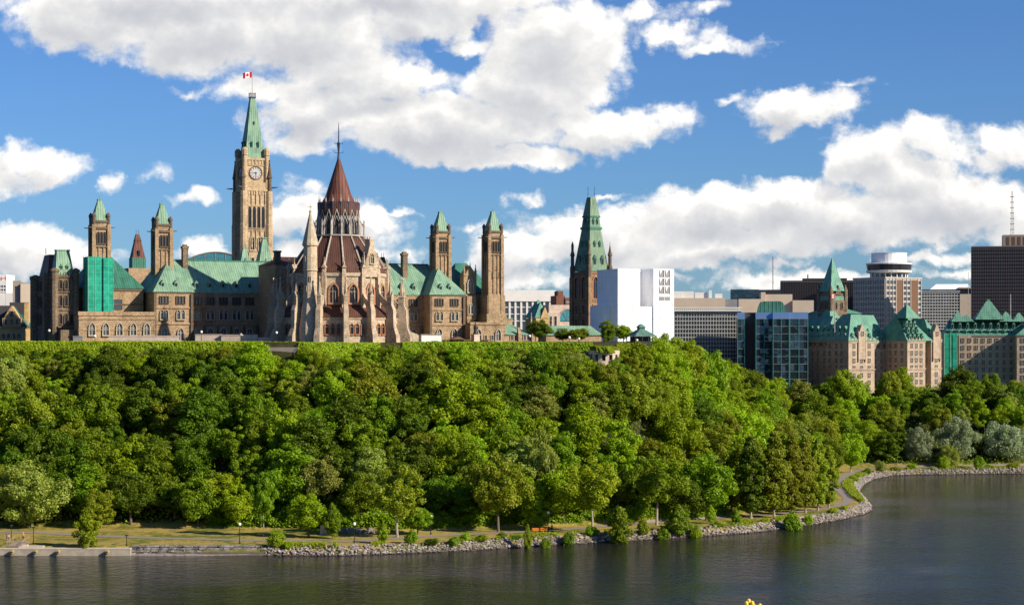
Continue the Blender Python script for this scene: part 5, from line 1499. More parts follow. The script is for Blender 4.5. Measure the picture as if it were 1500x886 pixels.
# mirrored glass block with slanted blue top
t = place(1080, 815, -6, 'mirror_glass_block', 'stepped mirror glass office building with teal uprights and slanted blue top')
W = xw(1178, t, 815, -6)
steps = [(0, .115, 2), (.115, .275, 6), (.275, .53, 0), (.53, .78, -2), (.78, 1.06, -1)]
gw = MB(); tp = MB(); ml = MB(); pn = MB(); lt = MB()
for i, (a, b, y) in enumerate(steps):
    x0, x1 = a*W, b*W
    zt = CZ(467, 818); ztt = CZ(457.5, 818)
    gw.box(x0, x1 - .02, y + .12, 26, -16, zt - .02)
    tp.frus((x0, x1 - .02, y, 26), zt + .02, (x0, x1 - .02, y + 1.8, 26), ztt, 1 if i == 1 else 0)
    pn = MB()
    if i != 1:
        nx = max(2, int((x1 - x0)/1.7))
        for j in range(11):
            for k in range(nx):
                # every pane hangs a little out of true
                xa, xb = x0 + (x1-x0)*k/nx + .03, x0 + (x1-x0)*(k+1)/nx - .03
                za, zb = zt - 3.2*(j+1) + .05, zt - 3.2*j - .05
                tx, tz = random.gauss(0, .016), random.gauss(0, .016)
                w2_, h2_ = (xb-xa)/2, (zb-za)/2
                pn.add([(xa, y - tx*w2_ - tz*h2_, za), (xb, y + tx*w2_ - tz*h2_, za), (xb, y + tx*w2_ + tz*h2_, zb), (xa, y - tx*w2_ + tz*h2_, zb)], [(0, 1, 2, 3)])
        for j in range(11):
            z = zt - 3.2*j
            MB().box(x0, x1 - .03, y - .12, y - .05, z - .06, z + .06).build('floor_line', M['lead'], t)
        pn.build('glass_panes', M['cur_blue'], t)
    for x in ((x0 + .15, x1 - .2) if b - a < .2 else (x0 + .15, (x0 + x1)/2, x1 - .2)):
        ml.box(x - .14, x + .14, y - .22, y - .13, -16, zt)
gw.build('dark_core', M['dark_bld'], t); tp.build('slanted_top', [M['cur_sky'], M['dark_bld']], t); ml.build('uprights', M['teal'], t)
hang('barrel_roof', M['copper_dk'], t, lambda mb: mb.ext([(W*.31, CZ(457.4, 824))] + [(W*.31 + (W*.42)*(.5 - .5*math.cos(PI*k/10)), CZ(457.4, 824) + (CZ(441.5, 824) - CZ(457.4, 824))*min(1, 1.5*math.sin(PI*k/10))) for k in range(1, 10)] + [(W*.73, CZ(457.4, 824))], 6, 18))
hang('roof_ribs', M['copper_ch'], t, lambda mb: [mb.box(W*(.36 + .06*k), W*(.36 + .06*k) + .18, 5.9, 18, CZ(458, 824), CZ(441.8, 824)) for k in range(6)])
# dark long office behind
t = place(1143, 1150, -8, 'dark_slab_block', 'long dark office slab with a rooftop chimney behind the copper spire')
W = xw(1252, t, 1150, -8)
hang('wall', M['dark_bld'], t, lambda mb: mb.box(0, W, 0, 25, 0, CZ(411, 1150)).box(W*.3, W*.9, 4, 20, 0, CZ(407.5, 1150)))
hang('chimney', M['black'], t, lambda mb: mb.box(W*.365, W*.38, 4, 6, CZ(408, 1150), CZ(402, 1150)))
gr_ = MB(); grid(gr_, 0, W, CZ(460, 1150), CZ(413, 1150), 44, 1, .16, .4); gr_.build('mullions', M['mull_dk'], t)

# ------------------------------------------------------------------ chateau style office
CH0 = at(1243, 818, 0)
ch = thing('chateau_office', 'chateau style limestone office block with steep green copper roofs and a spire', 'building', (CH0.x, CH0.y, 22), R(30))
z0 = -2
EVc = CZ(499, 825)
def ch_walls(mb):
    mb.box(0, 14.4, 0, 40, z0, EVc)                  # corner pavilion and the long left range behind it
    mb.box(14.4, 33.9, 15, 30, z0, EVc - .8)          # recessed centre
    mb.box(33.9, 44.2, 1, 24, z0, EVc)
    mb.box(44.2, 47.6, 4, 24, z0, EVc - .4)
    mb.box(47.6, 53.6, 1, 24, z0, EVc + .02)
    for z in (EVc - .7, EVc - 12.6):
        mb.box(-.25, 14.6, -.3, 0, z, z + .6); mb.box(-.3, 0, -.3, 40, z, z + .6)
        mb.box(33.7, 44.4, .7, 1, z, z + .6); mb.box(47.4, 53.8, .7, 1, z, z + .6); mb.box(14.4, 33.9, 14.75, 15, z - .7, z - .2); mb.box(33.6, 33.9, 1, 15, z, z + .6)
hang('wall', M['stone_ch'], ch, ch_walls)
wc = rectwin(1.25, 1.9, 2, 2, .14, .22, 'win_dk', 'frame', 'stone_ch')
rows = [EVc - 3.2 - 3.15*k for k in range(7)]
for z in rows:
    for x in (3.0, 7.2, 11.4):
        win(ch, wc, x, 0, z)
    for y in (4.5, 8, 12.5, 16, 20.5, 24, 28.5, 32):
        if z > rows[5] - .1: win(ch, wc, 0, y, z, R(-90))
    for x in (17.2, 20.8, 24.2, 27.6, 31.2):
        if z > rows[5] - .1: win(ch, wc, x, 15, z - .6)
    for y in (4.5, 8.5, 12):
        if z > rows[5] - .1: win(ch, wc, 33.9, y, z, R(-90))
    for x in (36.4, 39, 41.8):
        win(ch, wc, x, 1, z)
    for x in (50.6,):
        win(ch, wc, x, 1, z)
def ch_roof(mb):
    mb.hip(-.6, 15.0, -.6, 20, EVc + .01, CZ(460, 825), 7.6, 'y')
    mb.hip(-.5, 14.9, 15, 40.6, EVc, CZ(463, 840), 4.0, 'y')
    mb.hip(14.6, 34.2, 14.5, 30.5, EVc - .8, CZ(461, 840), 1.0)
    mb.hip(33.3, 48.0, .4, 24.4, EVc + .01, CZ(462, 840), 4.5, 'x')
    mb.hip(47.0, 54.2, .5, 24, EVc + .03, CZ(466, 843), 8, 'y')
    mb.frus((35.0, 43.2, 3, 12), CZ(466, 838), (38.6, 39.6, 6.8, 7.8), CZ(447, 838))
    mb.frus((8, 14, 22, 30), CZ(466, 838), (10.5, 11.5, 25, 26), CZ(449, 838))
    mb.box(10, 30, 27, 40, EVc, CZ(459, 850)); mb.hip(9.5, 30.5, 26.5, 40.5, CZ(459, 850), CZ(452, 850), 3)
hang('roof', M['copper_ch'], ch, ch_roof)
each('frieze', M['stone_dk'], ch, [lambda mb: mb.box(-.12, 0, 14.5, 40, EVc - 2.4, EVc - .75), lambda mb: mb.box(14.4, 33.6, 14.86, 15, EVc - 3.4, EVc - 1.6)])
def ch_gable(mb, x0, x1, y):
    xm = (x0 + x1)/2; zt = CZ(476, 822)
    mb.box(x0, x1, y - .55, y + 2.5, EVc - 8, CZ(489, 822))
    mb.ext([(x0 - .2, CZ(489, 822)), (x1 + .2, CZ(489, 822)), (x1 - .6, CZ(484, 822)), (xm + .5, zt), (xm - .5, zt), (x0 + .6, CZ(484, 822))], y - .55, y + 2.2)
    for x in (x0, x1):
        mb.lathe(x, y - .3, [(.4, EVc - 9), (.4, CZ(488, 822)), (.05, CZ(484, 822))], 8)
    finial(mb, xm, y, zt, 1.4, .3)
gG = hang('gable', M['stone_ch'], ch, lambda mb: ch_gable(mb, 5.3, 9.1, 0)); win(gG, wc, 7.2, -.56, CZ(492, 822))
gG = hang('gable', M['stone_ch'], ch, lambda mb: ch_gable(mb, 48.6, 52.6, 1)); win(gG, wc, 50.6, .44, CZ(492, 822))
dmc = dormer_mesh(1.2, 1.7, 2.0, 'copper_ch', 'c')
for k in range(9):
    link('dormer', dmc, ch, (.75, 3.2 + 3.7*k, EVc + .5), R(-90)); link('dormer', dmc, ch, (2.2, 5.0 + 3.7*k, EVc + 3.6), R(-90))
for k in range(6):
    link('dormer', dmc, ch, (16.4 + 3.2*k, 15.5, EVc - .4)); link('dormer', dmc, ch, (16.4 + 3.2*k, 17.6, EVc + 2.6))
for x in (2.4, 12):
    link('dormer', dmc, ch, (x, .1, EVc + .5))
for k in range(4):
    link('dormer', dmc, ch, (35.6 + 2.4*k, 1.1, EVc + .4))
for k in range(3):
    link('dormer', dmc, ch, (36.4 + 2.6*k, 3.0, EVc + 3.4)); link('dormer', dmc, ch, (37.0 + 2.2*k, 4.8, EVc + 6.2))
hang('stone_cresting', M['stone_ch'], ch, lambda mb: [mb.gable(1.0 + 2.0*k, 2.2 + 2.0*k, -.35, .1, EVc, EVc + 1.5) for k in range(7)] + [mb.gable(34.3 + 1.9*k, 35.4 + 1.9*k, .65, 1.1, EVc, EVc + 1.4) for k in range(5)] + [mb.gable(15 + 1.9*k, 16.2 + 1.9*k, 14.6, 15.1, EVc - .8, EVc + .6) for k in range(10)])
# its central spire tower
o = at(1219, 850, 0)
def local_of(parent, p):
    return Matrix.Rotation(-parent.rotation_euler.z, 3, 'Z') @ (Vector(p) - Vector(parent.location))
lo = local_of(ch, (o.x, o.y, 22))
def sp_w(mb):
    mb.box(lo.x-4.6, lo.x+4.6, lo.y-4.6, lo.y+4.6, z0, CZ(440, 850))
    mb.box(lo.x-4.0, lo.x+4.0, lo.y-4.0, lo.y+4.0, CZ(440, 850), CZ(430, 850))
    for sx in (-1, 1):
        for sy in (-1, 1):
            mb.lathe(lo.x+sx*4.1, lo.y+sy*4.1, [(1.0, CZ(455, 850)), (1.0, CZ(426, 850)), (.7, CZ(423, 850)), (.1, CZ(417, 850))], 8)
    mb.gable(lo.x-1.8, lo.x+1.8, lo.y-4.4, lo.y, CZ(432, 850), CZ(418, 850))
sp = hang('spire_tower', M['stone_dk'], ch, sp_w)
hang('spire', M['copper_ch'], sp, lambda mb: mb.frus((lo.x-4.6, lo.x+4.6, lo.y-4.6, lo.y+4.6), CZ(426.5, 850), (lo.x-3.3, lo.x+3.3, lo.y-3.3, lo.y+3.3), CZ(418, 850)).pyr(lo.x-3.3, lo.x+3.3, lo.y-3.3, lo.y+3.3, CZ(418, 850), CZ(376.5, 850)).box(lo.x-4.3, lo.x+4.3, lo.y-4.3, lo.y+4.3, CZ(440, 850)+.01, CZ(434, 850)))
for k in (-1.6, 1.6):
    win(sp, lancet(.9, 2.6, .2, .3, 1, 'win_dk', 'trim_dk', 'trim_dk'), lo.x+k, lo.y-4.6, CZ(452, 850)); win(sp, lancet(.9, 2.6, .2, .3, 1, 'win_dk', 'trim_dk', 'trim_dk'), lo.x-4.6, lo.y+k, CZ(452, 850), R(-90))
p = at(1222.7, 826, 0)
fp = thing('flagpole', 'white flagpole rising before the left range of the chateau style office', 'flagpole', (p.x, p.y, CZ(468, 826) + 22))
hang('pole', M['lead_lt'], fp, lambda mb: mb.tube((0, 0, -10), (0, 0, zat(430, 826) - fp.location.z), .2, .14))
maple_flag('flag', 'limp red and white flag on the chateau office flagpole', 'flag', (p.x, p.y - .3, zat(436, 826)), 1.8, 1.4, R(10))

# ------------------------------------------------------------------ right hand stone block
JB0 = at(1385, 868, 0)
jb = thing('justice_block', 'grey limestone block with green copper pyramid roofs at the right edge', 'building', (JB0.x, JB0.y, 22), R(-8))
We = xw(1486, jb, 868, -8)
EVj = CZ(491, 870)
hang('wall', M['stone_ch'], jb, lambda mb: mb.box(0, We, 0, 22, z0, EVj).box(We, We + 22, -9, 22, z0, EVj + .02).box(-.2, We, -.3, 0, EVj - .6, EVj).box(We-.3, We+22, -9.3, -9, EVj - .6, EVj).box(We - .3, We, -9, -.3, EVj-.6, EVj).box(We*.19, We*.36, -1.2, 0, z0, EVj + .01))
def jb_roof(mb):
    mb.hip(-.5, We + 6, -.5, 22.5, EVj, CZ(468, 872), 3)
    mb.hip(We - .6, We + 22, -9.6, 22, EVj + .03, CZ(462, 860), 7, 'y')
    x = xw(1451, jb, 872, -8)
    mb.frus((x-6.5, x+6.5, 3, 16), CZ(468, 872), (x-1.0, x+1.0, 8.6, 10.4), CZ(441, 872)); mb.box(x-.6, x+.6, 8.8, 10.2, CZ(441, 872), CZ(438, 872))
    for px, py in ((1405, 456), (1418, 461), (1476, 456), (1495, 458)):
        x = xw(px, jb, 872, -8)
        mb.frus((x-3.2, x+3.2, 3, 12), CZ(471, 872), (x-.3, x+.3, 6.6, 7.4), CZ(py, 872))
jr = hang('roof', M['copper_ch'], jb, jb_roof)
for k in range(9):
    link('dormer', dmc, jr, (2.0 + 3.4*k, .6, EVj + .4)); link('dormer', dmc, jr, (3.4 + 3.4*k, 3.4, EVj + 3.2))
wj = rectwin(1.2, 1.9, 2, 2, .14, .22, 'win_dk', 'frame', 'stone_ch')
for k in range(10):
    for j in range(6):
        x = 1.6 + k*(We - 3.2)/9
        win(jb, wj, x, -1.2 if We*.19 < x < We*.36 else 0, EVj - 3.3 - 3.3*j)
for k in range(3):
    for j in range(6):
        win(jb, wj, We + 2.5 + 3.3*k, -9, EVj - 3.3 - 3.3*j)
hang('roof_mast', M['lead_lt'], jb, lambda mb: mb.tube((xw(1482.5, jb, 868, -8), 6, CZ(470, 870)), (xw(1482.5, jb, 868, -8), 6, CZ(431, 870)), .28, .2))
p = at(1383, 850, 0)
nt2 = thing('scaffold', 'upright scaffold in green netting between the two stone office blocks', 'scaffold', (p.x, p.y, 22), R(-8))
W = xw(1402, nt2, 850, -8)
hang('netting', M['net'], nt2, lambda mb: mb.box(0, W*.45, 0, 5, 0, CZ(489, 852)).box(W*.47, W, .6, 5, 0, CZ(488, 852)))
hang('scaffold_poles', M['lead_lt'], nt2, lambda mb: [mb.tube((x, -.1, 0), (x, -.1, CZ(487, 852)), .1) for x in (0, W*.46, W)])

# ------------------------------------------------------------------ hotel tower with a revolving drum
t = place(1297, 1100, 32, 'round_top_tower', 'pale hotel tower with a dark ringed round drum and white cylinder on top')
Wr = xw(1350, t, 1100, 32)
def depth_for(px, c, th):
    tt = (px - CX)/FOC; v = (-math.sin(R(th)), math.cos(R(th)))
    return (tt*c.location.y - c.location.x)/(v[0] - tt*v[1])
Dl = depth_for(1250, t, 32)
zt = CZ(407.5, 1100)
hang('wall', M['hotel'], t, lambda mb: mb.box(0, Wr, 0, Dl, 0, zt).box(-.3, Wr+.3, -.3, Dl+.3, zt, CZ(405.5, 1100)))
hang('brown_panels', M['brown'], t, lambda mb: mb.box(Wr*.30, Wr*.46, -.2, -.01, 0, zt - .8).box(Wr*.70, Wr*.87, -.2, -.01, 0, zt - .8))
for j in range(16):
    z = zt - 3.2 - 3.15*j
    each('window_band', M['win'], t, [lambda mb, a=a, b=b: mb.box(Wr*a, Wr*b, -.1, -.005, z, z + 2.0) for a, b in ((.02, .29), (.48, .69), (.89, .985))] + [lambda mb: mb.box(-.1, -.005, .4, Dl - .4, z, z + 2.1)])
gr_ = MB()
for a, b, n_ in ((.02, .29, 3), (.48, .69, 2), (.89, .985, 1)):
    for k in range(n_ + 1):
        x = Wr*(a + (b-a)*k/n_); gr_.box(x - .2, x + .2, -.35, -.102, 0, zt)
for k in range(14):
    y = .4 + (Dl - .8)*k/13; gr_.box(-.35, -.102, y - .2, y + .2, 0, zt)
gr_.build('fins', M['hotel'], t)
cx_, cy_ = Wr*.5, Dl*.45
hang('drum_glass', M['cur_dark'], t, lambda mb: mb.lathe(cx_, cy_, [(10.6, zt), (10.6, CZ(399, 1115)), (12.6, CZ(396, 1115)), (13.2, CZ(387, 1115)), (12, CZ(386.5, 1115))], 32))
hang('drum_rings', M['white_wall'], t, lambda mb: mb.lathe(cx_, cy_, [(10.7, CZ(400.5, 1115)), (13.0, CZ(399.3, 1115)), (13.2, CZ(396.2, 1115)), (12.4, CZ(396, 1115))], 32).lathe(cx_, cy_, [(13.3, CZ(387.6, 1115)), (13.4, CZ(385.8, 1115)), (11, CZ(385, 1115))], 32))
hang('drum_mullions', M['white_wall'], t, lambda mb: [mb.tube((cx_ + 10.65*math.cos(a), cy_ + 10.65*math.sin(a), zt), (cx_ + 10.65*math.cos(a), cy_ + 10.65*math.sin(a), CZ(400, 1115)), .35, .35, 4) for a in [2*PI*k/20 for k in range(20)]])
hang('top_cylinder', M['white'], t, lambda mb: mb.lathe(cx_, cy_, [(10.2, CZ(386, 1115)), (10.2, CZ(371.5, 1115)), (10.4, CZ(371.4, 1115)), (10.4, CZ(370.6, 1115)), (6, CZ(370.4, 1115))], 32))
# block right of it
t = place(1350, 1200, -11, 'banded_block', 'dark banded glass block with a white roof hood and beige right end')
W = xw(1406, t, 1200, -11); W2 = xw(1424, t, 1200, -11)
hang('glass_wall', M['cur_dark'], t, lambda mb: mb.box(0, W, 0, 25, 0, CZ(424, 1200)))
hang('end_wall', M['beige'], t, lambda mb: mb.box(W, W2, -.5, 25, 0, CZ(431, 1200)).box(W - .5, W2 + .3, -.8, 25, CZ(423, 1200), CZ(421, 1200)))
hang('end_glass', M['cur_dark'], t, lambda mb: mb.box(W, W2, -.4, 24, CZ(431, 1200), CZ(423, 1200)))
hang('roof_hood', M['white'], t, lambda mb: mb.frus((5, W2 - 1, 2, 20), CZ(424, 1200), (9, W2 - 2, 5, 18), CZ(416, 1200)))
gr_ = MB(); grid(gr_, 0, W, CZ(482, 1200), CZ(429, 1200), 14, 12, .35, .7); gr_.box(-.3, W + .2, -.6, 0, CZ(427.5, 1200), CZ(426, 1200)); gr_.build('bar_grid', M['frame'], t)
# dark tower at the right edge
t = place(1423, 1050, -13, 'dark_office_tower', 'tall dark bronze office tower cut by the right edge')
W = xw(1560, t, 1050, -13)
hang('glass_wall', M['dark_bld'], t, lambda mb: mb.box(0, W, 0, 30, 0, CZ(361, 1050)))
gr_ = MB(); grid(gr_, 0, W, CZ(500, 1050), CZ(362, 1050), 40, 1, .18, .8)
for j in range(26):
    gr_.box(0, W, -.12, -.006, CZ(366 + 5.2*j, 1050), CZ(364.6 + 5.2*j, 1050))
gr_.build('mullions', M['mull_dk'], t)
xa = xw(1469, t, 1050, -13)
hang('penthouse', M['beige_dk'], t, lambda mb: mb.box(xa, xa + 25, 5, 22, CZ(361, 1050), CZ(344, 1050)))
hang('penthouse_louvres', M['brown'], t, lambda mb: [mb.box(xa + 2 + 3*k, xa + 3.6 + 3*k, 4.9, 4.99, CZ(359, 1050), CZ(347, 1050)) for k in range(4)])
xm_ = xw(1483.5, t, 1050, -13)
ms = MB(); mast(ms, CZ(279, 1050) - CZ(344, 1050), .9, 14)
for k in range(7):
    ms.box(-1.1, 1.1, -.15, .15, 3.0*k + 3, 3.0*k + 3.4)
ms.build('lattice_mast', M['beige_dk'], t, (xm_, 10, CZ(344, 1050)))
p = at(1418.5, 1100, 0)
an = thing('radio_mast', 'short thin mast beside the dark office tower at right', 'mast', (p.x, p.y, 22))
hang('pole', M['lead_lt'], an, lambda mb: mb.tube((0, 0, 0), (0, 0, zat(398, 1100) - 22), .2, .12))

# ------------------------------------------------------------------ trees
def leaf_cloud(clumps, n, size, droop=0.0):
    """leaf sprays (small four-cornered faces) spread through the clumps of a crown"""
    cl = np.array([c[:3] for c in clumps]); cr = np.array([c[3] for c in clumps])
    wgt = cr**2; wgt = wgt/wgt.sum()
    k = RNG.choice(len(clumps), n, p=wgt)
    d = RNG.normal(size=(n, 3)); d /= np.linalg.norm(d, axis=1)[:, None]
    rad = cr[k]*RNG.uniform(0.45, 1.05, n)**0.6*np.where(RNG.uniform(size=n) < .13, RNG.uniform(1.0, 1.5, n), 1.0)
    pos = cl[k] + d*rad[:, None]*np.array([1, 1, .82])
    if droop:
        pos[:, 2] -= droop*(rad/cr.max())*RNG.uniform(0, 1, n)
    nrm = d + RNG.normal(size=(n, 3))*0.55 + np.array([0, 0, .25])
    nrm /= np.linalg.norm(nrm, axis=1)[:, None]
    t = np.cross(nrm, RNG.normal(size=(n, 3))); t /= np.linalg.norm(t, axis=1)[:, None]
    b = np.cross(nrm, t)
    s_ = size*RNG.uniform(.6, 1.35, n)[:, None]
    v = np.stack([pos + t*s_, pos + b*s_*.62, pos - t*s_*.9, pos - b*s_*.62 + nrm*s_*.18], 1).reshape(-1, 3)
    f = np.arange(4*n).reshape(n, 4)
    return v, f
def crown_mesh(name, clumps, n, size, droop=0.0):
    v, f = leaf_cloud(clumps, n, size, droop)
    me = bpy.data.meshes.new(name)
    me.from_pydata(v.tolist(), [], f.tolist())
    me.materials.append(LEAF['mid'])
    return me
def clumps_round(rx, rz, zc, n, r0, r1, flat=0.25, top=1.0):
    out = []
    for i in range(n):
        u = 1 - 2*(i + .5)/n; a = i*2.39996 + RNG.uniform(-.5, .5)
        rr = RNG.uniform(.5, 1.12)
        s_ = math.sqrt(1 - u*u)
        wz = 1.0 if u > 0 else (1 - flat)
        out.append((rx*rr*s_*math.cos(a), rx*rr*s_*math.sin(a), zc + rz*rr*u*wz, RNG.uniform(r0, r1)*(1.0 - .25*max(0, u)*top)))
    out.append((0, 0, zc, rx*.55))
    return out
def clumps_col(rx, z0, z1, n, r0, r1):
    out = []
    for i in range(n):
        f = (i + .5)/n; a = i*2.39996
        taper = min(1, .55 + 1.4*f)*min(1, 1.9*(1 - f) + .12)
        r = rx*taper*RNG.uniform(.3, .9)
        out.append((r*math.cos(a), r*math.sin(a), z0 + (z1 - z0)*f + RNG.uniform(-.4, .4), RNG.uniform(r0, r1)*(.55 + .45*taper)))
    return out
def trunk_mesh(name, h, r, limbs, lean=.3, twin=False):
    mb = MB()
    def bough(p0, p1, r0, r1, n=3, wob=.25):
        p0, p1 = Vector(p0), Vector(p1); prev, pr = p0, r0
        for k in range(1, n+1):
            q = p0.lerp(p1, k/n) + Vector((RNG.uniform(-wob, wob), RNG.uniform(-wob, wob), 0))*(1 if k < n else 0)
            rr = r0 + (r1 - r0)*k/n
            mb.tube(prev, q, pr, rr, 6); prev, pr = q, rr
        return prev
    tops = []
    for s_ in ((-.5, .5) if twin else (0,)):
        x = RNG.uniform(-lean, lean) + s_*1.6
        mb.lathe(s_, 0, [(r*1.7, -.6), (r*1.25, .1), (r, .6)], 7)
        bough((s_, 0, .5), (x, RNG.uniform(-lean, lean), h), r, r*.35, 5, .15)
        for k in range(limbs):
            f = RNG.uniform(.6, .95); a = k*2.4 + s_*3
            L = h*RNG.uniform(.14, .26)
            base = Vector((s_ + (x - s_)*f, 0, h*f))
            bough(base, base + Vector((L*math.cos(a), L*math.sin(a), L*RNG.uniform(.35, .8))), r*.4, r*.12, 3, .2)
    me = mb.mesh(name, [M['bark']])
    return me
KINDS = {}
def kind(nm, h, r, clumps, n, size, th, tr, limbs, droop=0.0, twin=False):
    KINDS.setdefault(nm, []).append((crown_mesh('crown', clumps, n, size, droop), trunk_mesh('trunk', th, tr, limbs, twin=twin), h, r))
for i in range(4):
    kind('round', 13.0, 5.6, clumps_round(4.3, 5.2, 7.2, 46 + 4*i, 1.0, 1.8), 15000, .235, 8.0, .28, 4)
for i in range(7):
    kind('full', 12.5, 5.4, clumps_round(4.2 - .1*i, 5.2 + .12*i, 6.3 + .1*i, 50 + 5*i, .8, 1.75, .1), 16000, .235, 8.0, .26, 3)
for i in range(4):
    kind('oval', 15.0, 4.6, clumps_round(3.3, 6.6, 7.7, 48, .8, 1.55, .1), 14000, .23, 10, .25, 3)
for i in range(4):
    kind('loose', 14.0, 5.2, clumps_round(4.2, 5.2, 8.2, 38, .6, 1.45), 9500, .22, 9.5, .22, 6, .9)
for i in range(4):
    kind('column', 18.0, 3.3, clumps_col(3.0, 1.8, 17.4, 64, .7, 1.3), 15000, .225, 14, .26, 0)
for i in range(3):
    kind('willow', 13.0, 5.6, clumps_round(4.4, 4.9, 6.7, 46, .9, 1.9, 0.0), 17000, .21, 7.0, .35, 3, 1.8)
for i in range(2):
    kind('young', 9.0, 3.5, clumps_col(3.2, 1.4, 8.6, 36, .75, 1.3), 6500, .22, 6.0, .11, 3)
for i in range(3):
    kind('bush', 3.4, 2.3, clumps_round(1.5, 1.2, 1.5, 20, .45, .95), 3000, .16, 1.4, .06, 3)

TREES = []
FRONT = []
KNAME = {'round': 'broadleaf_tree', 'full': 'oak_tree', 'oval': 'maple_tree', 'loose': 'ash_tree', 'column': 'poplar_tree', 'willow': 'willow_tree', 'young': 'young_tree', 'bush': 'shrub'}
def tree(kd, x, y, h, wr=1.0, leaf='mid', label=None, group=None, z=None, bark='bark', name='tree', v=None, sink=.0):
    var = KINDS[kd]; cm, tm, h0, r0 = var[(len(TREES) if v is None else v) % len(var)]
    s_ = h/h0
    zz = gz(x, y) if z is None else z
    t = bpy.data.objects.new('shrub' if name == 'shrub' else KNAME[kd], None); COL.objects.link(t)
    t.empty_display_size = 1
    t.location = (x, y, zz - .15 - sink); t.rotation_euler = (0, 0, RNG.uniform(0, 6.28)); t.scale = (s_*wr, s_*wr, s_)
    c = link('crown', cm, t); k = link('trunk', tm, t)
    c.material_slots[0].link = 'OBJECT'; c.material_slots[0].material = LEAF[leaf]
    if bark != 'bark':
        k.material_slots[0].link = 'OBJECT'; k.material_slots[0].material = M[bark]
    t['category'] = 'shrub' if kd == 'bush' else 'tree'
    if group: t['group'] = group
    if label: t['label'] = label
    TREES.append((t, kd, leaf, x, y, h, r0*s_*wr, label))
    return t
def ftree(px, yb, yt, wpx, kd, leaf, label, bark='bark', group='trees along the riverside', D=None):
    """a tree of the front rows, by its foot, top and width as seen"""
    D = 49.5*FOC/(yb - HY) if D is None else D
    x = (px - CX)/FOC*D
    zz = gz(x, D); h = zat(yt, D) - zz
    r = wpx/2/FOC*D
    var = KINDS[kd]; v = RNG.integers(len(var)); _, _, h0, r0 = var[v]
    wr = r/(r0*h/h0)
    FRONT.append((x, D, r))
    return tree(kd, x, D, h, wr, leaf, label, group, bark=bark, v=int(v))
# single trees that stand out along the river
ftree(45, 771, 668, 112, 'willow', 'grey', 'wide pale green tree low at the far left behind the lawn')
ftree(128, 797, 741, 44, 'young', 'bright', 'small bright green tree standing alone on the left lawn')
ftree(146, 772, 706, 52, 'oval', 'olive', 'yellow green tree just behind the small bright lawn tree')
ftree(192, 769, 690, 74, 'round', 'dark', 'dark large leaved tree right of the small bright lawn tree')
ftree(256, 768, 706, 80, 'round', 'dark', 'dark shaded tree at the lawn edge right of the large leaved one')
ftree(325, 768, 690, 84, 'round', 'yellow', 'yellow green spreading tree behind the lower path, left of the slender birch')
ftree(386, 783, 688, 44, 'loose', 'mid', 'slender birch like tree with a thin pale trunk beside the path', 'bark_lt')
ftree(452, 784, 720, 62, 'round', 'bright', 'bright low tree left of the stone ruin')
ftree(487, 786, 736, 30, 'young', 'mid', 'small upright tree leaning over the stone ruin')
ftree(468, 771, 662, 80, 'round', 'grey', 'grey green tree behind the bright low tree by the ruin')
ftree(528, 774, 690, 66, 'round', 'mid', 'mid green tree rising over the grey boulders')
ftree(582, 784, 678, 88, 'loose', 'olive', 'tall airy tree with a pale leaning trunk right of the boulders', 'bark_lt')
ftree(612, 780, 738, 50, 'round', 'mid', 'low leafy tree between the airy tree and the inland globe lamp')
ftree(640, 770, 690, 70, 'round', 'dark', 'dark tree behind the inland globe lamp')
ftree(730, 776, 655, 94, 'loose', 'olive', 'tall umbrella shaped tree with a long bare brown trunk')
ftree(686, 771, 700, 70, 'oval', 'dark', 'dark narrow tree left of the umbrella shaped tree')
ftree(783, 773, 714, 44, 'young', 'bright', 'small bright tree above the orange barriers')
ftree(796, 764, 624, 54, 'loose', 'grey', 'grey green slim tree behind the orange barriers')
ftree(868, 776, 664, 92, 'loose', 'yellow', 'yellow tinted tree with two pale trunks right of the barrier lamp', 'bark_lt')
ftree(905, 762, 690, 60, 'round', 'dark', 'dark tree wedged behind the yellow tinted one')
ftree(962, 766, 655, 92, 'loose', 'mid', 'large green tree with a pale bent trunk near the shore', 'bark_lt')
ftree(1035, 759, 662, 88, 'round', 'mid', 'big round headed tree left of the poplar row')
for i, (px, yb, yt, w_) in enumerate(((1100, 756, 636, 52), (1134, 755, 628, 50), (1160, 751, 630, 44), (1180, 748, 634, 40), (1198, 745, 640, 38), (1214, 741, 650, 36))):
    ftree(px, yb, yt, w_, 'column', 'olive' if i else 'dark', ('first and widest poplar of the row, counted from the left', 'second poplar of the row, with a pale bare lower trunk', 'third poplar of the row from the left', 'fourth poplar of the row from the left', 'fifth poplar of the row, nearest but one to the path bend', 'last poplar of the row, at the path bend')[i], 'bark_lt', 'row of poplars by the path bend')
ftree(1105, 742, 640, 56, 'column', 'olive', 'tall poplar standing behind the left end of the row', D=548)
ftree(1150, 735, 632, 56, 'column', 'mid', 'tall poplar standing behind the middle of the row', D=566)
ftree(1187, 728, 636, 50, 'column', 'olive', 'tall poplar standing behind the right end of the row', D=588)
ftree(1246, 690, 633, 54, 'round', 'bright', 'bright round tree past the path bend, before the bay', 'bark_lt', D=712)
ftree(1215, 700, 640, 50, 'round', 'mid', 'mid green tree hidden partly by the last poplar', D=690)
ftree(1300, 684, 628, 50, 'oval', 'dark', 'dark upright tree at the head of the bay', D=750)
ftree(1345, 683, 620, 48, 'willow', 'silver', 'leftmost silvery willow on the far bay shore', D=749)
ftree(1402, 682, 604, 62, 'willow', 'silver', 'tallest silvery willow on the far bay shore', D=752)
ftree(1388, 683, 648, 40, 'willow', 'grey', 'low grey willow in front of the tallest silvery one', D=743)
ftree(1476, 682, 610, 70, 'willow', 'silver', 'broad silvery willow near the right edge of the far shore', D=754)
ftree(1512, 682, 618, 60, 'willow', 'grey', 'grey willow cut by the right edge of the picture', D=764)
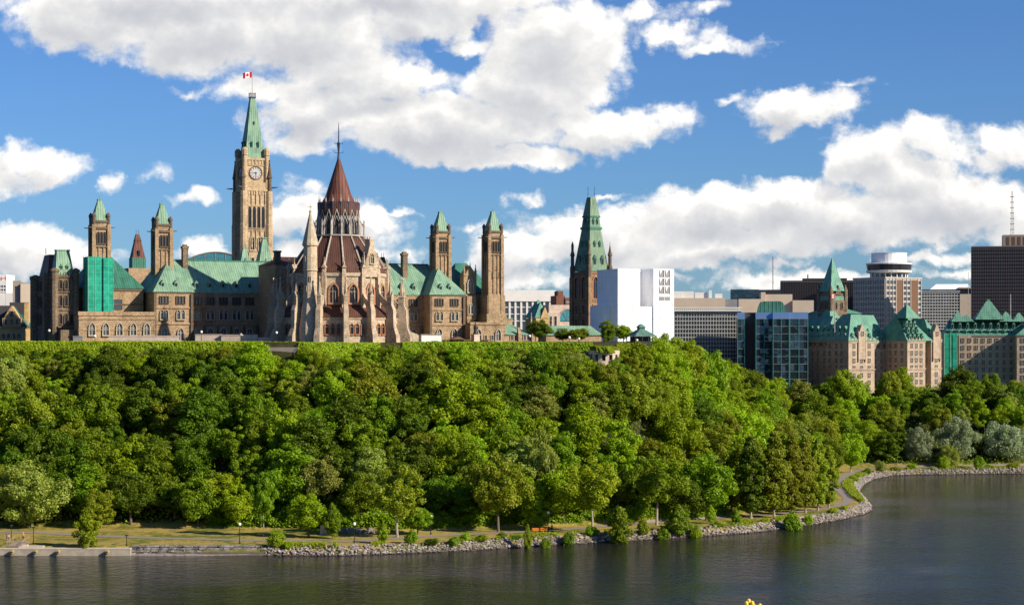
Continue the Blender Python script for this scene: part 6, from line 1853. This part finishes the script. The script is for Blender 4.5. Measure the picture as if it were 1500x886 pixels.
ftree(1437, 684, 640, 56, 'round', 'dark', 'dark tree between the two big silvery willows', D=760)
# big trees that stand out on the slope
def htree(px, D, yt, wpx, kd, leaf, label):
    x = (px - CX)/FOC*D; zz = gz(x, D)
    h = max(5.0, zat(yt, D) - zz); r = wpx/2/FOC*D
    if kd != 'column': r = max(r, h*.33)
    var = KINDS[kd]; v = RNG.integers(len(var)); _, _, h0, r0 = var[v]
    FRONT.append((x, D, r*.9))
    return tree(kd, x, D, h, r/(r0*h/h0), leaf, label, 'trees on the slope', v=int(v))
htree(103, 545, 584, 62, 'oval', 'grey', 'tall oval grey green tree halfway up the left part of the slope')
htree(662, 540, 534, 112, 'full', 'bright', 'largest bright green tree on the slope, below the copper roofed right wing')
htree(493, 552, 524, 78, 'full', 'grey', 'grey green rounded tree high on the slope in front of the library')
htree(757, 560, 518, 64, 'oval', 'grey', 'pale upright tree high on the slope below the right end tower')
htree(372, 544, 505, 76, 'full', 'bright', 'bright spreading tree just under the cliff top left of the retaining wall')
htree(843, 564, 512, 66, 'round', 'grey', 'pale willowy tree under the cliff edge left of the arched lookout wall')
htree(60, 560, 526, 70, 'full', 'olive', 'pale olive tree high on the slope at the far left')
htree(183, 540, 566, 70, 'full', 'mid', 'large leaved green tree halfway up below the green netting')
htree(872, 540, 568, 50, 'oval', 'grey', 'pale pointed tree on the slope below the arched lookout wall')
htree(955, 590, 512, 80, 'full', 'bright', 'bright yellow green tree at the shoulder of the hill below the pavilion')
htree(1090, 610, 590, 80, 'loose', 'yellow', 'yellow topped tree on the shoulder above the poplar row')
# cliff top trees before the buildings
ftree(791, 503, 467, 42, 'round', 'dark', 'dark round tree on the cliff top right of the long stone block', D=600, group='cliff top trees')
ftree(825, 503, 480, 30, 'round', 'mid', 'low green tree left of the pale one on the cliff top', D=602, group='cliff top trees')
ftree(848, 503, 478, 34, 'round', 'olive', 'pale green tree on the cliff top before the dark stone tower', D=598, group='cliff top trees')
ftree(889, 503, 466, 28, 'oval', 'mid', 'upright green tree before the left corner of the white wrapped building', D=596, group='cliff top trees')
ftree(913, 503, 473, 30, 'round', 'bright', 'bright green tree left of the copper roofed pavilion', D=600, group='cliff top trees')
ftree(974, 507, 492, 34, 'full', 'bright', 'bright low tree right of the copper roofed pavilion', D=592, group='cliff top trees')
htree(812, 567, 507, 60, 'full', 'mid', 'green tree at the cliff edge below the low cliff top tree')
htree(860, 560, 521, 46, 'full', 'bright', 'bright bushy tree at the left foot of the arched lookout wall')
htree(904, 560, 524, 44, 'full', 'mid', 'green bushy tree at the right foot of the arched lookout wall')
htree(884, 555, 531, 44, 'full', 'olive', 'olive bushy tree right under the arched lookout wall')
htree(985, 612, 495, 52, 'full', 'bright', 'bright tree hiding the foot of the white building at its right corner')
htree(1008, 622, 502, 50, 'full', 'yellow', 'yellow green tree just right of the white building foot')
htree(1034, 634, 511, 50, 'full', 'mid', 'green tree before the white bar grid block')
htree(938, 574, 504, 50, 'full', 'bright', 'bright tree at the cliff edge below the copper roofed pavilion')
htree(966, 580, 499, 56, 'full', 'yellow', 'yellow green tree right below the bright low tree by the pavilion')
for px, yt, w_, D, leaf, lab in ((1234, 541, 34, 795, 'bright', 'upright bright tree against the left range of the chateau office'), (1256, 546, 32, 797, 'bright', 'bright tree before the lit corner of the chateau office'), (1304, 546, 40, 800, 'olive', 'rounded olive tree before the recessed centre of the chateau office'),
                             (1322, 540, 34, 805, 'bright', 'taller bright tree left of the lit right pavilion of the chateau office'), (1404, 532, 50, 815, 'dark', 'dark spreading tree under the green netting between the stone offices'), (1452, 546, 30, 815, 'mid', 'pointed tree before the shaded right hand stone block'), (1490, 556, 34, 815, 'olive', 'olive tree before the lit right end of the right hand stone block')):
    htree(px, D, yt, w_*1.15, 'full', leaf, lab)

# the rest of the wooded slope
SKY_Y = [(-200, 506), (378, 507), (384, 522), (440, 522), (446, 506), (640, 505), (860, 505), (868, 532), (910, 532), (914, 507), (930, 505), (985, 494), (1010, 500), (1050, 519), (1100, 540), (1150, 552), (1170, 557), (1240, 562), (1290, 572), (1370, 562), (1440, 550), (1500, 562), (1700, 562)]
def crest_limit(px, D):
    return zat(ip(SKY_Y, px), D)
placed = list(FRONT)
tones = ['mid', 'dark', 'bright', 'olive', 'grey', 'yellow']
def toneprob(px):
    if px < 420: return [.36, .34, .10, .13, .05, .02]
    if px < 800: return [.37, .20, .22, .12, .06, .03]
    if px < 1150: return [.25, .06, .38, .16, .04, .11]  # more bright and yellow leaves here paint the slope's sunlit side
    return [.28, .12, .26, .20, .08, .06]
cnt = 0
for tries in range(90000):
    px = RNG.uniform(-50, 1550); D = RNG.uniform(500, 590 if px < 930 else 815)
    x = (px - CX)/FOC*D
    d = float(shore_dist(np.array([x]), np.array([D]))[0])
    toe, rp = ip(TOE, px), ip(RAMP, px)
    if d < toe + 1 or d > toe + rp + (4 if px < 930 else 40): continue
    if px < 930 and d > toe + rp - 3: continue
    fr = (d - toe)/rp
    if px > 1318 and d < 40: continue
    zz = gz(x, D)
    lim = crest_limit(px, D) - zz
    far = D > 690
    h = RNG.uniform(12, 18) if fr < .6 else RNG.uniform(9, 14)
    if px > 930: h = RNG.uniform(11, 17)
    if h > lim: h = lim*RNG.uniform(.86, 1.0)
    if h < 4.0: continue
    rr = h*.36
    md = max(2.2, rr*(.98 if px < 930 else 1.12 + max(0, D - 640)*.0012))
    ok = True
    for (qx, qy, qr) in placed:
        if (qx - x)**2 + ((qy - D)*.95)**2 < (.52*md + .52*qr + .6)**2:
            ok = False; break
    if not ok: continue
    placed.append((x, D, rr))
    kd = RNG.choice(['full', 'round', 'oval', 'loose', 'willow'], p=[.50, .05, .25, .10, .10])
    leaf = RNG.choice(tones, p=toneprob(px))
    tree(str(kd), x, D, h, RNG.uniform(1.0, 1.3) if h > 8 else 1.35, str(leaf), None, 'trees on the slope')
    cnt += 1
    if cnt >= 420: break
print('slope trees', cnt, 'all', len(TREES))

# labels for the slope trees, each by its look, its height on the slope and what stands above it
MARKS = [(-900, 'under the golden corner building'), (50, 'under the dark left end wing'), (112, 'under the green netting'), (163, 'under the left tower pair'), (262, 'under the long copper roof'), (330, 'under the clock tower'), (405, "under the library's left flank"), (470, "under the library's front"), (540, "under the library's right flank"),
         (610, 'under the right copper roofed wing'), (668, 'under the stone gable bay'), (705, 'under the rightmost end tower'), (765, 'under the cliff top trees'), (832, 'under the dark stone tower'), (868, 'under the arched lookout'), (912, 'under the copper roofed pavilion'), (965, "under the white building's right end"), (1010, 'under the white grid block'), (1075, 'under the mirrored glass block'), (1130, 'above the poplar row'), (1172, "under the chateau office's left range"),
         (1243, "under the chateau office's corner"), (1290, "under the chateau office's centre"), (1345, "under the chateau office's right end"), (1385, 'under the second green netting'), (1425, 'under the right hand stone block'), (1475, 'at the right edge')]
TN = {'mid': 'mid green', 'dark': 'dark green', 'bright': 'bright green', 'olive': 'olive green', 'grey': 'grey green', 'yellow': 'yellow green', 'silver': 'silvery'}
KN = {'round': 'high crowned tree', 'full': 'round tree', 'oval': 'narrow tree', 'loose': 'airy tree', 'willow': 'drooping tree'}
def mark_of(px):
    m_ = MARKS[0][1]
    for a, s_ in MARKS:
        if px >= a: m_ = s_
    return m_
by = {}
for rec in TREES:
    t, kd, leaf, x, y, h, r_, lab = rec
    if lab: continue
    px = pxof(x, y); d = float(shore_dist(np.array([x]), np.array([y]))[0])
    f = (d - ip(TOE, px))/ip(RAMP, px)
    band = 'at the slope foot' if f < .16 else 'low on the slope' if f < .42 else 'halfway up the slope' if f < .7 else 'high on the slope' if f < .95 else 'at hill crest'
    by.setdefault('%s %s %s %s' % (TN[leaf], KN[kd], band, mark_of(px)), []).append((px, h, t))
for lab, L in by.items():
    if len(L) == 1:
        L[0][2]['label'] = lab
        continue
    L.sort(key=lambda q: q[0])
    wordsn = {2: ('left one', 'right one'), 3: ('left one', 'middle one', 'right one')}.get(len(L)) or ['first from left', 'second from left', 'third from left', 'fourth from left', 'fifth from left', 'sixth from left', 'seventh from left'][:len(L)]
    for (px, h, t), wd in zip(L, wordsn):
        t['label'] = lab.replace(' the slope', ' slope').replace('halfway up slope', 'halfway up') + ', ' + wd

# shrubs along the shore
def shrub(px, yb, yt, wpx, leaf, label, kd='bush', D=None):
    D = 50.3*FOC/(yb - HY) if D is None else D
    x = (px - CX)/FOC*D
    zz = gz(x, D); h = zat(yt, D) - zz
    if h < .8: h = .8
    var = KINDS[kd]; v = int(RNG.integers(len(var))); _, _, h0, r0 = var[v]
    return tree(kd, x, D, h, (wpx/2/FOC*D)/(r0*h/h0), leaf, label, 'shrubs along the shore', name='shrub', v=v)
SHR = [(405, 801, 773, 36, 'bright', 'bushy bright shrub where the dark block wall ends', 'bush'), (422, 802, 788, 16, 'bright', 'low bright shrub right of the bushy one at the wall end', 'bush'), (561, 797, 765, 22, 'bright', 'upright bright shrub beside the path right of the boulders', 'young'),
       (603, 797, 772, 26, 'mid', 'shrub on the riprap below the airy leaning tree', 'bush'), (633, 797, 784, 26, 'dark', 'dark low shrub on the riprap under the inland globe lamp', 'bush'), (664, 796, 781, 22, 'mid', 'green shrub on the bank left of the umbrella shaped tree', 'bush'), (682, 794, 775, 18, 'bright', 'pale upright shrub on the bank, second left of the umbrella tree', 'bush'), (706, 793, 780, 26, 'bright', 'low spreading shrub on the bank below the umbrella tree', 'bush'),
       (735, 790, 777, 22, 'mid', 'low shrub on the riprap right of the umbrella tree trunk', 'bush'), (755, 790, 781, 20, 'dark', 'flat dark shrub on the riprap left of the barriers', 'bush'), (773, 793, 766, 14, 'bright', 'slim bright shrub in front of the left orange barrier', 'young'), (799, 791, 782, 22, 'mid', 'low shrub on the riprap in front of the right orange barrier', 'bush'), (832, 788, 773, 24, 'dark', 'dark shrub on the riprap right of the barrier lamp', 'bush'),
       (866, 784, 764, 22, 'mid', 'shrub under the yellow tinted tree', 'bush'), (908, 785, 740, 42, 'mid', 'tall leafy bush on the bank right of the yellow tinted tree', 'young'), (942, 780, 754, 24, 'bright', 'bright rounded bush on the bank beside the bent trunk', 'bush'), (994, 778, 738, 38, 'mid', 'tall open shrub on the bank left of the round headed tree', 'young'), (972, 780, 768, 24, 'mid', 'low shrub between the rounded bush and the open shrub', 'bush'), (1018, 777, 765, 26, 'bright', 'low green shrub right of the open shrub', 'bush'),
       (1041, 768, 738, 16, 'bright', 'slim sapling in front of the round headed tree', 'young'), (1050, 772, 762, 26, 'mid', 'low shrub at the foot of the slim sapling', 'bush'), (1078, 770, 745, 19, 'mid', 'cone shaped shrub beside the path left of the poplars', 'young'), (1160, 766, 746, 38, 'mid', 'broad shrub on the riprap in front of the poplar row', 'bush'), (1183, 760, 750, 20, 'bright', 'smaller shrub right of the broad one before the poplars', 'bush'),
       (1218, 752, 744, 16, 'olive', 'low tuft on the bank inside the path bend', 'bush')]
for q in SHR: shrub(*q)
for px, D, yt, w_, leaf, lab in ((1262, 590, 728, 14, 'bright', 'small shrub at the outer edge of the path bend'), (1247, 640, 710, 18, 'bright', 'green shrub behind the path bend on the point'), (1252, 672, 699, 22, 'bright', 'bushy shrub at the start of the bay shore'), (1271, 705, 683, 18, 'mid', 'round shrub on the bay shore left of the pale one'), (1290, 718, 670, 24, 'grey', 'pale feathery shrub at the head of the bay'), (1312, 728, 682, 26, 'bright', 'low bright shrub on the bay shore right of the pale one'), (1336, 732, 676, 20, 'bright', 'bright rounded shrub below the leftmost silvery willow'),
                              (1382, 733, 666, 24, 'bright', 'tall bright shrub below the tallest silvery willow'), (1408, 734, 680, 18, 'mid', 'low dark shrub right of the tall bright one on the far shore'), (1434, 736, 664, 20, 'mid', 'upright shrub on the far shore below the dark tree'), (1450, 737, 678, 20, 'bright', 'low shrub right of the upright one on the far shore'), (1484, 738, 676, 26, 'bright', 'wide low shrub near the right edge of the far shore')):
    shrub(px, 0, yt, w_, leaf, lab, 'bush', D)

# clipped hedges along the cliff top : leaf sprays on a soft core
def hedge(pts, top, label, leaf, wd=2.6, drop=4.5):
    V, Fc = [], []
    n0 = 0
    P0 = []
    for (a, b) in zip(pts[:-1], pts[1:]):
        A, B = np.array(a), np.array(b); L = np.hypot(*(B - A)[:2]); n = int(L*330)
        t = RNG.uniform(size=n)
        c = A[None] + (B - A)[None]*t[:, None]
        s_ = RNG.uniform(size=n)
        off = np.where(s_ < .3, RNG.uniform(-wd/2, wd/2, n), -wd/2 - RNG.uniform(0, .5, n)**2 - .88*np.maximum(0, s_ - .3)/.7*drop)
        dz = np.where(s_ < .3, RNG.uniform(-.25, .12, n), -(s_ - .3)/.7*drop)
        bump_ = .35*np.sin(c[:, 0]*1.7 + 1)*np.sin(c[:, 0]*.43) + .25*np.sin(c[:, 0]*3.9 + dz*2)
        pos = np.stack([c[:, 0], c[:, 1] + off - np.abs(bump_)*(s_ >= .3), c[:, 2] + dz + .18*bump_*(s_ < .3)], -1)
        nr = np.where((s_ < .3)[:, None], np.array([0, -.2, 1.0]), np.array([.1, -1, .35])) + RNG.normal(size=(n, 3))*.6
        nr /= np.linalg.norm(nr, axis=1)[:, None]
        tt = np.cross(nr, RNG.normal(size=(n, 3))); tt /= np.linalg.norm(tt, axis=1)[:, None]; bb = np.cross(nr, tt)
        z_ = RNG.uniform(.14, .30, n)[:, None]
        V.append(np.stack([pos + tt*z_, pos + bb*z_*.65, pos - tt*z_, pos - bb*z_*.65], 1).reshape(-1, 3))
        P0.append(n)
    V = np.vstack(V); Fc = np.arange(len(V)).reshape(-1, 4)
    me = bpy.data.meshes.new('hedge'); me.from_pydata(V.tolist(), [], Fc.tolist()); me.materials.append(LEAF[leaf])
    o = tag(link('hedge', me), label, 'hedge', 'hedges along the cliff top')
    return o
def hp(px, D, py):
    return ((px - CX)/FOC*D, D, zat(py, D))
def he(a, b, py, lift=.5, n=8):
    return [hp(q, edge_D(q) + .3, np.interp(q, [a, b], py)) for q in np.linspace(a, b, n)]
HEDGES = [(he(-60, 386, (500, 500.6)), 'long clipped hedge along the cliff top left of the library', 'yellow'),
          ([hp(384, 571, 501), hp(440, 566, 501)], 'thin hedge strip above the grey retaining wall', 'olive'),
          (he(438, 558, (501.5, 502.5)), 'bright hedge in front of the library base', 'yellow'),
          (he(590, 772, (501, 501.2)), 'hedge below the copper roofed right wing', 'bright'),
          (he(770, 868, (501.2, 502)), 'hedge below the cliff top trees', 'bright'),
          ([hp(864, 573, 507), hp(874, 564, 507.5), hp(892, 562, 508), hp(905, 568, 509)], 'bright hedge on top of the arched lookout wall', 'yellow'),
          (he(903, 938, (503, 502.5)), 'hedge below the copper roofed pavilion', 'yellow')]
for pts, lab, leaf in HEDGES:
    hedge(pts, 0, lab, leaf, drop=1.6 if 'strip' in lab or 'lookout' in lab else 4.5 if 'pavilion' in lab else 7.0)

# undergrowth between the trees, one mass
n = 400000
px = RNG.uniform(-120, 1640, n); D = RNG.uniform(492, 870, n)
m_ = 90000; px[:m_] = RNG.uniform(300, 1240, m_); D[:m_] = np.array([0.]*m_) + np.interp(px[:m_], [p for p, _ in SHORE_PX[:15]], [q for _, q in SHORE_PX[:15]]) + ip(TOE, px[:m_]) + RNG.uniform(0, 12, m_)
x = (px - CX)/FOC*D
d = shore_dist(x, D); toe = ip(TOE, px); rp = ip(RAMP, px)
k = (d > toe + 1.0) & (d < toe + rp + np.where(px < 930, 1, 60))
x, D, px = x[k], D[k], px[k]
z = ground(x, D)
hump = (np.sin(x*.37)*np.sin(D*.31 + x*.11) + np.sin(x*.9 + 2)*np.sin(D*.8))*1.3 + 1.5
low = np.clip((toe[k] + 13 - d[k])/11, 0, 1)*np.where(px < 420, .55, 1.0)
z = z + RNG.uniform(0, 1, len(x))*np.maximum(.25, hump + 2.6*low*(.6 + .4*np.sin(x*.55 + 1.3)))
lim = zat(ip(SKY_Y, px), D)
k = z < lim + .3
x, D, z = x[k], D[k], z[k]; n = len(x)
pos = np.stack([x, D, z], -1)
nr = np.array([.2, -.5, .8]) + RNG.normal(size=(n, 3))*.6
nr /= np.linalg.norm(nr, axis=1)[:, None]
tt = np.cross(nr, RNG.normal(size=(n, 3))); tt /= np.linalg.norm(tt, axis=1)[:, None]; bb = np.cross(nr, tt)
s_ = RNG.uniform(.2, .46, n)[:, None]
V = np.stack([pos + tt*s_, pos + bb*s_*.65, pos - tt*s_, pos - bb*s_*.65], 1).reshape(-1, 3)
me = bpy.data.meshes.new('undergrowth'); me.from_pydata(V.tolist(), [], np.arange(4*n).reshape(n, 4).tolist()); me.materials.append(LEAF['mid'])
ug = link('undergrowth', me); ug['kind'] = 'stuff'; ug['label'] = 'leafy undergrowth covering the slope between the trees'
# tufts of grass and weeds on the bank
n = 60000
t_ = RNG.uniform(size=n); segs = SHORE[2:-2]; ks = RNG.integers(len(segs) - 1, size=n)
A, B = segs[ks], segs[ks + 1]; L = np.hypot(*(B - A).T)
c = A + (B - A)*t_[:, None] + np.stack([-(B - A)[:, 1], (B - A)[:, 0]], -1)/L[:, None]*RNG.uniform(2.8, 6.5, n)[:, None]
keep = np.sin(c[:, 0]*.35) + np.sin(c[:, 0]*.11 + 1) + .6*np.sin(c[:, 0]*1.3) > .1
cpx = CX + c[:, 0]/c[:, 1]*FOC
c = c[keep & (cpx > 400)]; n = len(c)
z = ground(c[:, 0], c[:, 1]) + RNG.uniform(0, .9, n)
pos = np.stack([c[:, 0], c[:, 1], z], -1)
nr = np.array([.2, -.7, .5]) + RNG.normal(size=(n, 3))*.6; nr /= np.linalg.norm(nr, axis=1)[:, None]
tt = np.cross(nr, RNG.normal(size=(n, 3))); tt /= np.linalg.norm(tt, axis=1)[:, None]; bb = np.cross(nr, tt)
s_ = RNG.uniform(.12, .3, n)[:, None]
V = np.stack([pos + tt*s_, pos + bb*s_*.6, pos - tt*s_, pos - bb*s_*.6], 1).reshape(-1, 3)
me = bpy.data.meshes.new('bank_weeds'); me.from_pydata(V.tolist(), [], np.arange(4*n).reshape(n, 4).tolist()); me.materials.append(LEAF['bright'])
o = link('bank_weeds', me); o['kind'] = 'stuff'; o['label'] = 'grass and weeds along the top of the riprap bank'

# yellow sprig just in front of the camera, on the near bank
sp_c = at(1099, 6.0, 0)
fl = thing('yellow_sprig', 'tip of a yellow flowering weed poking into the bottom edge', 'plant', (sp_c.x, sp_c.y, 50.2))
zt = zat(882, 6.0) - 50.2
MB().tube((0, 0, -.1), (.01, 0, zt*.6), .006, .005).tube((.01, 0, zt*.6), (0, 0, zt - .02), .005, .004).build('stem', LEAF['bright'], fl)
mb = MB()
for q in ((-.012, 0, zt - .003), (-.004, .005, zt + .004), (.006, 0, zt - .002), (.012, -.004, zt - .012), (.015, .004, zt - .024), (.030, 0, zt - .010), (.031, 0, zt - .026), (.008, 0, zt - .03)):
    mb.lathe(q[0], q[1], [(.002, q[2] - .009), (.0075, q[2] - .003), (.0065, q[2] + .004), (.001, q[2] + .008)], 7)
mb.build('petals', M['cloth_y'], fl)
